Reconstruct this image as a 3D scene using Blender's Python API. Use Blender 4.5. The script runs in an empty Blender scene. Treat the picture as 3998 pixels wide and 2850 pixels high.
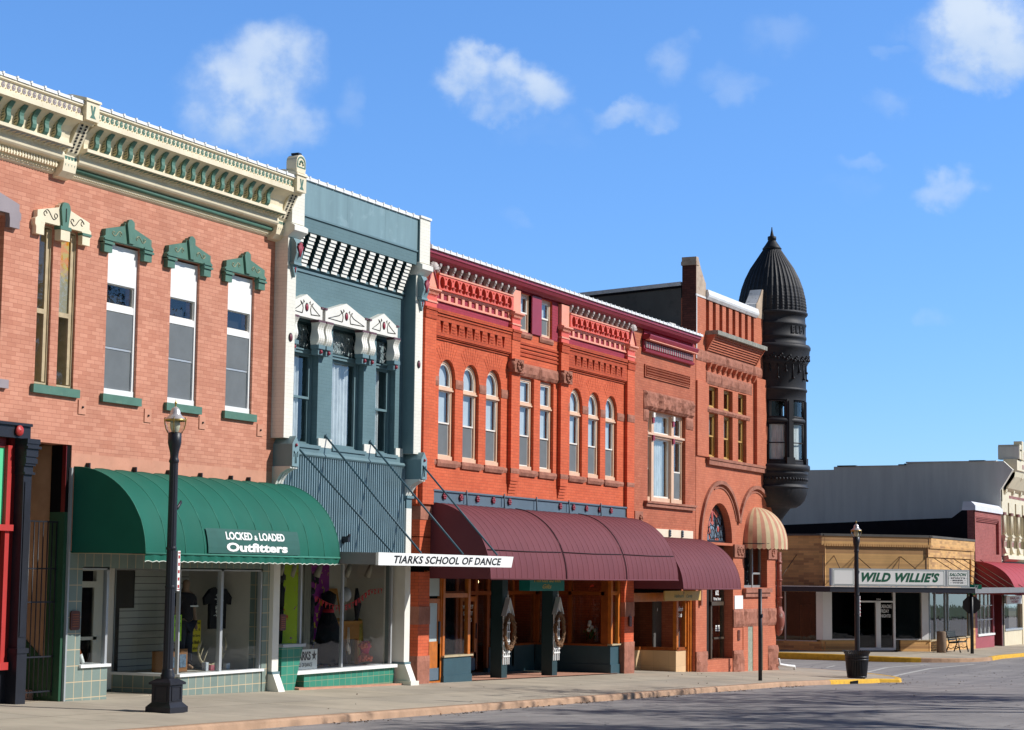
import bpy, math, random
from mathutils import Vector, Matrix, noise
from mathutils.geometry import tessellate_polygon
random.seed(7)
SC = bpy.context.scene
COL = SC.collection
R = math.radians
# ------------------------------------------------------------------ camera
cam = bpy.data.objects.new('camera', bpy.data.cameras.new('camera'))
COL.objects.link(cam)
cam.data.sensor_width = 36.0
cam.data.lens = 7579.0 / 3998.0 * 36.0
cam.data.clip_start = 0.5
cam.data.clip_end = 3000
cam.matrix_world = Matrix(((0.43654669, -0.10120851, -0.89397082, 0),
                           (-0.89961049, -0.03661161, -0.43515578, 0),
                           (0.01131175, 0.99419134, -0.10703091, 0),
                           (0, 0, 0, 1)))
SC.camera = cam
SC.view_settings.view_transform = 'Standard'
SC.view_settings.look = 'None'
SC.view_settings.exposure = 0.0
SC.view_settings.gamma = 1.0
SC.cycles.max_bounces = 8
SC.cycles.transparent_max_bounces = 16
SC.cycles.caustics_reflective = False
SC.cycles.caustics_refractive = False
# ------------------------------------------------------------------ sun
SUN_TO = Vector((0.50, -1.0, 0.82)).normalized()
sun = bpy.data.objects.new('sun', bpy.data.lights.new('sun', 'SUN'))
COL.objects.link(sun)
sun.data.energy = 4.8
sun.data.angle = R(0.5)
sun.data.color = (1.0, 0.96, 0.91)
sun.location = SUN_TO * 60
sun.rotation_euler = SUN_TO.to_track_quat('Z', 'Y').to_euler()


# ------------------------------------------------------------------ node helper
class NT:
    def __init__(s, tree):
        s.t = tree
        s.n = tree.nodes
        s.l = tree.links

    def new(s, typ, **kw):
        n = s.n.new(typ)
        for k, v in kw.items():
            setattr(n, k, v)
        return n

    def put(s, sock, v):
        if isinstance(v, bpy.types.NodeSocket):
            s.l.new(v, sock)
        elif v is not None:
            sock.default_value = v

    def math(s, op, a, b=0.0, c=None, clamp=False):
        n = s.new('ShaderNodeMath', operation=op, use_clamp=clamp)
        s.put(n.inputs[0], a)
        s.put(n.inputs[1], b)
        if c is not None:
            s.put(n.inputs[2], c)
        return n.outputs[0]

    def vmath(s, op, a, b=None):
        n = s.new('ShaderNodeVectorMath', operation=op)
        s.put(n.inputs[0], a)
        if b is not None:
            s.put(n.inputs[1], b)
        return n.outputs['Value'] if op in ('DOT_PRODUCT', 'LENGTH') else n.outputs[0]

    def noise(s, vec, scale, detail=4.0, rough=0.55, dist=0.0, color=False):
        n = s.new('ShaderNodeTexNoise')
        s.put(n.inputs['Vector'], vec)
        n.inputs['Scale'].default_value = scale
        n.inputs['Detail'].default_value = detail
        n.inputs['Roughness'].default_value = rough
        n.inputs['Distortion'].default_value = dist
        return n.outputs['Color'] if color else n.outputs['Fac']

    def mix(s, fac, a, b, blend='MIX'):
        n = s.new('ShaderNodeMix', data_type='RGBA', blend_type=blend)
        n.clamp_factor = True
        s.put(n.inputs[0], fac)
        s.put(n.inputs[6], a)
        s.put(n.inputs[7], b)
        return n.outputs[2]

    def ramp(s, fac, lo, hi, a=0.0, b=1.0, smooth=True):
        n = s.new('ShaderNodeMapRange')
        n.interpolation_type = 'SMOOTHSTEP' if smooth else 'LINEAR'
        s.put(n.inputs[0], fac)
        for i, v in enumerate((lo, hi, a, b)):
            s.put(n.inputs[i + 1], v)
        return n.outputs[0]

    def comb(s, x, y, z=0.0):
        n = s.new('ShaderNodeCombineXYZ')
        for i, v in enumerate((x, y, z)):
            s.put(n.inputs[i], v)
        return n.outputs[0]

    def sep(s, v):
        n = s.new('ShaderNodeSeparateXYZ')
        s.put(n.inputs[0], v)
        return n.outputs


def lin(c, k=1.0):
    out = []
    for x in c[:3]:
        x = x / 255.0
        out.append(k * (x / 12.92 if x <= 0.04045 else ((x + 0.055) / 1.055) ** 2.4))
    return tuple(out) + (1.0,)


# ------------------------------------------------------------------ sky
world = bpy.data.worlds.new('World')
SC.world = world
world.use_nodes = True
W = NT(world.node_tree)
W.n.clear()
sky = W.new('ShaderNodeTexSky', sky_type='NISHITA')
sky.sun_disc = False
sky.sun_elevation = R(36.3)
sky.sun_rotation = R(153.4)
sky.altitude = 300
sky.air_density = 1.0
sky.dust_density = 0.0
sky.ozone_density = 4.0
tc = W.new('ShaderNodeTexCoord')
dirv = tc.outputs['Generated']
elev = W.sep(dirv)[2]
gain = W.mix(W.ramp(elev, 0.0, 0.34, smooth=False), (0.80, 1.13, 1.70, 1), (1.10, 1.55, 2.02, 1))
gain = W.mix(W.ramp(elev, 0.36, 0.62), gain, (0.42, 0.47, 0.52, 1))
# away from the view the sky is a duller, more neutral blue
gain = W.mix(W.ramp(W.vmath('DOT_PRODUCT', dirv, (0.894, 0.435, 0.0)), 0.35, -0.25), gain, (0.60, 0.60, 0.60, 1))
skycol = W.mix(1.0, sky.outputs[0], gain, 'MULTIPLY')
# clouds live on the sky dome: a fixed tangent plane of directions (axis A, right U, up V)
A = Vector((0.894, 0.4352, 0.107))
Uv = Vector((0.4365, -0.8996, 0.0113))
Vv = Vector((0.1012, 0.0366, -0.9942)) * -1
da = W.vmath('DOT_PRODUCT', dirv, tuple(A))
inv = W.math('DIVIDE', 1.0, W.math('MAXIMUM', da, 0.05))
cu = W.math('MULTIPLY', W.vmath('DOT_PRODUCT', dirv, tuple(Uv)), inv)
cv = W.math('MULTIPLY', W.vmath('DOT_PRODUCT', dirv, tuple(Vv)), inv)
uv = W.comb(cu, cv)
warp = W.vmath('SCALE', W.vmath('SUBTRACT', W.noise(uv, 30, 5, 0.55, color=True), (0.5, 0.5, 0.5)))
warp.node.inputs['Scale'].default_value = 0.040
uvw = W.sep(W.vmath('ADD', uv, warp))
fine = W.noise(uv, 40, 6, 0.55)
CLOUDS = [  # u, v, half-width, half-height, strength (tangent units)
    (-0.138, 0.140, .036, .026, 1.0), (-0.122, 0.158, .026, .022, .9), (-0.118, 0.125, .024, .020, .8),
    (-0.152, 0.132, .022, .018, .6),
    (-0.022, 0.151, .022, .015, 1.0), (0.004, 0.142, .030, .017, 1.0), (-0.002, 0.130, .018, .011, .8),
    (0.058, 0.131, .020, .008, .62), (0.071, 0.134, .012, .008, .5), (0.084, 0.160, .013, .012, .5), (0.115, 0.147, .020, .009, .36),
    (0.118, 0.139, .012, .011, .40), (0.137, 0.172, .022, .013, .34), (0.243, 0.171, .040, .025, 1.35), (0.236, 0.152, .026, .013, .9),
    (0.226, 0.091, .020, .009, .62), (0.180, 0.102, .016, .005, .4), (0.176, 0.091, .018, .006, .2),
    (0.218, 0.028, .014, .008, .34), (0.193, 0.134, .014, .009, .4), (0.001, 0.074, .010, .005, .25),
    (-0.084, 0.135, .010, .016, .35), (0.020, 0.118, .03, .01, .2), (0.197, 0.163, .012, .004, .3),
]
acc = None
lift = None
for (u, v, a, b, k) in CLOUDS:
    du = W.math('MULTIPLY', W.math('SUBTRACT', uvw[0], u), 1.25 / a)
    dv = W.math('MULTIPLY', W.math('SUBTRACT', uvw[1], v), 1.25 / b)
    d2 = W.math('ADD', W.math('MULTIPLY', du, du), W.math('MULTIPLY', dv, dv))
    m = W.ramp(d2, 2.3, 0.0, 0.0, k)
    acc = m if acc is None else W.math('MAXIMUM', acc, m)
    t = W.math('MULTIPLY', m, dv)
    lift = t if lift is None else W.math('ADD', lift, t)
den = W.math('MULTIPLY', acc, W.ramp(fine, 0.30, 0.64, 0.45, 1.0))
front = W.ramp(da, 0.3, 0.5)
den = W.math('MULTIPLY', W.ramp(den, 0.02, 1.2, 0.0, 0.86), front)
ccol = W.mix(W.ramp(W.math('ADD', lift, W.math('MULTIPLY', W.math('SUBTRACT', fine, 0.5), 1.5)), -1.0, 1.0), (5.4, 6.9, 9.2, 1), (7.6, 8.6, 9.8, 1))
bg = W.new('ShaderNodeBackground')
W.put(bg.inputs[0], W.mix(den, skycol, ccol))
bg.inputs[1].default_value = 0.10
W.l.new(bg.outputs[0], W.new('ShaderNodeOutputWorld').inputs[0])


# ------------------------------------------------------------------ materials
def new_mat(name):
    m = bpy.data.materials.new(name)
    m.use_nodes = True
    n = NT(m.node_tree)
    p = m.node_tree.nodes['Principled BSDF']
    return m, n, p


def pos(n):
    return n.new('ShaderNodeNewGeometry').outputs['Position']


def plain(name, col, rough=0.6, metal=0.0, var=0.16, scale=2.5, bump=0.0, bscale=30.0, spec=0.4, wear=None, wamt=0.5, streak=False):
    """painted or bare surface: colour with uneven dirt, optional worn patches"""
    m, n, p = new_mat(name)
    c = lin(col)
    P = pos(n)
    if streak:
        x, y, z = n.sep(P)
        P2 = n.comb(n.math('ADD', x, y), n.math('MULTIPLY', z, 0.12), 0.0)
        f = n.noise(P2, scale * 3, 5, 0.6)
    else:
        f = n.noise(P, scale, 6, 0.6)
    dark = tuple(x * (1 - var) for x in c[:3]) + (1,)
    lite = tuple(min(1, x * (1 + var * 0.5)) for x in c[:3]) + (1,)
    colr = n.mix(n.ramp(f, 0.25, 0.75), dark, lite)
    if wear:
        w = n.noise(P, scale * 2.3, 8, 0.7, 0.4)
        colr = n.mix(n.math('MULTIPLY', n.ramp(w, 0.56, 0.66), wamt), colr, lin(wear))
    n.put(p.inputs['Base Color'], colr)
    p.inputs['Roughness'].default_value = rough
    p.inputs['Metallic'].default_value = metal
    p.inputs['Specular IOR Level'].default_value = spec
    if bump:
        b = n.new('ShaderNodeBump')
        b.inputs['Strength'].default_value = bump
        b.inputs['Distance'].default_value = 0.02
        n.put(b.inputs['Height'], n.noise(P, bscale, 6, 0.6))
        n.l.new(b.outputs[0], p.inputs['Normal'])
    return m


def brick(name, c1, c2, mortar, bw=0.215, rh=0.0715, ms=0.006, rough=0.8, bump=0.35, offset=0.5, var=0.18, stain=None, samt=0.5, bias=0.0, swirl=0.004, sscale=0.9):
    m, n, p = new_mat(name)
    P = pos(n)
    x, y, z = n.sep(P)
    v = n.comb(n.math('ADD', x, y), z, 0.0)
    if swirl:
        w = n.vmath('SCALE', n.vmath('SUBTRACT', n.noise(v, 9, 3, color=True), (0.5, 0.5, 0.5)))
        w.node.inputs['Scale'].default_value = swirl * 2
        v = n.vmath('ADD', v, w)
    b = n.new('ShaderNodeTexBrick')
    b.offset = offset
    n.put(b.inputs['Vector'], v)
    b.inputs['Color1'].default_value = lin(c1)
    b.inputs['Color2'].default_value = lin(c2)
    b.inputs['Mortar'].default_value = lin(mortar)
    b.inputs['Scale'].default_value = 1.0
    b.inputs['Mortar Size'].default_value = ms
    b.inputs['Mortar Smooth'].default_value = 0.25
    b.inputs['Bias'].default_value = bias
    b.inputs['Brick Width'].default_value = bw
    b.inputs['Row Height'].default_value = rh
    f = n.noise(P, sscale, 7, 0.62)
    k = n.ramp(f, 0.3, 0.7, 1 - var, 1 + var * 0.4)
    col = n.vmath('SCALE', b.outputs['Color'])
    n.put(col.node.inputs['Scale'], k)
    if stain:
        s = n.noise(n.comb(n.math('ADD', x, y), n.math('MULTIPLY', z, 0.35), 0.0), sscale * 1.7, 8, 0.68)
        col = n.mix(n.math('MULTIPLY', n.ramp(s, 0.53, 0.72), samt), col, lin(stain))
    n.put(p.inputs['Base Color'], col)
    p.inputs['Roughness'].default_value = rough
    p.inputs['Specular IOR Level'].default_value = 0.25
    bp = n.new('ShaderNodeBump')
    bp.inputs['Strength'].default_value = bump
    bp.inputs['Distance'].default_value = 0.012
    h = n.math('ADD', n.math('SUBTRACT', 1.0, b.outputs['Fac']), n.math('MULTIPLY', n.noise(P, 60, 3), 0.5))
    n.put(bp.inputs['Height'], h)
    n.l.new(bp.outputs[0], p.inputs['Normal'])
    return m


def glass(name, tint=(0.86, 0.9, 0.9), refl=1.0, ior=1.5):
    m, n, p = new_mat(name)
    n.n.remove(p)
    tr = n.new('ShaderNodeBsdfTransparent')
    tr.inputs[0].default_value = tint + (1,)
    gl = n.new('ShaderNodeBsdfGlossy')
    gl.inputs['Roughness'].default_value = 0.015
    gl.inputs['Color'].default_value = (refl, refl, refl, 1)
    bp = n.new('ShaderNodeBump')
    bp.inputs['Strength'].default_value = 0.10
    bp.inputs['Distance'].default_value = 0.02
    n.put(bp.inputs['Height'], n.noise(pos(n), 2.2, 2))
    n.l.new(bp.outputs[0], gl.inputs['Normal'])
    lw = n.new('ShaderNodeLayerWeight')
    lw.inputs[0].default_value = 0.5
    fr = n.math('ADD', 0.05, n.math('MULTIPLY', n.math('POWER', lw.outputs['Facing'], 4.2), 0.95))
    mx = n.new('ShaderNodeMixShader')
    n.put(mx.inputs[0], fr)
    n.l.new(tr.outputs[0], mx.inputs[1])
    n.l.new(gl.outputs[0], mx.inputs[2])
    n.l.new(mx.outputs[0], n.n['Material Output'].inputs[0])
    return m


def glow(name, col, s):
    m, n, p = new_mat(name)
    p.inputs['Base Color'].default_value = lin(col)
    p.inputs['Emission Color'].default_value = lin(col)
    p.inputs['Emission Strength'].default_value = s
    return m


def asphalt_mat():
    m, n, p = new_mat('asphalt')
    P = pos(n)
    x, y, z = n.sep(P)
    big = n.noise(P, 0.35, 6, 0.6)
    fine_ = n.noise(P, 45, 3, 0.7)
    streak = n.noise(n.comb(n.math('MULTIPLY', x, 0.06), n.math('MULTIPLY', y, 1.6), 0.0), 1.0, 6, 0.65)
    c = n.mix(n.ramp(big, 0.3, 0.7), lin((133, 130, 130)), lin((158, 153, 150)))
    c = n.mix(n.math('MULTIPLY', n.ramp(streak, 0.42, 0.62), 0.45), c, lin((112, 110, 113)))
    c = n.mix(n.math('MULTIPLY', n.ramp(fine_, 0.35, 0.7), 0.35), c, lin((178, 172, 166)))
    vo = n.new('ShaderNodeTexVoronoi', feature='DISTANCE_TO_EDGE')
    n.put(vo.inputs['Vector'], n.vmath('ADD', P, n.vmath('SCALE', n.noise(P, 0.8, 4, color=True))))
    vo.inputs['Scale'].default_value = 0.32
    c = n.mix(n.math('MULTIPLY', n.ramp(vo.outputs['Distance'], 0.008, 0.0), 0.55), c, lin((70, 68, 70)))
    n.put(p.inputs['Base Color'], c)
    p.inputs['Roughness'].default_value = 0.9
    p.inputs['Specular IOR Level'].default_value = 0.2
    b = n.new('ShaderNodeBump')
    b.inputs['Strength'].default_value = 0.5
    b.inputs['Distance'].default_value = 0.01
    n.put(b.inputs['Height'], fine_)
    n.l.new(b.outputs[0], p.inputs['Normal'])
    return m


def walk_mat():
    m, n, p = new_mat('sidewalk_concrete')
    P = pos(n)
    x, y, z = n.sep(P)
    b = n.new('ShaderNodeTexBrick')
    b.offset = 0.0
    n.put(b.inputs['Vector'], n.comb(x, n.math('SUBTRACT', y, 16.7), 0.0))
    b.inputs['Color1'].default_value = lin((190, 178, 158))
    b.inputs['Color2'].default_value = lin((178, 168, 152))
    b.inputs['Mortar'].default_value = lin((112, 102, 92))
    b.inputs['Scale'].default_value = 1.0
    b.inputs['Mortar Size'].default_value = 0.011
    b.inputs['Brick Width'].default_value = 2.9
    b.inputs['Row Height'].default_value = 2.15
    c = b.outputs['Color']
    big = n.noise(P, 0.7, 7, 0.65)
    c2 = n.vmath('SCALE', c)
    n.put(c2.node.inputs['Scale'], n.ramp(big, 0.28, 0.72, 0.80, 1.08))
    c3 = n.mix(n.math('MULTIPLY', n.ramp(n.noise(P, 3.5, 8, 0.7), 0.56, 0.72), 0.35), c2, lin((140, 128, 112)))
    n.put(p.inputs['Base Color'], c3)
    p.inputs['Roughness'].default_value = 0.88
    p.inputs['Specular IOR Level'].default_value = 0.25
    bp = n.new('ShaderNodeBump')
    bp.inputs['Strength'].default_value = 0.25
    bp.inputs['Distance'].default_value = 0.01
    n.put(bp.inputs['Height'], n.noise(P, 40, 5, 0.6))
    n.l.new(bp.outputs[0], p.inputs['Normal'])
    return m


SALMON = brick('salmon_painted_brick', (212, 151, 126), (194, 131, 107), (176, 112, 92), ms=0.004, bump=0.35, var=0.10, stain=(184, 118, 96), samt=0.6)
SALMON_FLAT = plain('salmon_plaster', (208, 148, 122), 0.75, var=0.12, wear=(190, 122, 98), bump=0.2, bscale=12)
BLUEBRICK = brick('blue_grey_painted_brick', (102, 130, 137), (99, 127, 134), (90, 117, 124), ms=0.003, bump=0.35, var=0.1)
BLUEPAINT = plain('blue_grey_paint', (104, 132, 139), 0.55, var=0.14, scale=1.6)
BLUEMETAL = plain('blue_grey_sheet_metal', (122, 150, 156), 0.5, var=0.16, scale=1.0, streak=True, wear=(150, 175, 182), wamt=0.35)
CORR = plain('corrugated_blue_metal', (128, 152, 160), 0.42, metal=0.0, var=0.12, spec=0.5)
WHITEBRICK = brick('white_painted_brick', (236, 234, 222), (232, 230, 218), (212, 210, 200), ms=0.003, bump=0.3, var=0.06)
WHITE = plain('white_paint', (234, 232, 222), 0.5, var=0.06)
VINYL = plain('white_vinyl', (240, 241, 240), 0.4, var=0.03)
CREAM = plain('cream_paint', (236, 224, 194), 0.55, var=0.12, scale=1.5, wear=(205, 190, 155), wamt=0.35)
CREAMDK = plain('aged_gold_paint', (190, 178, 142), 0.6, var=0.2, scale=6, wear=(110, 110, 90), wamt=0.4)
GREENTRIM = plain('green_trim_paint', (84, 124, 108), 0.55, var=0.16, scale=4, wear=(130, 150, 120), wamt=0.25)
BLUETRI = plain('faded_blue_paint', (140, 156, 164), 0.6, var=0.12)
GREYLINTEL = plain('grey_lintel_paint', (152, 142, 146), 0.6, var=0.12)
ORANGEBRICK = brick('orange_red_brick', (216, 106, 70), (204, 94, 60), (164, 80, 60), ms=0.004, bump=0.3, var=0.12, stain=(186, 78, 54), samt=0.4, bias=-0.2)
CORBELBRICK = brick('weathered_orange_brick', (196, 88, 54), (184, 78, 48), (120, 56, 42), ms=0.005, bump=0.3, var=0.16, stain=(160, 90, 66), samt=0.5)
TANBRICK = brick('dull_red_brick', (190, 112, 84), (178, 100, 74), (142, 84, 66), ms=0.004, bump=0.3, var=0.14, stain=(176, 104, 82), samt=0.5)
TURRETBRICK = brick('smooth_red_brick', (200, 120, 90), (190, 110, 82), (168, 96, 76), ms=0.004, bump=0.2, var=0.12, stain=(186, 122, 98), samt=0.4)
DARKREDBRICK = brick('dark_red_brick', (168, 98, 92), (150, 84, 80), (178, 122, 114), ms=0.006, bump=0.3, var=0.12)
DARKBRICK = brick('dark_brick', (112, 66, 58), (92, 54, 48), (70, 44, 40), ms=0.006, bump=0.3, var=0.2)  # darker brick for the left pedestal and behind the hood courses
SALOONBRICK = brick('mixed_buff_brick', (228, 180, 118), (134, 92, 76), (200, 164, 116), bw=0.46, rh=0.105, ms=0.005, bump=0.2, var=0.14, bias=-0.45)
MAROON = plain('maroon_paint', (152, 50, 68), 0.5, var=0.1)
MAROONBRICK = brick('maroon_painted_brick', (162, 60, 78), (154, 54, 72), (126, 44, 60), ms=0.004, bump=0.3, var=0.1)
CORAL = plain('coral_paint', (226, 100, 80), 0.55, var=0.08)
PINK = plain('pink_salmon_paint', (236, 160, 134), 0.55, var=0.08)
DKMAROON = plain('dark_maroon_paint_and_shade', (96, 20, 30), 0.6, var=0.1)
SILVER = plain('silver_grey_paint', (186, 176, 172), 0.55, var=0.3, scale=9, wear=(120, 80, 84), wamt=0.5)
BROWNSTONE = plain('brownstone', (168, 114, 96), 0.9, var=0.3, scale=3.0, bump=0.9, bscale=9, spec=0.2, wear=(128, 84, 70), wamt=0.5)
STEELBEAM = plain('slate_painted_steel', (94, 110, 122), 0.5, var=0.1)
TEAL = plain('teal_slate_paint', (54, 84, 94), 0.5, var=0.12)
TEALDK = plain('dark_teal_paint_and_shade', (36, 62, 66), 0.5, var=0.12)
OAK = plain('varnished_oak', (196, 112, 40), 0.4, var=0.25, scale=5, spec=0.5)
OAKDK = plain('dark_varnished_wood', (150, 78, 30), 0.4, var=0.25, scale=5)
TAN = plain('tan_window_paint', (226, 188, 158), 0.5, var=0.1)
SASHWHITE = plain('white_sash_paint', (236, 230, 220), 0.45, var=0.05)
OCHRE = plain('ochre_window_paint', (196, 158, 92), 0.55, var=0.12)
OLDCREAM = plain('weathered_cream_wood', (190, 172, 138), 0.65, var=0.2, scale=6, wear=(160, 140, 110), wamt=0.5)
BLACKPAINT = plain('black_painted_iron', (34, 36, 44), 0.42, var=0.2, scale=5, bump=0.1, bscale=60)
TURRETMETAL = plain('black_pressed_metal', (38, 40, 46), 0.6, var=0.25, scale=3, spec=0.35, wear=(62, 56, 52), wamt=0.5)
REDPAINT = plain('red_paint', (186, 58, 54), 0.45, var=0.1)
DKREDPAINT = plain('deep_red_paint', (110, 24, 26), 0.45, var=0.1)
GREENPANEL = plain('mint_green_panel', (92, 208, 152), 0.4, var=0.05)
TILEGREY = brick('grey_green_tile', (134, 150, 142), (124, 140, 134), (206, 186, 152), bw=0.235, rh=0.27, ms=0.008, offset=0.0, bump=0.25, rough=0.35, var=0.1, swirl=0)
TILEGREEN = brick('sea_green_tile', (66, 146, 124), (56, 132, 112), (150, 158, 128), bw=0.235, rh=0.17, ms=0.006, offset=0.0, bump=0.25, rough=0.3, var=0.1, swirl=0)
TILEPINK = plain('worn_pink_paving', (196, 146, 122), 0.8, var=0.15, scale=5)
BEIGEPANEL = brick('beige_stone_panel', (224, 192, 150), (214, 180, 140), (190, 160, 126), bw=0.5, rh=0.9, ms=0.004, offset=0, bump=0.15, var=0.08, swirl=0)
AWNGREEN = plain('green_awning_canvas', (22, 98, 82), 0.72, var=0.1, scale=1.2, spec=0.25)
AWNGREENDK = plain('green_awning_patch', (40, 92, 84), 0.72, var=0.1, scale=4)
AWNMAROON = plain('maroon_awning_canvas', (112, 60, 66), 0.7, var=0.08, scale=1.4, spec=0.25)
AWNRIB = plain('green_seam_highlight', (58, 132, 114), 0.7)  # lighter green puts the highlight along the seams into their colour
AWNSEAM = plain('dark_awning_seam', (44, 20, 26), 0.8)
AWNRED = plain('red_awning_canvas', (172, 62, 70), 0.7, var=0.08)
STRIPEA = plain('terracotta_stripe_canvas', (198, 142, 116), 0.8, var=0.14, scale=3)
STRIPEB = plain('cream_stripe_canvas', (210, 192, 152), 0.8, var=0.14, scale=3)
PIPING = plain('white_piping', (214, 222, 210), 0.7)
GREYPLASTER = plain('grey_rendered_wall', (226, 222, 210), 0.9, var=0.12, scale=0.6, bump=0.15, bscale=3, streak=True)
GREYRENDER = plain('dark_grey_render', (96, 94, 90), 0.9, var=0.2, scale=0.8, wear=(70, 70, 68))
BLACKWALL = plain('near_black_wall', (28, 28, 34), 0.95, var=0.2, spec=0.1)  # near-black tone, also carrying the shade of the small shop's side wall
OLDWHITE = plain('peeling_white_coating', (226, 226, 226), 0.7, var=0.2, scale=3, wear=(150, 150, 152), wamt=0.6)
RUSTED = plain('rust_stained_metal', (190, 170, 150), 0.7, var=0.25, scale=3, wear=(150, 88, 50), wamt=0.75)
IVORY = plain('ivory_pressed_metal', (226, 216, 188), 0.55, var=0.1, scale=2)
BLACK = plain('black_lettering', (22, 24, 26), 0.6, var=0.0)
GREENLET = plain('green_lettering', (22, 92, 66), 0.5, var=0.0)
WHITELET = plain('white_lettering', (240, 240, 236), 0.5, var=0.0)
REDLET = plain('red_lettering', (170, 36, 36), 0.5, var=0.0)
SIGNWHITE = plain('white_sign_face', (244, 244, 240), 0.4, var=0.03)
ALU = plain('brushed_aluminium', (186, 190, 192), 0.35, metal=0.3, var=0.06)
CANOPYDK = plain('dark_canopy_metal', (44, 46, 56), 0.45, var=0.1)
CANOPYGREY = plain('grey_canopy_metal', (128, 126, 126), 0.5, var=0.1)
ROD = plain('blue_grey_rod', (66, 96, 108), 0.5)
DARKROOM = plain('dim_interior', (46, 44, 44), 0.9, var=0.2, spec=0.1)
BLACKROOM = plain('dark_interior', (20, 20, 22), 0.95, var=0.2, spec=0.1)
PALEROOM = plain('pale_interior_wall', (214, 206, 192), 0.8, var=0.06)
SLAT = brick('white_slatwall', (226, 224, 216), (222, 220, 212), (118, 116, 112), bw=50.0, rh=0.13, ms=0.008, offset=0, bump=0.1, var=0.05, swirl=0)
CURTAIN = plain('white_lace_curtain', (226, 230, 232), 0.9, var=0.2, scale=7, streak=True)
BLIND = plain('pale_window_shade', (200, 206, 212), 0.85, var=0.06)
SCREEN = plain('grey_insect_screen', (112, 118, 122), 0.8, var=0.1, scale=3, spec=0.15)
GLASS = glass('window_glass')
GLASSDK = glass('dark_window_glass', (0.45, 0.47, 0.48))
ASPHALT = asphalt_mat()
WALK = walk_mat()
KERB = plain('kerb_concrete', (186, 152, 124), 0.9, var=0.25, scale=2.0, bump=0.4, bscale=18, wear=(160, 120, 92), wamt=0.6)
YELLOWKERB = plain('yellow_kerb_paint', (226, 176, 52), 0.8, var=0.2, scale=4, wear=(160, 126, 70), wamt=0.7)
LINEPAINT = plain('worn_road_paint', (200, 198, 192), 0.8, var=0.2, scale=9, wear=(150, 147, 144), wamt=0.8)
GRASS = plain('lawn', (70, 86, 44), 0.95, var=0.3, scale=3)


# ------------------------------------------------------------------ mesh builder
WP = {}


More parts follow.
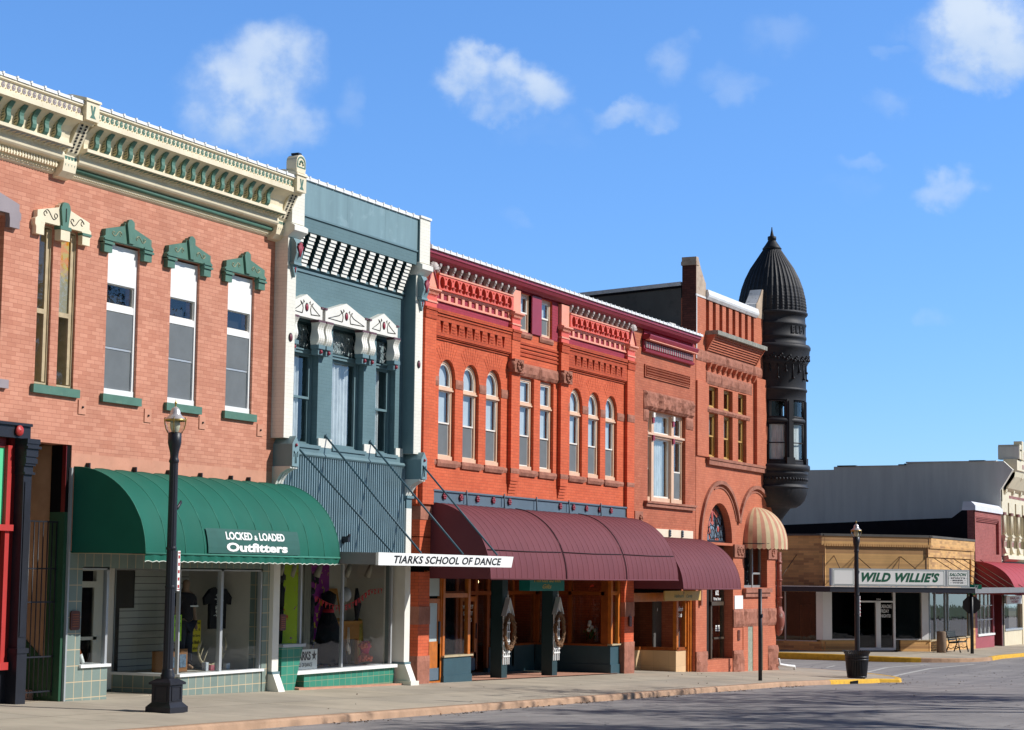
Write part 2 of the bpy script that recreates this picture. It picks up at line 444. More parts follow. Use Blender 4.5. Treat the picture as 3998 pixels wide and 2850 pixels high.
class MB:
    def __init__(s, mat=None):
        s.v, s.f, s.m, s.sm, s.mats, s.cur = [], [], [], [], [], 0
        if mat:
            s.use(mat)

    def use(s, mat):
        if mat not in s.mats:
            s.mats.append(mat)
        s.cur = s.mats.index(mat)
        return s

    def add(s, vs, fs, smooth=False):
        o = len(s.v)
        s.v.extend(Vector(p) for p in vs)
        for f in fs:
            s.f.append([o + i for i in f])
            s.m.append(s.cur)
            s.sm.append(smooth)
        return s

    def box(s, x0, x1, y0, y1, z0, z1):
        x0, x1 = min(x0, x1), max(x0, x1)
        y0, y1 = min(y0, y1), max(y0, y1)
        z0, z1 = min(z0, z1), max(z0, z1)
        return s.add([(x0, y0, z0), (x1, y0, z0), (x1, y1, z0), (x0, y1, z0), (x0, y0, z1), (x1, y0, z1), (x1, y1, z1), (x0, y1, z1)],
                     [(0, 3, 2, 1), (4, 5, 6, 7), (0, 1, 5, 4), (1, 2, 6, 5), (2, 3, 7, 6), (3, 0, 4, 7)])

    def _prism(s, loops, a, b, fn, smooth=False, caps=(True, True)):
        flat = [p for l in loops for p in l]
        tris = tessellate_polygon([[Vector((p[0], p[1], 0)) for p in l] for l in loops])
        n = len(flat)
        va = [fn(p, a) for p in flat]
        vb = [fn(p, b) for p in flat]
        o = len(s.v)
        s.v.extend(Vector(p) for p in va + vb)

        def face(idx, sm=False):
            s.f.append([o + i for i in idx])
            s.m.append(s.cur)
            s.sm.append(sm)
        cen = (Vector(va[0]) - Vector(vb[0]))
        for t in tris:
            p0, p1, p2 = (Vector(va[i]) for i in t)
            flip = (p1 - p0).cross(p2 - p0).dot(cen) < 0
            t = tuple(reversed(t)) if flip else tuple(t)
            if caps[0]:
                face(t)
            if caps[1]:
                face([i + n for i in reversed(t)])
        k = 0
        for li, l in enumerate(loops):
            m = len(l)
            area = sum(l[i][0] * l[(i + 1) % m][1] - l[(i + 1) % m][0] * l[i][1] for i in range(m))
            for i in range(m):
                p, q = k + i, k + (i + 1) % m
                quad = [p, q, q + n, p + n]
                # outward test
                e = Vector(va[q]) - Vector(va[p])
                nr = e.cross(Vector(vb[p]) - Vector(va[p]))
                d = (l[(i + 1) % m][0] - l[i][0], l[(i + 1) % m][1] - l[i][1])
                out2 = (d[1], -d[0]) if area > 0 else (-d[1], d[0])
                if li > 0:
                    out2 = (-out2[0], -out2[1])
                out3 = Vector(fn((l[i][0] + out2[0], l[i][1] + out2[1]), a)) - Vector(va[p])
                if nr.dot(out3) < 0:
                    quad.reverse()
                face(quad, smooth)
            k += m
        return s

    def py(s, loops, y0, y1, **k):   # (x, z) outline extruded along y
        if not isinstance(loops[0][0], (tuple, list, Vector)):
            loops = [loops]
        return s._prism(loops, y0, y1, lambda p, t: (p[0], t, p[1]), **k)

    def pxx(s, loops, x0, x1, **k):   # (y, z) outline extruded along x
        if not isinstance(loops[0][0], (tuple, list, Vector)):
            loops = [loops]
        return s._prism(loops, x0, x1, lambda p, t: (t, p[0], p[1]), **k)

    def pz(s, loops, z0, z1, **k):   # (x, y) outline extruded along z
        if not isinstance(loops[0][0], (tuple, list, Vector)):
            loops = [loops]
        return s._prism(loops, z0, z1, lambda p, t: (p[0], p[1], t), **k)

    def lathe(s, cx, cy, prof, n=24, a0=0.0, a1=2 * math.pi, smooth=True, rfn=None):
        full = abs(a1 - a0 - 2 * math.pi) < 1e-6
        cols = n if full else n + 1
        vs, fs = [], []
        for (r, z) in prof:
            for i in range(cols):
                a = a0 + (a1 - a0) * i / n
                rr = r * (rfn(i, z) if rfn else 1.0)
                vs.append((cx + rr * math.cos(a), cy + rr * math.sin(a), z))
        up = prof[-1][1] >= prof[0][1]
        for j in range(len(prof) - 1):
            for i in range(n):
                i2 = (i + 1) % cols
                q = (j * cols + i, j * cols + i2, (j + 1) * cols + i2, (j + 1) * cols + i)
                fs.append(q if up else tuple(reversed(q)))
        return s.add(vs, fs, smooth)

    def tube(s, path, r, n=8, smooth=True, closed=False):
        path = [Vector(p) for p in path]
        m = len(path)
        vs, fs = [], []
        for i, p in enumerate(path):
            if closed:
                t = path[(i + 1) % m] - path[i - 1]
            else:
                t = path[min(i + 1, m - 1)] - path[max(i - 1, 0)]
            t.normalize()
            u = t.cross(Vector((0, 0, 1)) if abs(t.z) < 0.9 else Vector((1, 0, 0))).normalized()
            w = t.cross(u)
            rr = r[i] if isinstance(r, (list, tuple)) else r
            for k in range(n):
                a = 2 * math.pi * k / n
                vs.append(p + (u * math.cos(a) + w * math.sin(a)) * rr)
        segs = m if closed else m - 1
        for i in range(segs):
            j = (i + 1) % m
            for k in range(n):
                k2 = (k + 1) % n
                fs.append((i * n + k, i * n + k2, j * n + k2, j * n + k))
        if not closed:
            fs.append(tuple(range(n - 1, -1, -1)))
            fs.append(tuple((m - 1) * n + k for k in range(n)))
        return s.add(vs, fs, smooth)

    def ball(s, c, r, n=12, sq=(1, 1, 1), smooth=True):
        vs, fs = [], []
        m = n // 2
        for j in range(m + 1):
            t = math.pi * j / m
            for i in range(n):
                a = 2 * math.pi * i / n
                vs.append((c[0] + r * sq[0] * math.sin(t) * math.cos(a), c[1] + r * sq[1] * math.sin(t) * math.sin(a), c[2] - r * sq[2] * math.cos(t)))
        for j in range(m):
            for i in range(n):
                i2 = (i + 1) % n
                fs.append((j * n + i, j * n + i2, (j + 1) * n + i2, (j + 1) * n + i))
        return s.add(vs, fs, smooth)

    def disc_y(s, x, z, r, y0, y1, n=14, rz=None):
        rz = rz or r
        return s.py([(x + r * math.cos(2 * math.pi * i / n), z + rz * math.sin(2 * math.pi * i / n)) for i in range(n)], y0, y1)

    def rock(s, x0, x1, y, z0, z1, d=0.05, cell=0.09, seed=0, amp=1.0):
        """rock-faced stone block standing d proud of the plane y"""
        nx = max(2, int((x1 - x0) / cell))
        nz = max(2, int((z1 - z0) / cell))
        vs, fs = [], []
        for j in range(nz + 1):
            for i in range(nx + 1):
                x = x0 + (x1 - x0) * i / nx
                z = z0 + (z1 - z0) * j / nz
                edge = min(i, nx - i, j, nz - j)
                k = 0.35 if edge == 0 else 1.0
                h = noise.noise(Vector((x * 4.1 + seed, z * 2.3, seed * 1.7))) + 0.6 * noise.noise(Vector((x * 9 + seed, z * 8, 3.1)))
                vs.append((x, y - d * k * (1.0 + amp * h), z))
        for j in range(nz):
            for i in range(nx):
                a = j * (nx + 1) + i
                fs.append((a, a + 1, a + nx + 2, a + nx + 1))
        s.add(vs, fs, False)
        o = len(s.v) - len(vs)
        rim = [i for i in range(nx + 1)] + [(j + 1) * (nx + 1) - 1 for j in range(1, nz + 1)] + [nz * (nx + 1) + i for i in range(nx - 1, -1, -1)] + [j * (nx + 1) for j in range(nz - 1, 0, -1)]
        bo = len(s.v)
        s.v.extend(Vector((vs[i][0], y + 0.02, vs[i][2])) for i in rim)
        m = len(rim)
        for k in range(m):
            k2 = (k + 1) % m
            s.f.append([o + rim[k2], o + rim[k], bo + k, bo + k2])
            s.m.append(s.cur)
            s.sm.append(False)
        return s

    def xf(s, fn, start=0):
        for i in range(start, len(s.v)):
            s.v[i] = Vector(fn(s.v[i]))
        return s

    def build(s, name, parent=None, label=None, cat=None, group=None, kind=None, at=None):
        me = bpy.data.meshes.new(name)
        if at is None:
            xs = [p.x for p in s.v]
            ys = [p.y for p in s.v]
            zs = [p.z for p in s.v]
            at = Vector(((min(xs) + max(xs)) / 2, (min(ys) + max(ys)) / 2, min(zs)))
        at = Vector(at)
        me.from_pydata([p - at for p in s.v], [], s.f)
        for mt in s.mats:
            me.materials.append(mt)
        me.polygons.foreach_set('material_index', s.m)
        me.polygons.foreach_set('use_smooth', s.sm)
        me.update()
        o = bpy.data.objects.new(name, me)
        COL.objects.link(o)
        WP[o] = at
        if parent is not None:
            o.parent = parent
            o.location = at - WP[parent]
        else:
            o.location = at
        tag(o, label, cat, group, kind)
        return o


def _islands(s):
    par = list(range(len(s.v)))

    def find(i):
        while par[i] != i:
            par[i] = par[par[i]]
            i = par[i]
        return i
    for f in s.f:
        r = find(f[0])
        for i in f[1:]:
            par[find(i)] = r
    out = {}
    for k, f in enumerate(s.f):
        out.setdefault(find(f[0]), []).append(k)
    return list(out.values())


def build_each(s, name, parent=None):
    """every loose piece becomes a part of its own"""
    res = []
    for fl in _islands(s):
        m = MB()
        m.mats = s.mats
        ids = sorted({i for k in fl for i in s.f[k]})
        mp = {i: j for j, i in enumerate(ids)}
        m.v = [s.v[i] for i in ids]
        m.f = [[mp[i] for i in s.f[k]] for k in fl]
        m.m = [s.m[k] for k in fl]
        m.sm = [s.sm[k] for k in fl]
        used = sorted(set(m.m))
        m.mats = [s.mats[i] for i in used]
        m.m = [used.index(i) for i in m.m]
        res.append(m.build(name, parent))
    return res


MB.build_each = build_each


def tag(o, label=None, cat=None, group=None, kind=None):
    for k, v in (('label', label), ('category', cat), ('group', group), ('kind', kind)):
        if v:
            o[k] = v
    return o


def thing(name, label, cat, loc, group=None):
    o = bpy.data.objects.new(name, None)
    o.empty_display_size = 0.3
    COL.objects.link(o)
    o.location = loc
    WP[o] = Vector(loc)
    return tag(o, label, cat, group)


def dup(o, delta, parent=None, label=None):
    """copy of an object and its children, moved by delta"""
    c = o.copy()
    COL.objects.link(c)
    WP[c] = WP[o] + Vector(delta)
    c.parent = parent
    c.location = WP[c] - (WP[parent] if parent is not None else Vector())
    if label:
        c['label'] = label
    for ch in [k for k in COL.objects if k.parent == o]:
        dup_child(ch, c, delta)
    return c


def dup_child(ch, parent, delta):
    c = ch.copy()
    COL.objects.link(c)
    WP[c] = WP[ch] + Vector(delta)
    c.parent = parent
    for g in [k for k in COL.objects if k.parent == ch]:
        dup_child(g, c, delta)


def text_shape(body, bold=0.0, shear=0.0, spacing=1.0, wspace=1.0):
    cu_ = bpy.data.curves.new('t', 'FONT')
    cu_.body = body
    cu_.size = 1.0
    cu_.shear = shear
    cu_.offset = bold
    cu_.space_character = spacing
    cu_.space_word = wspace
    cu_.resolution_u = 3
    ob = bpy.data.objects.new('t', cu_)
    COL.objects.link(ob)
    dg = bpy.context.evaluated_depsgraph_get()
    me = bpy.data.meshes.new_from_object(ob.evaluated_get(dg))
    vs = [v.co.copy() for v in me.vertices]
    fs = [list(p.vertices) for p in me.polygons]
    bpy.data.objects.remove(ob)
    bpy.data.curves.remove(cu_)
    bpy.data.meshes.remove(me)
    x0, x1 = min(v.x for v in vs), max(v.x for v in vs)
    y0, y1 = min(v.y for v in vs), max(v.y for v in vs)
    return [((v.x - x0) / (x1 - x0), (v.y - y0) / (y1 - y0)) for v in vs], fs


def lettering(mb, body, place, **k):
    """flat letters; place(u, v) with u, v in 0..1 gives the point in the world"""
    vs, fs = text_shape(body, **k)
    mb.add([place(u, v) for u, v in vs], fs)
    return mb


def flat(x0, x1, z0, z1, y):
    return lambda u, v: (x0 + (x1 - x0) * u, y, z0 + (z1 - z0) * v)


def arch(x0, x1, z0, zs, n=14, k=1.0):
    """outline of an opening with a round head: springing at zs"""
    r = (x1 - x0) / 2
    c = (x0 + x1) / 2
    return [(x0, z0), (x1, z0)] + [(c + r * math.cos(math.pi * i / n), zs + k * r * math.sin(math.pi * i / n)) for i in range(n + 1)]


def rect(x0, x1, z0, z1):
    return [(x0, z0), (x1, z0), (x1, z1), (x0, z1)]


F = 21.0      # the plane of the shop fronts
ZB = [(-200, -0.2), (-60, -0.8), (-30, -0.99), (26.25, -2.195), (51, -2.73), (56.2, -2.90), (59.6, -3.03), (64, -3.13), (70, -3.2), (78, -3.2), (85, -3.17), (94, -3.3), (106, -3.4), (400, -5.5)]


def zb(x):
    for (a, za), (b, zb_) in zip(ZB, ZB[1:]):
        if x <= b:
            return za + (zb_ - za) * (x - a) / (b - a)
    return ZB[-1][1]


def walk_z(x, y):
    return zb(x) - 0.02 * max(-3.0, min(21 - y, 8.0))


def road_z(x, y):
    return zb(x) - 0.21 + 0.008 * max(0.0, min(16.5 - y, 8.0))
# ------------------------------------------------------------------ ground
def grid_sheet(name, xs, ys, zf, mat, kind='structure'):
    mb = MB(mat)
    vs = [(x, y, zf(x, y)) for y in ys for x in xs]
    n = len(xs)
    fs = [(j * n + i, j * n + i + 1, (j + 1) * n + i + 1, (j + 1) * n + i) for j in range(len(ys) - 1) for i in range(n - 1)]
    mb.add(vs, fs)
    return mb.build(name, kind=kind, at=(0, 0, 0))


xs_ = sorted(set([-200, -120, -60, -30, 26.25, 51, 56.2, 59.6, 64, 70, 78, 85, 94, 106, 150, 250, 400] + [i * 10 for i in range(-6, 16)]))
grid_sheet('road', xs_, [-160, -80, -40, -20, -8, 0, 4, 8.5, 12, 16.5, 22, 30, 60, 160], road_z, ASPHALT)
grid_sheet('lawn', [-200, -60, -30, 26.25, 51, 64, 85, 120, 400], [-158, -60, -30, -7], lambda x, y: road_z(x, y) + 0.15, GRASS)


def kerb_run(pts, inward):
    """pts: outer kerb line; inward(i) unit vector to the pavement side"""
    out = []
    for i, (x, y) in enumerate(pts):
        ix, iy = inward(x, y, i)
        out.append(((x, y), (x + ix * 0.19, y + iy * 0.19)))
    return out


def kerb_mesh(name, run, mat, paint=False):
    mb = MB(mat)
    rows = []
    e = 0.004 if paint else 0.0
    for (o, n_) in run:
        zt = walk_z(*n_) + e
        dx, dy = (o[0] - n_[0]) / 0.19, (o[1] - n_[1]) / 0.19
        rows.append([(n_[0], n_[1], zt), (o[0] - dx * 0.03, o[1] - dy * 0.03, zt), (o[0] + dx * e, o[1] + dy * e, zt - 0.03), (o[0] + dx * (0.02 + e), o[1] + dy * (0.02 + e), road_z(*o) - 0.03)])
    vs = [p for r in rows for p in r]
    fs = []
    for i in range(len(rows) - 1):
        for k in range(3):
            a = i * 4 + k
            fs.append((a, a + 1, a + 5, a + 4))
    # keep normals up
    p0, p1, p2 = (Vector(vs[j]) for j in fs[0][:3])
    if (p1 - p0).cross(p2 - p0).z < 0:
        fs = [tuple(reversed(f)) for f in fs]
    mb.add(vs, fs)
    return mb.build(name, kind='structure', at=(0, 0, 0))


near = [(x, 16.5) for x in (-60, -30, -10, 0, 10, 20, 26.25, 31, 36, 41, 46, 51, 54, 55.2, 56.2, 57.2, 58.2, 59.6, 60.5)]
arcn = [(60.5 + 6 * math.sin(R(a)), 22 - 6 * math.cos(R(a))) for a in range(6, 91, 6)]
near_all = near + arcn + [(66.5, 30), (66.5, 60), (66.5, 120)]


def inw_near(x, y, i):
    if x <= 60.5:
        return (0, 1)
    if y <= 22:
        return (-(x - 60.5) / 6, (22 - y) / 6)
    return (-1, 0)


run_n = kerb_run(near_all, inw_near)
kerb_mesh('kerb', run_n, KERB)
yel = [r for r in run_n if r[0][0] >= 55.2 and r[0][1] < 18.6]
kerb_mesh('yellow_kerb', yel, YELLOWKERB, True)
mb = MB(BLACKROOM)
mb.box(57.15, 57.95, 16.455, 16.475, road_z(57.5, 16.5) - 0.02, walk_z(57.5, 16.5) - 0.035)
mb.build('kerb_drain', kind='structure')
far = [(78.8, y) for y in (120, 60, 35, 30, 27, 25, 23.5, 22)]
arcf = [(83 - 4.2 * math.cos(R(a)), 22 - 4.2 * math.sin(R(a))) for a in range(6, 91, 6)]
far_all = far + arcf + [(85, 17.8), (88, 17.8), (90.5, 17.8), (94, 17.8), (106, 17.8), (150, 17.8), (300, 17.8)]


def inw_far(x, y, i):
    if y >= 22:
        return (1, 0)
    if x <= 83:
        return ((83 - x) / 4.2, (22 - y) / 4.2)
    return (0, 1)


run_f = kerb_run(far_all, inw_far)
kerb_mesh('far_kerb', run_f, KERB)
kerb_mesh('yellow_kerb', [r for r in run_f if (r[0][0] < 79.6 and 19.6 < r[0][1] < 31)], YELLOWKERB, True)
kerb_mesh('yellow_kerb', [r for r in run_f if (82.9 < r[0][0] < 90.6 and r[0][1] < 17.85)], YELLOWKERB, True)


def pavement(name, run, ymax_fn):
    mb = MB(WALK)
    inner = [r[1] for r in run]
    for (a, b) in zip(inner, inner[1:]):
        if abs(a[0] - b[0]) < 1e-4:
            continue
        lo, hi = (a, b) if a[0] < b[0] else (b, a)
        ys = [None, 21.0, 26.0, ymax_fn(lo[0])]
        prev = (lo[1], hi[1])
        for yy in (21.0, 26.0, ymax_fn(lo[0])):
            if yy <= max(prev):
                continue
            mb.add([(lo[0], prev[0], walk_z(lo[0], prev[0])), (hi[0], prev[1], walk_z(hi[0], prev[1])), (hi[0], yy, walk_z(hi[0], yy)), (lo[0], yy, walk_z(lo[0], yy))], [(0, 1, 2, 3)])
            prev = (yy, yy)
    return mb.build(name, kind='structure', at=(0, 0, 0))


pavement('sidewalk', [r for r in run_n if r[0][1] <= 22.01], lambda x: 120.0 if x > 63 else 27.0)
pavement('far_sidewalk', [r for r in run_f if r[0][1] <= 22.01], lambda x: 120.0)


def stripe(mb, p, q, w=0.11):
    p, q = Vector(p), Vector(q)
    d = (q - p)
    n = Vector((-d.y, d.x)).normalized() * w / 2
    k = max(1, int(d.length / 3))
    for i in range(k):
        a, b = p + d * i / k, p + d * (i + 1) / k
        mb.add([(c.x, c.y, road_z(c.x, c.y) + 0.005) for c in (a - n, b - n, b + n, a + n)], [(0, 1, 2, 3)])


for pts in ([(69.8, 19.5), (74.0, 19.9), (78.2, 19.3)], [(66.6, 17.7), (70, 18.1), (74.3, 18.3), (79.2, 17.7)]):
    mb = MB(LINEPAINT)
    for p, q in zip(pts, pts[1:]):
        stripe(mb, p, q, 0.16)
    mb.build('crossing_line', kind='structure')
for p, q in (((67.9, 21.2), (70.0, 21.4)), ((75.4, 24.3), (74.7, 23.4)), ((72.4, 21.8), (74.2, 22.0)), ((56.6, 16.1), (58.4, 15.3)), ((59.0, 15.1), (60.0, 14.75)), ((60.1, 14.2), (61.2, 14.0)), ((61.4, 13.4), (62.3, 13.2)),
             ((49.2, 16.0), (52.0, 13.4)), ((44.5, 16.1), (47.4, 13.4)), ((39.8, 16.1), (42.7, 13.4)), ((35.2, 16.1), (38.0, 13.4)), ((55.5, 14.5), (57.0, 13.2)), ((30.6, 15.8), (33.2, 13.4))):
    mb = MB(LINEPAINT)
    stripe(mb, p, q, 0.10)
    mb.build('parking_line', kind='structure')
# dead leaves and grit washed up along the kerb
rl = random.Random(5)
LITTER = plain('dead_leaves', (92, 70, 48), 0.9, var=0.4, scale=9)
mb = MB(LITTER)
spots = [(27.5, 16.2, .5, 30), (31.6, 16.25, .7, 40), (34.5, 16.3, .5, 26), (37.4, 16.3, .6, 40), (41.2, 16.2, .7, 40), (46.5, 16.2, .5, 30), (50.5, 16.2, .8, 60), (59.5, 15.6, .8, 40), (63, 17, 2.5, 40), (68, 15.5, 6, 60), (74, 15, 5, 40), (58, 12, 7, 30), (40, 19, 8, 30), (52, 18.4, 5, 20), (82, 17.6, 1.5, 30)]
for (cx, cy, s, k) in spots:
    for i in range(k):
        x = cx + rl.gauss(0, s)
        y = cy + rl.gauss(0, 0.10 if s < 1 else s * 0.35)
        on = (y > 16.7 and x < 60) or (y > 17.9 and x > 83)
        z = (walk_z(x, y) if on else road_z(x, y)) + 0.008
        r = rl.uniform(0.012, 0.04)
        a = rl.uniform(0, 6.28)
        t = rl.uniform(0.0, 0.03)
        mb.add([(x + r * math.cos(a), y + r * math.sin(a), z), (x - r * math.sin(a) * .6, y + r * math.cos(a) * .6, z + t), (x - r * math.cos(a), y - r * math.sin(a), z), (x + r * math.sin(a) * .6, y - r * math.cos(a) * .6, z + t)], [(0, 1, 2, 3)])
mb.build('leaf_litter', kind='stuff', at=(0, 0, 0))
# ------------------------------------------------------------------ helpers for fronts
def wall(b, name, mat, outer, holes, y0=F, y1=F + 0.35, label=None):
    return MB(mat).py([outer] + list(holes), y0, y1).build(name, b, label)


def shell(b, x0, x1, z0, z1, mat, yb=44.0, roof=None, side=True, y0=F + 0.35, fall=0.0):
    """side walls, back wall and roof behind a front"""
    mb = MB(mat)
    if side:
        mb.pxx([(y0, z0), (yb, z0), (yb, z1 - fall), (y0, z1)], x0, x0 + 0.25)
        mb.pxx([(y0, z0), (yb, z0), (yb, z1 - fall), (y0, z1)], x1 - 0.25, x1)
    mb.box(x0 + 0.25, x1 - 0.25, yb - 0.25, yb, z0, z1 - fall)
    mb.build('side_wall', b)
    r = MB(roof or GREYRENDER)
    r.pxx([(y0, z1 - 0.55), (yb - 0.25, z1 - 0.55 - fall), (yb - 0.25, z1 - 0.4 - fall), (y0, z1 - 0.4)], x0 + 0.25, x1 - 0.25)
    r.build('roof', b)


def ring(mb, x0, x1, z0, z1, w, y0, y1):
    mb.py([rect(x0, x1, z0, z1), rect(x0 + w, x1 - w, z0 + w, z1 - w)], y0, y1)


def window(b, x0, x1, z0, z1, y, fmat, smat, rows, fw=0.06, sw=0.045, round_head=None, depth=0.09, sillmat=None, gl=None):
    """rows: (z0, z1, backing[, proud]) from top down. round_head = springing height of an arched head"""
    mb = MB(fmat)
    if round_head:
        mb.py([arch(x0, x1, z0, round_head), [(p[0], p[1]) for p in arch(x0 + fw, x1 - fw, z0 + fw * 1.4, round_head)]], y, y + depth)
    else:
        ring(mb, x0, x1, z0, z1, fw, y, y + depth)
    prev = None
    for r in rows[1:]:
        pass
    w = mb.build('window', b)
    for i, r in enumerate(rows):
        za, zb_, back = r[:3]
        yy = y + 0.02 + 0.025 * (len(r) > 3 and r[3] or 0)
        xa, xb = x0 + fw, x1 - fw
        if round_head and i == 0:
            lo = [(p[0], p[1]) for p in arch(xa, xb, za, round_head)]
            li = arch(xa + sw, xb - sw, za + sw, round_head)
            MB(smat).py([lo, li], yy, yy + 0.04).build('sash', w)
            MB(gl or GLASS).py(li, yy + 0.02, yy + 0.024, caps=(True, False)).build('pane', w)
            if back:
                MB(back).py(lo, yy + 0.09, yy + 0.11).build('shade', w)
        else:
            s = MB(smat)
            ring(s, xa, xb, za, zb_, sw, yy, yy + 0.04)
            s.build('sash', w)
            MB(gl or GLASS).add([(xa + sw, yy + 0.02, za + sw), (xb - sw, yy + 0.02, za + sw), (xb - sw, yy + 0.02, zb_ - sw), (xa + sw, yy + 0.02, zb_ - sw)], [(0, 1, 2, 3)]).build('pane', w)
            if back is SCREEN:
                MB(back).box(xa + sw, xb - sw, yy + .004, yy + .008, za + sw, zb_ - sw).build('screen', w)
            elif back:
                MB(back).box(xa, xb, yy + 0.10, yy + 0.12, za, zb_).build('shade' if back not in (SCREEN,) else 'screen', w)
    return w


def drapes(mb, x0, x1, y, z0, z1, n=7, amp=0.03):
    """hanging cloth in folds"""
    k = n * 6
    vs = []
    for j in range(2):
        for i in range(k + 1):
            x = x0 + (x1 - x0) * i / k
            vs.append((x, y + amp * math.sin(i / 6 * 2 * math.pi + 0.6 * math.sin(i * 0.37)), (z0, z1)[j]))
    mb.add(vs, [(i, i + 1, k + 2 + i, k + 1 + i) for i in range(k)], True)


def snow_caps(mb, x0, x1, y0, y1, z0, z1, step=0.33):
    """the white clip-on coping along the parapets, in short lengths"""
    n = int((x1 - x0) / step)
    for i in range(n):
        a = x0 + (x1 - x0) * i / n
        mb.box(a + 0.012, a + (x1 - x0) / n - 0.012, y0, y1, z0, z1)
        mb.box(a - 0.02, a + 0.02, y0 - 0.015, y1, z1 - 0.02, z1 + 0.018)


def hood_outline(xc, zf, hw=0.68, gw=0.46, bump=0.05):
    o = [(-hw, zf), (-gw, zf), (-gw, zf + .13), (-gw + .02, zf + .22), (gw - .02, zf + .22), (gw, zf + .13), (gw, zf), (hw, zf), (hw, zf + .12), (hw + .03, zf + .16), (hw + .03, zf + .25), (hw - .02, zf + .29), (hw - .02, zf + .40), (.14, zf + .53), (.12, zf + .58), (.07, zf + .60), (.04, zf + .635), (-.04, zf + .635), (-.07, zf + .60), (-.12, zf + .58), (-.14, zf + .53), (-hw + .02, zf + .40), (-hw + .02, zf + .29), (-hw - .03, zf + .25), (-hw - .03, zf + .16), (-hw, zf + .12)]
    return [(xc + x, z) for x, z in o]


def scroll_lines(mb, xc, zc, w, h, y, flip=1, r=0.008):
    pts = [(xc + flip * w * (t - 0.5), y, zc + h * 0.5 * math.sin(t * 2 * math.pi)) for t in [i / 14 for i in range(15)]]
    mb.tube(pts, r, 5)
    for s in (0, 1):
        c = (xc + flip * w * (s - 0.5) * 0.75, zc)
        mb.tube([(c[0] + h * .28 * math.cos(a), y, c[1] + h * .28 * math.sin(a)) for a in [i * .6 for i in range(9)]], r, 5)


def rosette(mb, x, z, y, r=0.09, petals=6):
    for i in range(petals):
        a = 2 * math.pi * i / petals
        mb.ball((x + r * .62 * math.cos(a), y - 0.02, z + r * .62 * math.sin(a)), r * .42, 8, (1, .8, 1))
    mb.ball((x, y - 0.03, z), r * .34, 8)


# ------------------------------------------------------------------ metal cornice shared by the two salmon fronts
def cornice(b, x0, x1, tri, roll, skip=0.0):
    prof = [(F - d, z) for d, z in ((0.0, 6.58), (0.041, 6.606), (0.054, 6.668), (0.068, 6.68), (0.068, 6.765), (0.136, 6.786), (0.224, 6.81), (0.252, 6.839), (0.265, 6.891), (0.245, 6.944), (0.265, 6.957), (0.272, 6.983), (0.408, 7.0), (0.422, 7.008), (0.422, 7.063),
            (0.34, 7.065), (0.34, 7.155), (0.367, 7.261), (0.422, 7.341), (0.49, 7.393), (0.598, 7.448), (0.612, 7.435), (0.612, 7.526), (0.571, 7.539), (0.571, 7.671), (0.612, 7.689), (0.612, 7.719), (0, 7.719))]
    c = MB(CREAM).pxx(prof, x0, x1).build('cornice', b)
    m = MB(roll)
    m.tube([(x0, F - .095, 6.729), (x1, F - .095, 6.729)], 0.045, 8)
    n = int((x1 - x0) / .07)
    for i in range(n):
        m.box(x0 + i * .07, x0 + i * .07 + .03, F - .15, F - .07, 6.68, 6.78) if roll is not GREENTRIM else None
    for i in range(int((x1 - x0) / .045)):
        m.use(CREAM).ball((x0 + .02 + i * .045, F - .058, 6.639), .02, 6)
    m.build('rope_moulding', c)
    t = MB(tri)
    n = int((x1 - x0) / .125)
    for i in range(n):
        a = x0 + (x1 - x0) * i / n
        w = (x1 - x0) / n
        t.add([(a, F - .407, 6.992), (a + w, F - .407, 6.992), (a + w / 2, F - .292, 6.976)], [(0, 2, 1)])
        t.use(CREAM).ball((a + w / 2, F - .275, 6.969), .022, 6)
        t.use(tri)
    t.build('triangle_frieze', c)
    d = MB(GREENTRIM if tri is GREENTRIM else GREYLINTEL)
    n = int((x1 - x0) / .125)
    for i in range(n):
        a = x0 + (x1 - x0) * (i + .5) / n
        d.disc_y(a, 7.606, .042, F - .580, F - .568, 10, .05)
        d.use(CREAM).ball((a, F - .582, 7.606), .014, 6)
        d.ball((a + .06, F - .58, 7.556), .016, 6)
        d.use(GREENTRIM if tri is GREENTRIM else GREYLINTEL)
    d.build('pierced_band', c)
    cap = MB(OLDWHITE if False else VINYL)
    snow_caps(cap, x0, x1, F - .632, F - .1, 7.725, 7.775)
    cap.build('coping', c)
    # leaf modillions, one by one
    n = int((x1 - x0 - .3) / .312)
    first = None
    for i in range(n):
        a = x0 + .22 + .312 * i
        if first is None:
            g = MB(CREAMDK)
            prof2 = [(F - .33, 7.066), (F - .408, 7.066), (F - .449, 7.113), (F - .462, 7.176), (F - .449, 7.244), (F - .456, 7.296), (F - .503, 7.355), (F - .544, 7.408), (F - .33, 7.34)]
            prof3 = [(F - .335, 7.09), (F - .395, 7.09), (F - .425, 7.13), (F - .435, 7.18), (F - .424, 7.24), (F - .43, 7.30), (F - .46, 7.345), (F - .335, 7.32)]
            g.use(GREENTRIM).pxx(prof2, a - .05, a + .05)
            g.use(CREAMDK).pxx(prof3, a - .062, a - .051)
            g.use(BLACK)
            for k in range(4):
                g.tube([(a - .064, F - .345, 7.13 + .045 * k), (a - .064, F - .41, 7.15 + .045 * k)], .005, 4)
            first = g.build('modillion', c)
        else:
            dup(first, (.312 * i, 0, 0), c)
    return c


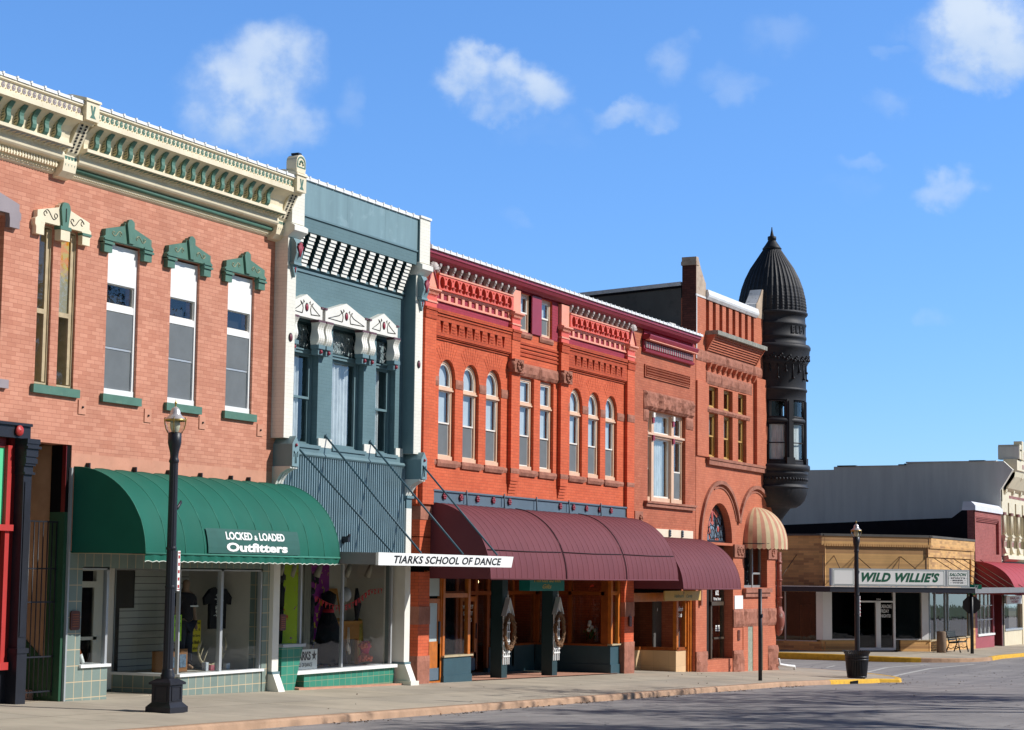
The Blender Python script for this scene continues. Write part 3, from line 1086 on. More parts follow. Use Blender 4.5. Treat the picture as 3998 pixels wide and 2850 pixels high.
def cornice_bracket(b, xc, finial=False):
    g = MB(CREAM)
    g.pxx([(F, 6.50), (F - .16, 6.52), (F - .30, 6.60), (F - .34, 6.74), (F - .34, 6.86), (F, 6.86)], xc - .17, xc + .17)
    g.pxx([(F - .2, 6.86), (F - .34, 6.86), (F - .40, 6.90), (F - .74, 7.34), (F - .76, 7.37), (F - .3, 7.37)], xc - .14, xc + .14)
    g.pxx([(F - .2, 7.34), (F - .80, 7.34), (F - .84, 7.38), (F - .2, 7.38)], xc - .18, xc + .18)
    g.box(xc - .17, xc + .17, F - .98, F - .2, 7.38, 7.68)
    g.pxx([(F - .1, 7.68), (F - 1.02, 7.68), (F - 1.0, 7.72), (F - .55, 7.80), (F - .1, 7.80)], xc - .20, xc + .20)
    g.use(GREENTRIM)
    for i in range(4):
        a = xc - .12 + .08 * i
        g.add([(a - .04, F - .345, 6.84), (a + .04, F - .345, 6.84), (a, F - .33, 6.68)], [(0, 2, 1)])
    g.add([(xc - .07, F - .984, 7.62), (xc - .02, F - .984, 7.62), (xc, F - .984, 7.52), (xc + .02, F - .984, 7.62), (xc + .07, F - .984, 7.62), (xc + .03, F - .984, 7.48), (xc + .08, F - .984, 7.42), (xc - .08, F - .984, 7.42), (xc - .03, F - .984, 7.48)], [(0, 8, 2, 1), (2, 5, 4, 3), (8, 7, 6, 5, 2)])
    for s in (-.06, .06):
        for i in range(9):
            t0 = i / 9 + .02
            t1 = t0 + .07
            y0, z0 = F - .40 - .34 * t0 - .012, 6.90 + .44 * t0
            y1, z1 = F - .40 - .34 * t1 - .012, 6.90 + .44 * t1
            g.use(BLACK).add([(xc + s - .028, y0, z0), (xc + s + .028, y0, z0), (xc + s + .028, y1, z1), (xc + s - .028, y1, z1)], [(0, 1, 2, 3)])
    if finial:
        g.use(CREAM)
        g.box(xc - .16, xc + .16, F - .95, F - .55, 7.74, 7.80)
        for yy in (F - .95,):
            pass
        prof = [(xc + .17 * math.cos(a), 7.93 + .17 * math.sin(a)) for a in [i * math.pi / 10 - .3 for i in range(0, 17)]] + [(xc - .17, 7.80), (xc + .17, 7.80)]
        g.py([(xc - .17, 7.80), (xc + .17, 7.80)] + [(xc + .17 * math.cos(math.pi * i / 12), 7.94 + .14 * math.sin(math.pi * i / 12)) for i in range(13)], F - .95, F - .6)
        g.use(GREENTRIM)
        g.py([[(xc - .15, 7.83), (xc + .15, 7.83)] + [(xc + .15 * math.cos(math.pi * i / 12), 7.93 + .12 * math.sin(math.pi * i / 12)) for i in range(13)],
              [(xc - .12, 7.85), (xc + .12, 7.85)] + [(xc + .12 * math.cos(math.pi * i / 12), 7.93 + .09 * math.sin(math.pi * i / 12)) for i in range(13)]], F - .96, F - .945)
        for a in range(5):
            t = math.pi * a / 4
            g.ball((xc + .06 * math.cos(t), F - .96, 7.90 + .06 * math.sin(t)), .025, 6)
        g.use(BLACKPAINT).box(xc - .06, xc + .06, F - .9, F - .65, 8.08, 8.12)
    # the bracket is shallower than its first drawing and a little higher
    g.xf(lambda p: (p.x, F - (F - p.y) * .68, 6.53 + (p.z - 6.50) * 1.065))
    return g.build('cornice_bracket', b)


# ------------------------------------------------------------------ red-fronted shop at the left edge
b0 = thing('red_fronted_shop', 'salmon brick shop with red and black shopfront, cut by the left edge', 'shop building', (22.5, F, zb(22.5)))
wall(b0, 'wall', SALMON, rect(17, 24.88, 2.35, 6.62), [rect(23.35, 24.30, 3.02, 5.68)])
shell(b0, 17, 24.88, -2.3, 7.4, SALMON)
cornice(b0, 17, 25.42, BLUETRI, CREAM)
window(b0, 23.35, 24.30, 3.02, 5.68, F + .14, OLDCREAM, OLDCREAM, [(4.3, 5.6, BLACKROOM, 0), (3.1, 4.34, DARKROOM, 1)], fw=.12)
MB(GREYLINTEL).py(hood_outline(23.86, 5.50, .70, .46), F - .09, F + .0).build('window_hood', b0)
MB(GREYLINTEL).box(23.15, 24.47, F - .07, F + .1, 2.88, 3.02).build('window_sill', b0)
mb = MB(BLACKPAINT)
mb.box(17, 25.05, F - .07, F + .2, 2.10, 2.34)
mb.box(17, 25.05, F - .11, F - .07, 2.30, 2.345)
mb.use(REDPAINT).lathe(0, 0, [(.001, 0), (.05, .0), (.09, .02), (.085, .045), (.03, .05), (.001, .07)], 16)
n0 = len(mb.v) - 16 * 6
mb.xf(lambda p: (24.74 + p.x, F - .07 - p.z, 2.22 + p.y), n0)
mb.build('lintel_beam', b0)
mb = MB(BLACKPAINT)
mb.box(24.86, 25.10, F - .12, F + .2, -2.18, -1.32)
mb.box(24.88, 25.08, F - .10, F + .2, -1.32, 1.52)
mb.box(24.91, 25.05, F - .115, F - .1, -1.1, 1.4)
for (z0, z1, e) in ((1.52, 1.56, .03), (1.56, 1.66, .0), (1.66, 1.70, .03), (1.78, 1.81, .035), (1.70, 1.78, .05), (1.81, 1.94, .055), (1.94, 1.98, .09), (1.98, 2.02, .06), (2.02, 2.10, .075)):
    mb.box(24.87 - e * .3, 25.09 + e, F - .11 - e, F + .2, z0, z1)
mb.box(24.84, 25.12, F - .14, F + .2, -1.36, -1.28)
mb.build('pilaster', b0)
mb = MB(REDPAINT)
mb.box(24.66, 24.76, F + .05, F + .42, -1.52, 1.98)
mb.use(DKREDPAINT).box(24.76, 24.90, F + .08, F + .42, -1.6, 2.1)
mb.box(17, 24.66, F + .1, F + .42, 1.94, 2.1)
mb.use(REDPAINT).box(17, 24.80, F + .0, F + .42, .60, .70)
mb.box(17, 24.80, F + .0, F + .42, -1.62, -1.50)
mb.build('shopfront_frame', b0)
MB(GREENPANEL).box(17, 24.66, F + .12, F + .16, .70, 1.94).build('transom_panel', b0)
MB(glass('blue_dark_glass', (.12, .16, .22))).add([(17, F + .14, -1.5), (24.66, F + .14, -1.5), (24.66, F + .14, .6), (17, F + .14, .6)], [(0, 1, 2, 3)]).build('shop_window', b0)
MB(BLACKPAINT).box(17, 24.86, F + .1, F + .5, -2.4, -1.62).build('bulkhead', b0)
MB(DARKROOM).box(17, 24.86, F + 1.4, F + 1.5, -2.3, 2.1).build('interior', b0)

# ------------------------------------------------------------------ salmon building with the green awning
b1 = thing('salmon_brick_building', 'salmon painted brick building with cream cornice and green window hoods', 'shop building', (28.9, F, zb(28.9)))
holes = [rect(25.17, 25.53, 3.02, 5.70), rect(25.73, 26.17, 3.02, 5.70)]
XW = (27.455, 29.30, 31.145)
for x in XW:
    holes.append(rect(x - .45, x + .45, 3.02, 5.70))
wall(b1, 'wall', SALMON, [(24.88, 2.08), (26.2, 2.08), (26.2, 1.95), (32.58, 1.95), (32.58, 6.62), (24.88, 6.62)], holes)
MB(SALMON_FLAT).box(26.2, 32.55, F + .0, F + .3, .3, 1.95).build('signboard_wall', b1)
shell(b1, 24.9, 32.58, 2.3, 7.4, SALMON)
cornice(b1, 25.805, 32.01, GREENTRIM, GREENTRIM)
cornice_bracket(b1, 25.61)
cornice_bracket(b1, 32.17, True)
# pair of old narrow windows under the cream hood
for (x0, x1, back, back2) in ((25.17, 25.53, DARKROOM, DKREDPAINT), (25.73, 26.17, None, DARKROOM)):
    w = MB(OLDCREAM)
    ring(w, x0, x1, 3.04, 5.70, .03, F + .04, F + .34)
    w.box(x1 - .11, x1 - .03, F + .06, F + .34, 3.09, 5.65)
    w.box(x0 + .03, x1 - .11, F + .06, F + .14, 4.22, 4.30)
    w = w.build('window', b1)
    MB(GLASS).add([(x0 + .03, F + .08, 4.3), (x1 - .11, F + .08, 4.3), (x1 - .11, F + .08, 5.65), (x0 + .03, F + .08, 5.65)], [(0, 1, 2, 3)]).build('pane', w)
    MB(GLASS).add([(x0 + .03, F + .10, 3.1), (x1 - .11, F + .10, 3.1), (x1 - .11, F + .10, 4.22), (x0 + .03, F + .10, 4.22)], [(0, 1, 2, 3)]).build('pane', w)
    if back:
        MB(back).box(x0 + .05, x1 - .05, F + .30, F + .33, 4.22, 5.65).build('shade', w)
    MB(back2).box(x0 + .05, x1 - .05, F + .30, F + .33, 3.1, 4.22).build('shade', w)
# the orange stained-glass light in the right-hand one
m_, n_, p_ = new_mat('orange_stained_glass')
zc_ = n_.sep(pos(n_))[2]
g_ = n_.mix(n_.ramp(zc_, 4.85, 5.2), lin((168, 158, 130)), lin((236, 146, 32)))
g_ = n_.mix(n_.math('MULTIPLY', n_.ramp(n_.noise(pos(n_), 9, 4), .48, .6), n_.ramp(zc_, 4.75, 4.95)), g_, lin((214, 176, 60)))
n_.put(p_.inputs['Base Color'], g_)
p_.inputs['Roughness'].default_value = .3
MB(m_).box(25.77, 26.05, F + .09, F + .11, 4.3, 5.65).build('stained_glass', b1)
h = MB(CREAM).py(hood_outline(25.67, 5.50, .70, .50), F - .09, F).use(GREENTRIM)
h.py([(25.60, 5.70), (25.74, 5.70), (25.79, 6.02), (25.77, 6.09), (25.72, 6.13), (25.62, 6.13), (25.57, 6.09), (25.55, 6.02)], F - .13, F - .08)
h.use(CREAM).box(25.55, 25.79, F - .13, F, 5.48, 5.66)
h.use(GREENTRIM).box(25.53, 25.81, F - .14, F, 5.66, 5.72)
for s in (-1, 1):
    h.box(25.67 + s * .60 - .12, 25.67 + s * .60 + .12, F - .11, F, 5.66, 5.70) if s > 0 else None
h.use(BLACK)
scroll_lines(h, 25.32, 5.87, .36, .14, F - .095, 1, .006)
scroll_lines(h, 26.02, 5.85, .36, .14, F - .095, -1, .006)
h.tube([(25.67, F - .135, 5.80), (25.67, F - .135, 6.03)], .008, 5)
h.build('window_hood', b1, 'cream window hood with a green keystone')
MB(GREENTRIM).box(25.08, 26.28, F - .07, F + .12, 2.88, 3.02).build('window_sill', b1)
for x in XW:
    w = MB(VINYL)
    w.box(x - .45, x + .45, F + .05, F + .13, 5.04, 5.66)
    ring(w, x - .45, x + .45, 3.02, 5.04, .06, F + .05, F + .15)
    w.box(x - .39, x + .39, F + .055, F + .15, 4.50, 4.62)
    w.box(x - .45, x + .45, F + .04, F + .15, 3.02, 3.13)
    w = w.build('window', b1)
    s = MB(SASHWHITE)
    ring(s, x - .39, x + .39, 4.62, 4.98, .02, F + .08, F + .12)
    ring(s, x - .39, x + .39, 3.84, 4.50, .02, F + .08, F + .12)
    ring(s, x - .39, x + .39, 3.13, 3.86, .02, F + .10, F + .14)
    s.use(ALU).box(x - .37, x + .37, F + .075, F + .10, 3.83, 3.865)
    s.build('sash', w)
    MB(GLASS).add([(x - .39, F + .10, 4.62), (x + .39, F + .10, 4.62), (x + .39, F + .10, 4.98), (x - .39, F + .10, 4.98)], [(0, 1, 2, 3)]).build('pane', w)
    MB(GLASS).add([(x - .39, F + .10, 3.13), (x + .39, F + .10, 3.13), (x + .39, F + .10, 4.50), (x - .39, F + .10, 4.50)], [(0, 1, 2, 3)]).build('pane', w)
    MB(SCREEN).box(x - .38, x + .38, F + .086, F + .090, 3.13, 3.83).box(x - .38, x + .38, F + .068, F + .072, 3.87, 4.49).build('screen', w)
    MB(DARKROOM).box(x - .39, x + .39, F + .25, F + .27, 4.55, 5.0).build('shade', w)
    hd = MB(GREENTRIM).py(hood_outline(x, 5.48), F - .09, F + .0)
    hd.py([(x - .03, 5.72), (x + .12, 5.72), (x + .10, 6.10), (x + .06, 6.13), (x, 6.15), (x - .06, 6.13), (x - .10, 6.06)], F - .13, F - .08)
    for s in (-1, 1):
        hd.box(x + s * .57 - .14, x + s * .57 + .14, F - .12, F, 5.62, 5.66)
        hd.box(x + s * .57 - .13, x + s * .57 + .13, F - .11, F, 5.69, 5.72)
    hd.use(CREAMDK)
    for s in (-1, 1):
        scroll_lines(hd, x + s * .34, 5.84, .28, .10, F - .095, s, .005)
    hd.build('window_hood', b1)
    MB(GREENTRIM).box(x - .55, x + .55, F - .07, F + .12, 2.88, 3.02).build('window_sill', b1)
mb = MB(SALMON_FLAT)
for x in (26.42, 28.27, 29.95, 31.9):
    mb.use(SALMON_FLAT).box(x - .10, x + .10, F - .018, F + .01, 2.62, 2.86)
    mb.use(BLACKPAINT).ball((x, F - .03, 2.74), .022, 6)
mb.build_each('tie_plate', b1)
mb = MB(BLACKPAINT)
for x in (26.6, 27.9, 28.9, 29.9, 30.9, 31.5):
    mb.box(x - .015, x + .015, F - .08, F, 1.70, 1.80)
mb.build_each('awning_clip', b1)
# stair hall with its gate
mb = MB(plain('tan_stair_plaster', (188, 158, 130), .85, var=.2, scale=2, wear=(170, 150, 120), wamt=.4))
mb.box(26.16, 26.24, F + .36, F + 5, -2.2, 2.08)
mb.box(25.0, 26.2, F + 5, F + 5.1, -2.2, 3)
mb.box(24.96, 25.04, F + .3, F + 5, -2.2, 2.3)
mb.box(25.04, 26.16, F + .36, F + 5, 2.2, 2.3)
mb.build('stair_wall', b1)
mb = MB(plain('dark_green_woodwork', (36, 82, 58), .6, var=.2))
mb.box(26.10, 26.2, F + .02, F + .34, -2.2, .95)
mb.pxx([(F + .35, -1.55), (F + 1.2, -.85), (F + 4.5, 2.0), (F + 4.5, 1.2), (F + .9, -2.2), (F + .35, -2.2)], 26.12, 26.16)
mb.build('stair_panelling', b1)
mb = MB(BLACKROOM).box(26.10, 26.2, F + .02, F + .34, .95, 2.08).use(DKREDPAINT).box(26.085, 26.1, F + .02, F + .1, .95, 2.08)
mb.build('door_jamb', b1)
mb = MB(TILEPINK)
for i in range(8):
    mb.box(25.04, 26.1, F + .55 + .3 * i, F + .85 + .3 * i, -2.2, -2.02 + .18 * i)
    mb.use(CREAM if i == 0 else OAKDK)
mb.build('stair', b1)
mb = MB(BLACKPAINT)
for i in range(9):
    x = 25.16 + .115 * i
    mb.tube([(x, F + .16, -2.1), (x, F + .16, .78)], .011, 6)
for z in (-2.02, -1.45, -.55, .0, .78):
    mb.box(25.1, 26.12, F + .15, F + .17, z - .012, z + .012)
mb.build('stair_gate', b1)
# shopfront: tiled piers, two display bays, door at the back of the recess
zf = zb(29)
t = MB(TILEGREY)
t.box(26.22, 26.60, F, F + .3, -2.35, .28)
t.box(26.60, 27.36, F, F + .3, -2.35, -1.66)
t.box(27.06, 27.36, F + .3, F + 1.45, -2.35, -1.66)
t.box(26.60, 32.20, F + .02, F + .3, .02, .28)
t.box(29.45, 32.20, F, F + .3, -2.4, -1.93)
t.box(29.45, 29.75, F + .3, F + 1.6, -2.4, -1.93)
t.box(32.17, 32.58, F, F + .3, -2.45, .28)
t.build('tiled_front', b1)
mb = MB(ALU)
mb.box(26.18, 26.22, F - .03, F + .1, -2.3, 1.7)
mb.box(26.6, 26.64, F + .03, F + .1, -1.62, .04)
mb.box(27.30, 27.36, F + .02, F + .1, -1.62, .04)
mb.box(27.30, 27.35, F + 1.38, F + 1.45, -1.62, .04)
mb.use(VINYL).box(26.58, 27.40, F - .05, F + .2, -1.66, -1.61)
mb.box(27.2, 27.4, F + .2, F + 1.5, -1.66, -1.61)
mb.use(ALU).box(26.6, 27.36, F + .02, F + .1, -.01, .04)
mb.build('left_bay_frame', b1)
gl_ = MB(GLASS)
gl_.add([(26.64, F + .06, -1.61), (27.3, F + .06, -1.61), (27.3, F + .06, 0), (26.64, F + .06, 0)], [(0, 1, 2, 3)])
gl_.add([(27.33, F + .1, -1.61), (27.33, F + 1.4, -1.61), (27.33, F + 1.4, 0), (27.33, F + .1, 0)], [(0, 1, 2, 3)])
gl_.build('left_bay_glass', b1)
mb = MB(ALU)
mb.box(29.45, 29.49, F + .03, F + .1, -1.93, .04)
mb.box(29.45, 29.5, F + 1.5, F + 1.58, -1.93, .04)
mb.box(30.76, 30.84, F + .02, F + .1, -1.90, .04)
mb.box(32.12, 32.17, F + .02, F + .1, -1.90, .04)
mb.box(29.45, 32.17, F + .02, F + .1, -.01, .04)
mb.box(29.44, 29.5, F + .1, F + 1.5, -.01, .04)
mb.use(VINYL).box(29.42, 32.2, F - .05, F + .2, -1.93, -1.88)
mb.box(29.42, 29.6, F + .2, F + 1.6, -1.93, -1.88)
mb.build('right_bay_frame', b1)
gl_ = MB(GLASS)
gl_.add([(29.49, F + .06, -1.88), (32.14, F + .06, -1.88), (32.14, F + .06, 0), (29.49, F + .06, 0)], [(0, 1, 2, 3)])
gl_.add([(29.47, F + .1, -1.88), (29.47, F + 1.5, -1.88), (29.47, F + 1.5, 0), (29.47, F + .1, 0)], [(3, 2, 1, 0)])
gl_.build('right_bay_glass', b1)
mb = MB(SASHWHITE)
ring(mb, 27.98, 28.98, -2.2, .04, .07, F + 1.5, F + 1.58)
ring(mb, 28.04, 28.92, -2.15, -.22, .11, F + 1.46, F + 1.51)
mb.box(28.04, 28.92, F + 1.46, F + 1.51, -1.28, -1.22)
mb.box(27.36, 27.98, F + 1.5, F + 1.56, -2.2, .04)
mb.box(28.98, 29.47, F + 1.5, F + 1.56, -2.2, .04)
mb.use(ALU).tube([(28.12, F + 1.42, -1.0), (28.12, F + 1.42, -1.5)], .015, 6)
dr = mb.build('entrance_door', b1)
MB(GLASSDK).add([(28.15, F + 1.49, -2.0), (28.81, F + 1.49, -2.0), (28.81, F + 1.49, -.33), (28.15, F + 1.49, -.33)], [(0, 1, 2, 3)]).build('pane', dr)
mb = MB(SLAT)
mb.box(29.8, 32.5, F + 1.75, F + 1.8, -1.9, .02)
mb.use(DARKROOM).box(29.5, 30.2, F + 1.60, F + 1.7, -.72, .02)
mb.box(29.5, 29.78, F + 1.62, F + 1.7, -1.9, .02)
mb.use(PALEROOM).box(32.16, 32.22, F + .3, F + 1.75, -1.9, .02)
mb.box(29.6, 32.16, F + .3, F + 1.75, -1.93, -1.90)
mb.box(26.6, 27.2, F + .3, F + 1.45, -1.68, -1.64)
mb.build('display_backing', b1)
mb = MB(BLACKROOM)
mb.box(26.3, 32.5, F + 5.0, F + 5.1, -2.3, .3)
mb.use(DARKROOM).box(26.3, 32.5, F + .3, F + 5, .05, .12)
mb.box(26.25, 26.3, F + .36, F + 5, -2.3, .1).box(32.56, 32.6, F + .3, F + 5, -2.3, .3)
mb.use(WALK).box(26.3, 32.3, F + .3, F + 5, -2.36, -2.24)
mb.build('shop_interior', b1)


def plaque(name, label, cat, x, z0, z1, w, mat, y=F, group=None):
    m = MB(mat)
    c = .03
    m.py([(x - w / 2 + c, z0), (x + w / 2 - c, z0), (x + w / 2, z0 + c), (x + w / 2, z1 - c), (x + w / 2 - c, z1), (x - w / 2 + c, z1), (x - w / 2, z1 - c), (x - w / 2, z0 + c)], y - .03, y + .01)
    m.use(OAKDK)
    for i in range(6):
        z = z1 - .06 - (z1 - z0 - .12) * i / 5
        m.box(x - w * .34, x + w * .34, y - .036, y - .03, z - .008, z + .008)
    return m.build(name, None, label, cat, group)


PLQ = plain('bronze_plaque', (94, 48, 34), .5, var=.2)
plaque('wall_plaque', 'small bronze plaque with clipped corners on grey tile pier beside the stair gate', 'plaque', 26.42, -1.02, -.70, .24, PLQ, F, 'bronze wall plaques')
plaque('wall_plaque', 'plain dark bronze plaque on the white pilaster between the display windows', 'plaque', 32.78, -1.16, -.84, .20, PLQ, F - .06, 'bronze wall plaques')


# ------------------------------------------------------------------ awnings
def awning_profile(z_top, z_bot, depth, n=16, p=1.0):
    out = []
    for i in range(n + 1):
        a = math.pi / 2 * i / n
        out.append((F - depth * math.sin(a) ** p if False else F - depth * math.sin(a), z_bot + (z_top - z_bot) * math.cos(a)))
    return out


def awning(name, label, x0, x1, z_top, z_bot, depth, mat, ribs, endmat=None, valance=0.0, seams=(), seam_h=None, bulge=0.02, group=None, ribmat=None):
    t = thing(name, label, 'awning', ((x0 + x1) / 2, F, z_bot), group)
    prof = awning_profile(z_top, z_bot, depth)
    n = len(prof)
    mb = MB(mat)
    cols = ribs * 6
    vs, fs = [], []
    for i in range(cols + 1):
        x = x0 + (x1 - x0) * i / cols
        s = math.sin(math.pi * (i % 6) / 6.0) * bulge
        for j, (y, z) in enumerate(prof):
            a = math.pi / 2 * j / (n - 1)
            vs.append((x, y - s * math.sin(a) * -1.0, z + s * math.cos(a) * -1.0))
    for i in range(cols):
        for j in range(n - 1):
            fs.append((i * n + j, i * n + j + 1, (i + 1) * n + j + 1, (i + 1) * n + j))
    mb.add(vs, fs, True)
    mb.build('canopy', t)
    r = MB(ribmat or mat)
    for i in range(ribs + 1):
        x = x0 + (x1 - x0) * i / ribs
        r.tube([(x, y - .001, z + .001) for y, z in prof], .007 if ribmat else .004, 6)
    r.tube([(x0, F - depth, z_bot), (x1, F - depth, z_bot)], .02, 6)
    r.build('rib_seams', t)
    e = MB(endmat or mat)
    loop = [(F, z_bot)] + [(y, z) for y, z in prof]
    for x in (x0 + .004, x1 - .016):
        e.pxx(loop, x, x + .012)
    e.build_each('end_panel', t)
    fr = MB(BLACKPAINT)
    for i in range(0, ribs + 1, 3):
        x = x0 + .03 + (x1 - x0 - .06) * i / ribs
        fr.tube([(x, F, z_bot + .02), (x, F - depth + .02, z_bot + .02)], .015, 6)
    fr.build_each('frame_bar', t)
    if valance:
        v = MB(mat)
        k = int((x1 - x0) / .05)
        vs, edge = [], []
        for i in range(k + 1):
            x = x0 + (x1 - x0) * i / k
            wv = .018 * math.sin(i * .9) + .01 * math.sin(i * 2.3)
            zz = z_bot - valance + .02 * abs(math.sin(math.pi * i / 4.0))
            vs += [(x, F - depth + wv * .3, z_bot), (x, F - depth + .012 + wv, zz)]
            edge.append((x, F - depth + .012 + wv - .004, zz))
        v.add(vs, [(2 * i, 2 * i + 1, 2 * i + 3, 2 * i + 2) for i in range(k)], True)
        v.use(PIPING).tube(edge, .008, 5)
        v.build('valance', t)
    if seams or seam_h:
        s = MB(AWNSEAM)
        for x in seams:
            s.tube([(x, y - .012, z + .010) for y, z in prof[1:]], .012, 6)
        if seam_h:
            k = min(range(n), key=lambda j: abs(prof[j][1] - seam_h))
            y, z = prof[k]
            xs = [x0] + list(seams) + [x1]
            for a, b in zip(xs, xs[1:]):
                s.tube([(a + .05, y - .012, z), ((a + b) / 2, y - .018, z - .012), (b - .08, y - .012, z + .0)], .011, 6)
        s.build('zip_seam', t)
    return t, prof


aw1, prof1 = awning('green_awning', 'green rounded canvas awning with a lettered patch and scalloped valance', 26.28, 32.48, 1.72, .27, 1.53, AWNGREEN, 11, valance=.14, ribmat=AWNRIB)


def on_profile(prof, x0, x1, z0, z1, off):
    pr = sorted([(z, y) for y, z in prof])

    def place(u, v):
        z = z0 + (z1 - z0) * v
        for (za, ya), (zb2, yb) in zip(pr, pr[1:]):
            if za <= z <= zb2:
                y = ya + (yb - ya) * (z - za) / max(1e-6, zb2 - za)
                break
        else:
            y = pr[0][1] if z < pr[0][0] else pr[-1][1]
        return (x0 + (x1 - x0) * u, y - off, z)
    return place


pl = on_profile(prof1, 28.05, 31.02, .30, .735, .022)
mb = MB(AWNGREENDK)
vs = [pl(u / 8, v / 8) for v in range(9) for u in range(9)]
mb.add(vs, [(j * 9 + i, j * 9 + i + 1, j * 9 + i + 10, j * 9 + i + 9) for j in range(8) for i in range(8)])
mb.build('sign_patch', aw1)
mb = MB(WHITELET)
lettering(mb, 'LOCKED', on_profile(prof1, 28.62, 29.45, .545, .685, .030), bold=.035)
lettering(mb, '&', on_profile(prof1, 29.51, 29.62, .545, .635, .030), bold=.03)
lettering(mb, 'LOADED', on_profile(prof1, 29.68, 30.52, .545, .685, .030), bold=.035)
lettering(mb, 'Outfitters', on_profile(prof1, 28.60, 30.58, .335, .495, .030), bold=.045)
mb.build('lettering', aw1)
# ------------------------------------------------------------------ blue-grey building
b2 = thing('blue_grey_building', 'narrow blue-grey brick building with white pilasters and striped corbels', 'shop building', (35.4, F, zb(35.4)))
D2 = .28
PB = F - .30     # pilaster face
op = [rect(33.06, 34.02, 2.55, 5.16), rect(34.58, 35.88, 2.55, 5.16), rect(36.40, 37.26, 2.55, 5.16)]
wall(b2, 'wall', BLUEBRICK, rect(32.6, 37.9, 2.2, 7.0), op, F, F + .42)
shell(b2, 32.6, 38.3, -2.4, 7.8, BLUEBRICK)
mb = MB(BLUEBRICK).box(32.6, 37.55, F - .33, F, 6.83, 7.12)
mb.build('brick_band', b2)
mb = MB(BLUEMETAL)
for i, (a, b_) in enumerate(((32.6, 34.5), (34.5, 36.1), (36.1, 37.55))):
    mb.box(a, b_ - .004, F - .34, F + .1, 7.15, 7.86)
mb.use(BLUEPAINT).box(32.6, 37.55, F - .36, F, 7.12, 7.155)
mb.use(VINYL)
snow_caps(mb, 32.6, 37.6, F - .38, F + .1, 7.86, 7.93)
mb.build('parapet_panel', b2)
first = None
for i in range(12):
    x = 32.83 + .4015 * i
    if first is None:
        g = MB(WHITE)
        for k in range(9):
            z = 6.83 - .073 * k
            g.use(TEALDK).box(x - .115, x + .115, F - .30 + .028 * k, F, z - .073, z)  # dark teal body colour deepens the shade between the white corbel fronts
            g.use(WHITE).box(x - .116, x + .116, F - .306 + .028 * k, F - .298 + .028 * k, z - .070, z - .002)
        first = g.build('corbel', b2)
    else:
        dup_ = first.copy()
        COL.objects.link(dup_)
        WP[dup_] = WP[first] + Vector((.4015 * i, 0, 0))
        dup_.parent = b2
        dup_.location = WP[dup_] - WP[b2]
mb = MB(BLUEPAINT)
mb.box(32.62, 37.62, F - .05, F, 6.17, 6.22)
mb.box(32.62, 37.62, F - .03, F, 6.07, 6.12)
mb.build('string_course', b2)
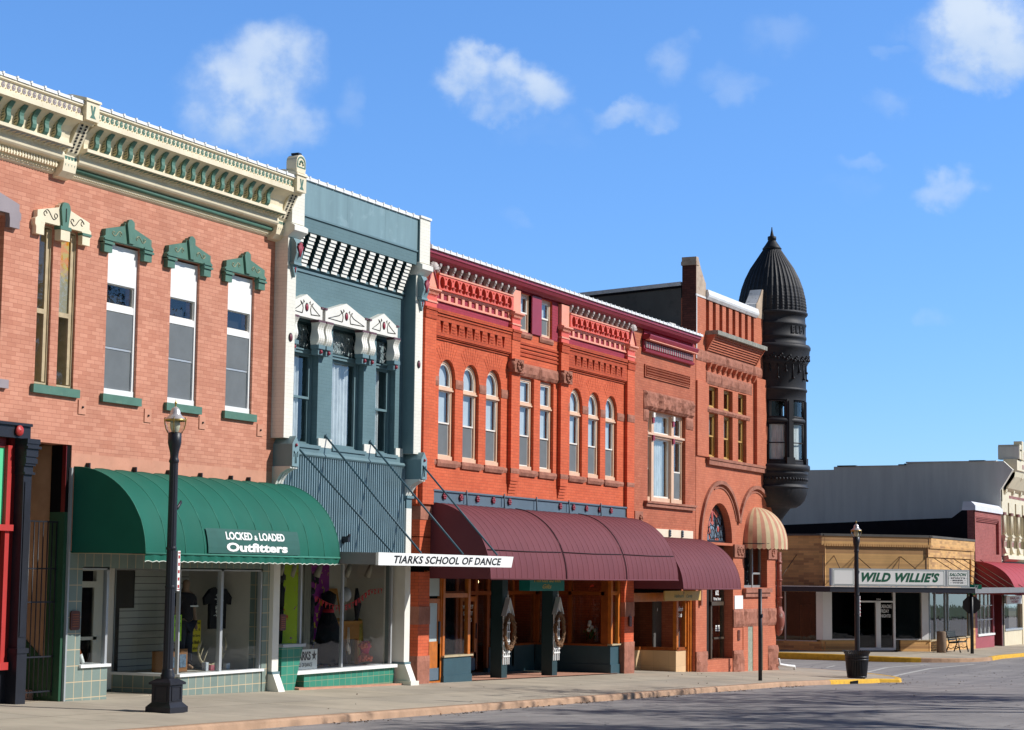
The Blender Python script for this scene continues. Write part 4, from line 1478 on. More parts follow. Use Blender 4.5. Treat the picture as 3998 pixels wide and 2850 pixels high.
for (x0, x1) in ((32.30, 32.62), (37.60, 37.93)):
    mb = MB(WHITEBRICK)
    mb.box(x0, x1, PB, F + .3, 2.62, 6.62)
    mb.box(x0 - .02, x1 + .12, PB - .09, F + .3, 6.90, 7.9)
    mb.use(WHITE).pxx([(PB, 6.62), (PB - .05, 6.66), (PB - .17, 6.74), (PB - .17, 6.84), (PB - .06, 6.90), (F + .2, 6.90), (F + .2, 6.62)], x0 - .04, x1 + .14)
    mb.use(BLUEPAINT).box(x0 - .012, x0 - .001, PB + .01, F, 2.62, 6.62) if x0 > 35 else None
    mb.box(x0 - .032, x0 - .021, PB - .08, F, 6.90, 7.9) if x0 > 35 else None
    mb.use(VINYL).box(x0 - .04, x1 + .14, PB - .12, F + .3, 7.9, 7.95)
    mb.use(BLUEMETAL)
    xm = (x0 + x1) / 2 + .03
    mb.pxx([(PB, 6.08), (PB - .10, 6.12), (PB - .16, 6.30), (PB - .14, 6.5), (PB - .08, 6.60), (PB, 6.62)], xm - .12, xm + .12)
    mb.py([(xm - .12, 6.10), (xm, 5.82), (xm + .12, 6.10)], PB - .06, PB)
    mb.box(xm - .14, xm + .14, PB - .12, PB, 6.07, 6.12)
    mb.use(MAROON)
    for k in range(5):
        t = -.9 + .45 * k
        mb.tube([(xm, PB - .165, 6.22), (xm + .10 * math.sin(t) * 1.0, PB - .17, 6.28 + .24 * math.cos(t * .9))], [.012, .026], 5)
    mb.tube([(xm, PB - .065, 5.92), (xm, PB - .065, 6.03)], .012, 5)
    mb.tube([(xm - .03, PB - .065, 6.0), (xm + .03, PB - .065, 6.0)], .010, 5)
    mb.use(BLACK).disc_y((x0 + x1) / 2, 4.62, .068, PB - .015, PB, 14, .088)
    mb.use(plain('plum_oval_%d' % int(x0), (120, 58, 70), .45)).ball(((x0 + x1) / 2, PB - .015, 4.62), .055, 10, (1, .4, 1.3))
    # block bracket at the foot
    mb.use(BLUEMETAL)
    xb0, xb1 = x0 + .10, x1 + .03
    mb.py([(xb0, 2.06), (xb1, 2.06), (xb1, 2.50), ((xb0 + xb1) / 2, 2.66), (xb0, 2.50)], F - .45, F + .1)
    mb.use(MAROON).ball(((xb0 + xb1) / 2, F - .46, 2.48), .035, 8)
    mb.use(BLUEPAINT)
    for s in (-1, 1):
        mb.tube([((xb0 + xb1) / 2 + s * .02, F - .455, 2.12), ((xb0 + xb1) / 2 + s * .02, F - .455, 2.3), ((xb0 + xb1) / 2 + s * .07, F - .455, 2.36), ((xb0 + xb1) / 2 + s * .07, F - .455, 2.25)], .008, 5)
    mb.use(WHITE)
    for k in range(3):
        xa = xb0 - .02 + .095 * k
        mb.pxx([(F + .1, 1.70), (F - .08, 1.70), (F - .12, 1.80), (F - .20, 1.92), (F - .34, 2.0), (F - .42, 2.02), (F - .42, 2.06), (F + .1, 2.06)], xa, xa + .07)
    mb.use(BLUEPAINT).box(xb0 - .04, xb1 + .02, F - .13, F + .1, 1.64, 1.70)
    mb.box(xb0, xb1 - .02, F - .09, F + .2, 1.42, 1.64)
    mb.use(WHITE).box(xb0, xb1 - .02, F - .09, F + .3, -1.96, 1.42)
    mb.use(BLUEPAINT).box(xb0 - .02, xb1, F - .12, F + .2, -2.0, -1.95)
    mb.use(WHITE).pxx([(F + .2, -2.36), (F - .27, -2.36), (F - .25, -2.30), (F - .12, -2.0), (F + .2, -2.0)], xb0, xb1 - .02)
    mb.box(xb0 - .06, xb1 + .05, F - .31, F + .2, -2.52, -2.36)
    mb.build('pilaster', b2)
for (x0, x1, apex) in ((32.66, 33.88, 5.60), (34.0, 35.68, 5.61), (35.82, 37.04, 5.60)):
    y1 = F - .16
    g = MB(WHITE).py([(x0, 5.13), (x1, 5.13), (x1, 5.37), ((x0 + x1) / 2, apex), (x0, 5.37)], y1, F)
    g.use(plain('plum_cap', (104, 72, 78), .5)).box(x0 - .04, x0 + .06, y1 - .02, F, 5.37, 5.41)
    g.box(x1 - .06, x1 + .04, y1 - .02, F, 5.37, 5.41)
    xc = (x0 + x1) / 2
    g.use(BLACK).disc_y(xc, 5.335, .066, y1 - .006, y1, 14, .09)
    g.use(MAROON).ball((xc, y1 - .006, 5.335), .052, 10, (1, .4, 1.35))
    g.use(BLACK)
    hw = (x1 - x0) / 2
    for s in (-1, 1):
        p = [(xc + s * .17, 5.20), (xc + s * .14, 5.30), (xc + s * .17, 5.40), (xc + s * .24, 5.44), (xc + s * .20, 5.38), (xc + s * .30, 5.32), (xc + s * (hw - .10), 5.215), (xc + s * .17, 5.20)]
        g.tube([(a, y1 - .004, z) for a, z in p], .010, 4)
        g.tube([(xc + s * .09, y1 - .004, 5.43), (xc + s * .13, y1 - .004, 5.47), (xc + s * .12, y1 - .004, 5.40)], .008, 4)
    g.build('window_pediment', b2)
for x in (32.80, 33.82, 34.13, 35.60, 35.92, 36.97):
    g = MB(WHITE)
    pts = [(F - .22 + .05 * math.sin((5.08 - z) / .46 * 2 * math.pi) * 1.0 + .08 * (5.08 - z) / .46, z) for z in [5.08 - .046 * i for i in range(11)]]
    for k in range(3):
        xa = x - .115 + .08 * k
        vs = []
        sh = [.025 * math.sin((5.08 - z) / .46 * 2 * math.pi) for y, z in pts]
        for (y, z), d in zip(pts, sh):
            vs += [(xa + d, y, z), (xa + .068 + d, y, z), (xa + .068 + d, F, z), (xa + d, F, z)]
        fs = []
        for i in range(len(pts) - 1):
            for q in range(4):
                a = i * 4 + q
                b_ = i * 4 + (q + 1) % 4
                fs.append((a, a + 4, b_ + 4, b_))
        g.add(vs, fs)
        fs = None
    g.use(plain('plum_cap', (104, 72, 78), .5)).box(x - .14, x + .14, F - .20, F, 5.08, 5.13)
    g.use(BLUEPAINT).box(x - .12, x + .14, F - .20, F, 4.54, 4.62)
    g.box(x - .08, x + .10, F - .16, F, 4.42, 4.54)
    g.use(MAROON).ball((x + .01, F - .17, 4.48), .045, 8)
    g.build('scroll_bracket', b2)
LEAD = plain('lead_came', (188, 196, 196), .4, metal=.3)
for (x0, x1, dbl) in ((33.06, 34.02, True), (34.58, 35.88, False), (36.40, 37.26, True)):
    yw = F + .14
    w = MB(BLUEPAINT)
    ring(w, x0, x1, 2.55, 5.16, .06, yw, yw + .12)
    w.box(x0, x1, yw - .05, yw + .1, 4.44, 4.53)
    w.box(x0 + .05, x1 + .0, yw - .08, yw, 4.50, 4.53)
    w = w.build('window', b2)
    s = MB(TEALDK)
    ring(s, x0 + .06, x1 - .06, 4.53, 5.10, .05, yw + .02, yw + .07)
    s.use(BLUEPAINT)
    if dbl:
        ring(s, x0 + .06, x1 - .06, 3.52, 4.44, .05, yw + .02, yw + .06)
        ring(s, x0 + .06, x1 - .06, 2.60, 3.57, .05, yw + .05, yw + .09)
    else:
        ring(s, x0 + .06, x1 - .06, 2.60, 4.44, .06, yw + .02, yw + .07)
    s.build('sash', w)
    gp = MB(GLASS).add([(x0 + .1, yw + .05, 2.64), (x1 - .1, yw + .05, 2.64), (x1 - .1, yw + .05, 5.05), (x0 + .1, yw + .05, 5.05)], [(0, 1, 2, 3)])
    gp.build('pane', w)
    ld = MB(LEAD)
    k = max(2, int((x1 - x0 - .2) / .22))
    st = (x1 - x0 - .22) / k
    for i in range(k):
        a = x0 + .11 + st * i
        c = a + st / 2
        for q in range(2):
            zc = 4.70 + .16 * q
            ld.tube([(c, yw + .035, zc + .13), (c + st * .55, yw + .035, zc), (c, yw + .035, zc - .10), (c - st * .55, yw + .035, zc), (c, yw + .035, zc + .13)], .007, 4)
        ld.tube([(a, yw + .035, 4.58), (a, yw + .035, 5.05)], .004, 4)
        for q in range(3):
            ld.tube([(a + st * q / 3, yw + .035, 4.58), (a + st * q / 3, yw + .035, 4.66)], .005, 4)
    ld.build('leaded_light', w)
    cu2 = MB(CURTAIN)
    if dbl:
        drapes(cu2, x0 + .08, x0 + .08 + (x1 - x0) * .55, yw + .13, 2.6, 4.40, 5)
    else:
        drapes(cu2, x0 + .02, x1 - .25, yw + .13, 2.6, 4.42, 8)
    cu2.build('curtain', w)
    MB(plain('pale_transom_backing', (158, 172, 176), .8)).box(x0 + .1, x1 - .1, yw + .09, yw + .10, 4.53, 5.08).build('shade', w)  # pale sheet: the sky-lit room behind is put into its colour
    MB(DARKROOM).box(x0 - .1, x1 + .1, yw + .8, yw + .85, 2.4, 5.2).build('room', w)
mb = MB(BLUEPAINT)
mb.box(32.62, 37.62, F - .04, F + .3, 2.42, 2.54)
for (x0, x1) in ((33.06, 34.02), (34.58, 35.88), (36.40, 37.26)):
    mb.box(x0 - .02, x1 + .06, F - .07, F + .3, 2.50, 2.57)
mb.build('sill_course', b2)
mb = MB(WHITE)
for (x0, x1) in ((32.62, 33.04), (34.04, 34.56), (35.90, 36.38), (37.28, 37.60)):
    mb.box(x0, x1, F - .035, F + .01, 2.545, 2.73)
mb.build_each('white_block', b2)
mb = MB(CORR)
x = 32.66
k = 0
vs, fs = [], []
while x < 37.66:
    for (dx, dy) in ((0, -.02), (.028, -.02), (.045, -.055), (.073, -.055)):
        vs += [(x + dx, F + dy, .36), (x + dx, F + dy, 2.33)]
    x += .09
n = len(vs) // 2
mb.add(vs, [(2 * i, 2 * i + 2, 2 * i + 3, 2 * i + 1) for i in range(n - 1)])
mb.box(32.62, 37.7, F - .018, F + .3, .2, 2.34)
mb.use(BLUEPAINT).pxx([(F - .07, 2.33), (F - .09, 2.36), (F - .04, 2.42), (F, 2.42), (F, 2.33)], 32.62, 37.66)
mb.build('corrugated_panel', b2)
mb = MB(BLACKPAINT).box(35.02, 35.10, F - .20, F - .05, .62, .74).tube([(35.06, F - .06, .6), (35.06, F - .15, .7), (35.06, F - .22, .78)], .03, 8)
mb.build('vent_pipe', b2)
# flat sign canopy hung on rods
cn = thing('sign_canopy', 'flat projecting metal canopy with white lettered fascia hung on diagonal rods', 'canopy', (35.5, F - 1.2, .14))
mb = MB(CANOPYGREY)
mb.add([(32.56, F - 2.3, .15), (38.32, F - 2.3, .15), (38.32, F, .18), (32.56, F, .18), (32.56, F - 2.3, .38), (38.32, F - 2.3, .38), (38.32, F, .41), (32.56, F, .41)],
       [(0, 3, 2, 1), (4, 5, 6, 7), (0, 1, 5, 4), (1, 2, 6, 5), (2, 3, 7, 6), (3, 0, 4, 7)])
mb.build('deck', cn)
mb = MB(SIGNWHITE).add([(32.54, F - 2.36, .14), (38.38, F - 2.36, .14), (38.48, F - 2.36, .375), (32.54, F - 2.36, .385), (32.54, F - 2.30, .14), (38.38, F - 2.30, .14), (38.48, F - 2.30, .375), (32.54, F - 2.30, .385)],
                       [(0, 1, 2, 3), (7, 6, 5, 4), (0, 4, 5, 1), (1, 5, 6, 2), (2, 6, 7, 3), (3, 7, 4, 0)])
fa = mb.build('fascia', cn)
mb = MB(BLACK)
lettering(mb, 'TIARKS SCHOOL OF DANCE', flat(33.15, 37.88, .18, .335, F - 2.364), bold=.028, shear=.28, spacing=1.05)
mb.build('lettering', fa)
for (x, z) in ((33.17, 2.54), (34.35, 2.78), (36.18, 2.78), (37.80, 2.76)):
    yb = F - .02 if x < 37.7 else F - .05
    mb = MB(ROD).tube([(x, yb, z), (x, F - 2.3, .40)], .021, 6)
    mb.ball((x, yb, z), .04, 6)
    mb.tube([(x, yb, z), (x, yb - .01, z + .06)], .012, 5)
    mb.build('rod', cn)
# dance-school shopfront
t = MB(TILEGREEN)
t.py([(32.86, -2.40), (33.33, -2.40), (33.64, -1.50), (32.86, -1.50)], F - .02, F + .4)
t.box(33.9, 37.62, F + .10, F + .4, -2.52, -2.06)
t.build('tiled_bulkhead', b2)
mb = MB(ALU)
mb.box(32.86, 33.7, F - .05, F + .3, -1.50, -1.44)
mb.box(33.62, 33.68, F + .05, F + .11, -1.44, .16)
mb.box(35.42, 35.48, F + .14, F + .2, -1.98, .16)
mb.box(37.5, 37.56, F + .14, F + .2, -1.98, .16)
mb.use(VINYL).box(33.5, 37.62, F + .02, F + .5, -2.06, -1.99)
mb.build('shopfront_frame', b2)
mb = MB(GLASS)
mb.add([(32.86, F + .08, -1.44), (33.65, F + .08, -1.44), (33.65, F + .08, .2), (32.86, F + .08, .2)], [(0, 1, 2, 3)])
mb.add([(33.68, F + .17, -1.99), (37.52, F + .17, -1.99), (37.52, F + .17, .2), (33.68, F + .17, .2)], [(0, 1, 2, 3)])
mb.build('shop_window', b2)
mb = MB(TILEPINK).box(33.4, 37.7, F - .1, F + .4, zb(35.5) - .1, zb(35.5) + .035)
mb.xf(lambda p: (p.x, p.y, p.z + (zb(p.x) - zb(35.5))))
mb.build('threshold', b2)
mb = MB(PALEROOM)
mb.box(35.9, 38.0, F + 1.35, F + 1.4, -2.0, .2)
mb.box(37.62, 37.7, F + .4, F + 1.4, -2.0, .2)
mb.use(plain('grey_display_floor', (150, 146, 140), .8)).box(32.9, 37.62, F + .4, F + 1.5, -2.06, -2.02)
mb.use(BLACKROOM).box(32.7, 38.2, F + 1.5, F + 1.6, -2.4, .3)
mb.use(DARKROOM).box(32.7, 37.9, F + .25, F + 1.5, .22, .3)
mb.box(32.7, 32.74, F + .3, F + 1.5, -2.4, .3)
mb.build('display_interior', b2)

# ------------------------------------------------------------------ orange-red brick building
b3 = thing('orange_brick_building', 'wide orange-red brick building with round-arched windows and maroon cornice', 'shop building', (44.8, F, zb(44.8)))
holes = []
AW = (39.71, 40.935, 42.14, 47.07, 48.29, 49.47)
for x in AW:
    holes.append(arch(x - .41, x + .41, 2.60, 4.53, 16))
for x in (44.03, 45.22):
    holes.append(rect(x - .41, x + .41, 2.60, 4.93))
holes += [rect(43.53, 44.19, 6.07, 7.05), rect(44.75, 45.48, 6.07, 7.05)]
wall(b3, 'wall', ORANGEBRICK, rect(38.3, 50.95, 1.55, 7.1), holes, F, F + .40)
shell(b3, 38.35, 51.1, -2.6, 7.2, ORANGEBRICK)
mb = MB(MAROONBRICK)
for (a, b_) in ((38.99, 42.95), (46.42, 50.42)):
    mb.box(a, b_, F - .015, F, 6.05, 7.12)
mb.py([rect(43.40, 45.85, 6.05, 7.12), rect(43.53, 44.19, 6.07, 7.05), rect(44.75, 45.48, 6.07, 7.05)], F - .012, F)
mb.build('maroon_frieze', b3)
PIER = ((38.42, 38.96), (42.93, 43.40), (45.88, 46.36), (50.40, 50.93))
for i, (a, b_) in enumerate(PIER):
    y = F - .10
    mb = MB(ORANGEBRICK).box(a, b_, y, F + .1, 2.28 if 0 < i < 3 else 1.55, 5.78)
    if 0 < i < 3:
        for k in range(5):
            mb.box(a + .02 + .0 * k, b_ - .02, y + .018 * (k + 1), F + .1, 2.28 - .075 * (k + 1), 2.28 - .075 * k - .008)
    mb.use(CORBELBRICK).box(a, b_, y - .02, F + .1, 5.78, 5.98)
    mb.box(a - .01, b_ + .01, y - .045, F + .1, 5.98, 6.04)
    mb.use(CORAL).box(a, b_, y, F + .1, 6.04, 6.36)
    mb.use(PINK).box(a - .02, b_ + .02, y - .02, F + .1, 6.155, 6.195)
    for k in range(9):
        mb.box(a + .01 + (b_ - a) * k / 9, a + .035 + (b_ - a) * k / 9, y - .05, F, 6.335, 6.39)
    mb.pxx([(y - .03, 6.39), (y - .10, 6.43), (y - .10, 6.47), (y, 6.50), (F + .1, 6.50), (F + .1, 6.39)], a - .05, b_ + .05)
    if 0 < i < 3:
        mb.box(a + .0, b_, y, F + .1, 6.50, 7.05)
    else:
        xm = (a + b_) / 2
        mb.py([(a, 6.50), (b_, 6.50), (xm, 6.98)], y - .02, F)
        mb.use(MAROON)
        for s in (-1, 1):
            mb.tube([(xm, y - .03, 6.97), (xm + s * (b_ - a) / 2, y - .03, 6.50)], .025, 5)
        mb.use(SILVER)
        for k in range(7):
            t_ = -1.3 + .43 * k
            mb.tube([(xm, y - .02, 6.90), (xm + .2 * math.sin(t_), y - .06, 6.92 + .16 * math.cos(t_))], [.03, .045], 5)
    mb.build('pier', b3)
for (a, b_, xb0, nb, xa0, xd0, nd) in ((38.99, 42.93, 39.03, 12, 39.16, 39.25, 9), (46.38, 50.40, 46.45, 12, 46.60, 46.84, 9)):
    fr = MB(PINK)
    holes_ = [rect(xa0 + .355 * i - .02 - .115, xa0 + .355 * i - .02 + .115, 6.295, 6.435) for i in range(11)]
    holes_ = [h for h in holes_ if h[0][0] > a + .02 and h[1][0] < b_ - .02]
    fr.py([rect(a, b_, 6.27, 6.46)] + holes_, F - .05, F - .012)
    fr.box(a, b_, F - .08, F, 6.46, 6.50)
    fr.box(a, b_, F - .065, F, 6.245, 6.275)
    fr.build('panel_band', b3)
    ar = MB(CORAL)
    hs = []
    for i in range(11):
        xc = xa0 + .355 * i
        hs.append([(xc + .12 * math.cos(t_), 6.665 + .145 * math.sin(t_)) for t_ in [2 * math.pi * q / 14 for q in range(14)]])
    ar.py([rect(a, b_, 6.50, 6.84)] + hs, F - .13, F - .02)
    for i in range(10):
        ar.ball((xa0 + .355 * i + .1775, F - .13, 6.775), .03, 6)
    for i in range(12):
        xc = xa0 + .355 * i - .1775
        for q in range(3):
            if a < xc - .05 and xc + .05 < b_:
                ar.box(xc - .055 + .008 * q, xc + .055 - .008 * q, F - .18 + .018 * q, F - .12, 6.60 - .025 * q, 6.62 - .025 * q)
    ar.use(PINK).box(a, b_, F - .15, F, 6.84, 6.875)
    ar.use(DKMAROON).box(a, b_, F - .02, F - .0155, 6.5, 7.09)  # dark backing: shade of the holes and bracket gaps put into the colour
    ar.build('arcade_band', b3)
    for i in range(nb):
        xc = xb0 + .356 * i
        if i == 0:
            g = MB(SILVER)
            g.pxx([(F - .02, 6.88), (F - .09, 6.90), (F - .10, 6.96), (F - .13, 6.99), (F - .16, 7.04), (F - .16, 7.09), (F - .02, 7.09)], xc - .045, xc + .045)
            for q in range(3):
                g.ball((xc, F - .09 - .025 * q, 6.93 + .05 * q), .03, 6)
            first = g.build('cornice_bracket', b3)
        else:
            c = first.copy()
            COL.objects.link(c)
            WP[c] = WP[first] + Vector((.356 * i, 0, 0))
            c.parent = b3
            c.location = WP[c] - WP[b3]
    # corbel table with pointed gaps
    cb = MB(CORBELBRICK)
    notch = []
    for i in range(nd):
        xc = xd0 + (.4025 if nd == 9 and xd0 < 45 else .392) * i
        notch.append([(xc - .085, 5.79), (xc + .085, 5.79), (xc + .02, 5.52), (xc - .02, 5.52)])
    cb.py([rect(a, b_, 5.44, 5.88)] + notch, F - .085, F)
    for i in range(nd - 1):
        xc = xd0 + .20 + .40 * i
        for q in range(3):
            cb.box(xc - .10 + .02 * q, xc + .10 - .02 * q, F - .10, F - .08, 5.70 - .07 * q, 5.712 - .07 * q)
    cb.box(a, b_, F - .10, F, 5.90, 5.94)
    cb.box(a, b_, F - .12, F, 5.965, 6.05)
    cb.box(a, b_, F - .065, F, 5.415, 5.44)
    cb.box(a, b_, F - .03, F, 5.36, 5.385)
    cb.build('corbel_table', b3)
mb = MB(CORBELBRICK)
for z in (5.45, 5.55, 5.65, 5.75):
    mb.box(43.42, 45.86, F - .03, F, z, z + .045)
mb.build_each('brick_band', b3)
# maroon main cornice: it runs on over the narrow neighbour
co = MB(MAROON)
prof = [(F - d, z) for d, z in ((.0, 7.10), (.09, 7.095), (.10, 7.08), (.13, 7.08), (.16, 7.11), (.23, 7.15), (.27, 7.21), (.29, 7.23), (.30, 7.235), (.30, 7.30), (.32, 7.31), (.0, 7.31))]
co.pxx(prof, 38.22, 55.80)
co = co.build('cornice', b3)
cap = MB(VINYL)
snow_caps(cap, 38.22, 55.85, F - .35, F - .02, 7.315, 7.38, .30)
cap.build('coping', co)
MB(MAROON).py([(38.05, 7.38), (38.62, 7.38), (38.44, 7.80), (38.30, 7.88), (38.2, 7.88)], F - .12, F + .1).build('corner_finial', b3)
for x in AW:
    # voussoirs
    v = MB(ORANGEBRICK)
    nvo = 19
    for i in range(nvo):
        a0 = math.pi * i / nvo + .012
        a1 = math.pi * (i + 1) / nvo - .012
        p = [(x + r * math.cos(a), 4.53 + r * math.sin(a)) for (r, a) in ((.415, a0), (.82, a0), (.82, a1), (.415, a1))]
        if max(abs(q[0] - x) for q in p) < .60:
            v.py(p, F - .006, F + .0)
    v.build('brick_arch', b3)
    w = window(b3, x - .40, x + .40, 2.62, 4.53, F + .08, TAN, SASHWHITE, [(4.30, 4.53, BLIND, 0), (3.45, 4.22, BLIND, 0), (2.70, 3.48, SCREEN, 1)], fw=.075, sw=.035, round_head=4.53)
    m2 = MB(TAN).box(x - .40, x + .40, F + .06, F + .2, 4.21, 4.31)
    m2.box(x - .36, x + .38, F + .03, F + .1, 4.215, 4.25)
    m2.box(x - .40, x + .40, F + .05, F + .2, 2.60, 2.70)
    m2.build('transom', w)
for x in (44.03, 45.22):
    w = window(b3, x - .40, x + .40, 2.62, 4.92, F + .08, TAN, SASHWHITE, [(4.30, 4.85, BLIND, 0), (3.45, 4.22, BLIND, 0), (2.70, 3.48, SCREEN, 1)], fw=.075, sw=.035)
    m2 = MB(TAN).box(x - .40, x + .40, F + .06, F + .2, 4.21, 4.31)
    m2.box(x - .36, x + .38, F + .03, F + .1, 4.215, 4.25)
    m2.box(x - .40, x + .40, F + .05, F + .2, 2.60, 2.70)
    m2.build('transom', w)
for (a, b_) in ((43.53, 44.19), (44.75, 45.48)):
    window(b3, a, b_, 6.07, 7.05, F + .05, TAN, SASHWHITE, [(6.55, 6.98, BLIND, 0), (6.12, 6.58, SCREEN, 1)], fw=.07, sw=.04)
mb = MB(MAROON).box(44.19, 44.75, F - .05, F + .14, 6.07, 7.05)
mb.build('mullion', b3)
st = MB(BROWNSTONE)
seg = [38.96, 39.30, 40.12, 40.525, 41.345, 41.73, 42.55, 42.93, 43.40]
sd = 1
for (a, b_) in ((38.42, 39.29), (40.13, 40.52), (41.36, 41.72), (42.56, 42.93), (46.36, 46.65), (47.49, 47.87), (48.71, 49.05), (49.89, 50.40)):
    st.rock(a, b_, F, 4.30, 4.51, .035, .07, sd, .6)
    sd += 3
st.rock(50.40, 50.93, F - .10, 4.30, 4.51, .03, .07, 77, .6)
st.build_each('stone_band', b3)
st = MB(BROWNSTONE)
for (a, b_) in ((38.45, 42.93), (43.40, 45.88), (46.36, 50.40)):
    k = int((b_ - a) / 1.2)
    for i in range(k):
        st.rock(a + (b_ - a) * i / k, a + (b_ - a) * (i + 1) / k, F, 2.47, 2.595, .03, .07, sd, .4)
        sd += 2
for (a, b_) in PIER[1:]:
    st.rock(a, b_, F - .1, 2.47, 2.595, .02, .07, sd, .4)
for x in AW + (44.03, 45.22):
    st.rock(x - .50, x + .50, F - .03, 2.44, 2.60, .045, .08, sd, .4)
    sd += 2
st.build_each('stone_sill', b3)
st = MB(BROWNSTONE)
st.rock(43.42, 44.66, F, 4.95, 5.27, .07, .07, 5, .7)
st.rock(44.67, 45.86, F, 4.95, 5.27, .07, .07, 9, .7)
st.build_each('stone_lintel', b3)
for (a, b_) in PIER[1:3]:
    st = MB(BROWNSTONE)
    st.box(a - .02, b_ + .02, F - .20, F, 4.97, 5.30)
    st.tube([((a + b_) / 2, F - .21, 5.16), ((a + b_) / 2 + .08, F - .23, 5.22), ((a + b_) / 2 + .14, F - .23, 5.14), ((a + b_) / 2 + .05, F - .22, 5.08)], .03, 6)
    for q in range(9):
        t_ = q * .7
        st.ball(((a + b_) / 2 + .13 * math.cos(t_), F - .21, 5.135 + .11 * math.sin(t_)), .05, 6)
    st.ball((a - .02, F - .1, 5.14), .13, 8, (.5, 1, 1))
    st.build('carved_block', b3)
st = MB(BROWNSTONE)
st.rock(43.45, 44.25, F - .012, 5.92, 6.05, .05, .07, 21, .5)
st.rock(44.70, 45.55, F - .012, 5.92, 6.05, .05, .07, 25, .5)
st.build_each('attic_sill', b3)
bm = MB(STEELBEAM)
bm.box(38.96, 50.42, F - .06, F + .1, 1.60, 1.88)
bm.box(38.94, 50.44, F - .10, F + .1, 1.86, 1.90)
bm.box(38.94, 50.44, F - .10, F + .1, 1.58, 1.61)
for x in (40.55, 42.55, 44.4, 46.4, 48.5):
    bm.tube([(x, F - .12, 1.94), (x, F - .13, 1.60), (x - .02, F - .18, 1.57), (x - .08, F - .24, 1.56), (x - .30, F - .22, 1.57)], .018, 6)
bm = bm.build('lintel_beam', b3)
for i, x in enumerate((39.50, 40.33, 41.19, 42.03, 42.92, 45.93, 46.77, 47.62, 48.51, 49.30)):
    g = MB(MAROON)
    rosette(g, x, 1.76, F - .07, .085)
    g.build('rosette', bm)
pi_ = [(38.46, 38.97), (50.45, 51.12)]
for i, (a, b_) in enumerate(pi_):
    mb = MB(ORANGEBRICK).box(a, b_, F - .02, F + .5, -1.85, .02)
    mb.box(a, b_, F - .02, F + .5, .82, 1.58)
    mb.use(ORANGEBRICK).box(a, b_, F - .02, F + .5, .30, .80)
    mb.use(BROWNSTONE)
    mb.rock(a - .03, b_ + .03, F - .02, -2.75, -1.85, .04, .1, 31 + i, .6)
    mb.box(a, b_, F - .015, F + .5, -2.75, -1.85)
    mb.box(a - .01, b_ + .01, F - .04, F + .5, -1.15, -.75)
    mb.box(a - .01, b_ + .01, F - .04, F + .5, 1.2, 1.5)
    mb.build('shopfront_pier', b3)
plaque('wall_plaque', 'dark bronze plaque on the brick pier right of the gift shop', 'plaque', 50.78, -1.42, -1.14, .19, PLQ, F - .045, 'bronze wall plaques')
aw3, prof3 = awning('maroon_awning', 'long maroon rounded awning with zipped seams over the gift shop', 38.99, 50.62, 1.60, -.12, 1.55, AWNMAROON, 36, seams=(43.1, 46.9), seam_h=.52, bulge=.006, group='maroon awnings')
# gift-shop front: side door, left bay, deep recess, right bay
zf3 = zb(44)
mb = MB(OAK)
ring(mb, 39.0, 39.72, -2.5, .05, .06, F + .05, F + .14)
ring(mb, 39.06, 39.66, -2.45, -.58, .10, F + .07, F + .12)
mb.box(39.06, 39.66, F + .07, F + .12, -2.45, -1.55)
mb.use(STEELBEAM).box(39.12, 39.60, F + .055, F + .07, -2.42, -2.15)
mb.use(BLACKPAINT).box(39.57, 39.64, F + .04, F + .07, -1.6, -1.1)
dr = mb.build('side_door', b3)
FROST = plain('frosted_blind', (186, 200, 200), .5, var=.05)
MB(FROST).box(39.16, 39.56, F + .09, F + .10, -1.55, -.68).box(39.06, 39.66, F + .09, F + .1, -.52, 0).build('pane', dr)
mb = MB(OAK)
for (x0, x1) in ((39.72, 39.82), (40.98, 41.10)):
    mb.box(x0, x1, F + .02, F + .12, -1.88, .1)
mb.box(39.82, 40.98, F + .03, F + .12, -.56, -.46)
mb.box(41.0, 41.1, F + 2.3, F + 2.4, -1.88, .1)
mb.build('left_bay_frame', b3)
mb = MB(TEAL).box(39.74, 41.12, F, F + .12, -2.35, -1.92)
mb.box(39.72, 41.14, F - .02, F + .12, -2.6, -2.34)
mb.box(41.0, 41.12, F + .12, F + 2.4, -2.6, -1.92)
mb.use(OLDCREAM).box(39.70, 41.16, F - .04, F + .2, -1.92, -1.88)
mb.build('left_bulkhead', b3)
mb = MB(GLASS)
mb.add([(39.82, F + .07, -1.88), (40.98, F + .07, -1.88), (40.98, F + .07, .1), (39.82, F + .07, .1)], [(0, 1, 2, 3)])
mb.add([(41.05, F + .12, -1.88), (41.05, F + 2.3, -1.88), (41.05, F + 2.3, .1), (41.05, F + .12, .1)], [(0, 1, 2, 3)])
mb.build('left_bay_glass', b3)
# recess
mb = MB(TILEPINK)
mb.add([(41.1, F, zb(41.1) + .02), (50.2, F, zb(50.2) + .02), (50.2, F + 3, zb(50.2) + .02), (41.1, F + 3, zb(41.1) + .02)], [(0, 1, 2, 3)])
mb.build('recess_floor', b3)
yb = F + 2.45
mb = MB(OAKDK)
for (x0, x1) in ((44.95, 45.1), (46.05, 46.2), (46.75, 46.9), (47.6, 47.68), (48.3, 48.42), (49.72, 49.84)):
    mb.box(x0, x1, yb - .04, yb + .06, -2.5, .15)
mb.box(44.0, 49.84, yb - .05, yb + .05, -.56, -.46)
for yy in (F + .25, F + .35, F + 1.35, F + 2.35):
    mb.box(49.76, 49.86, yy - .05, yy + .05, -1.9, .15)
mb.use(OAK).box(49.78, 49.90, F + .10, F + .22, -1.9, .15)
mb.box(50.28, 50.42, F + .10, F + .2, -1.9, .15)
mb.box(49.9, 50.3, F + .12, F + .2, -.55, -.45)
mb.use(OAKDK).box(49.76, 49.86, F + .3, F + 2.4, -.56, -.46)
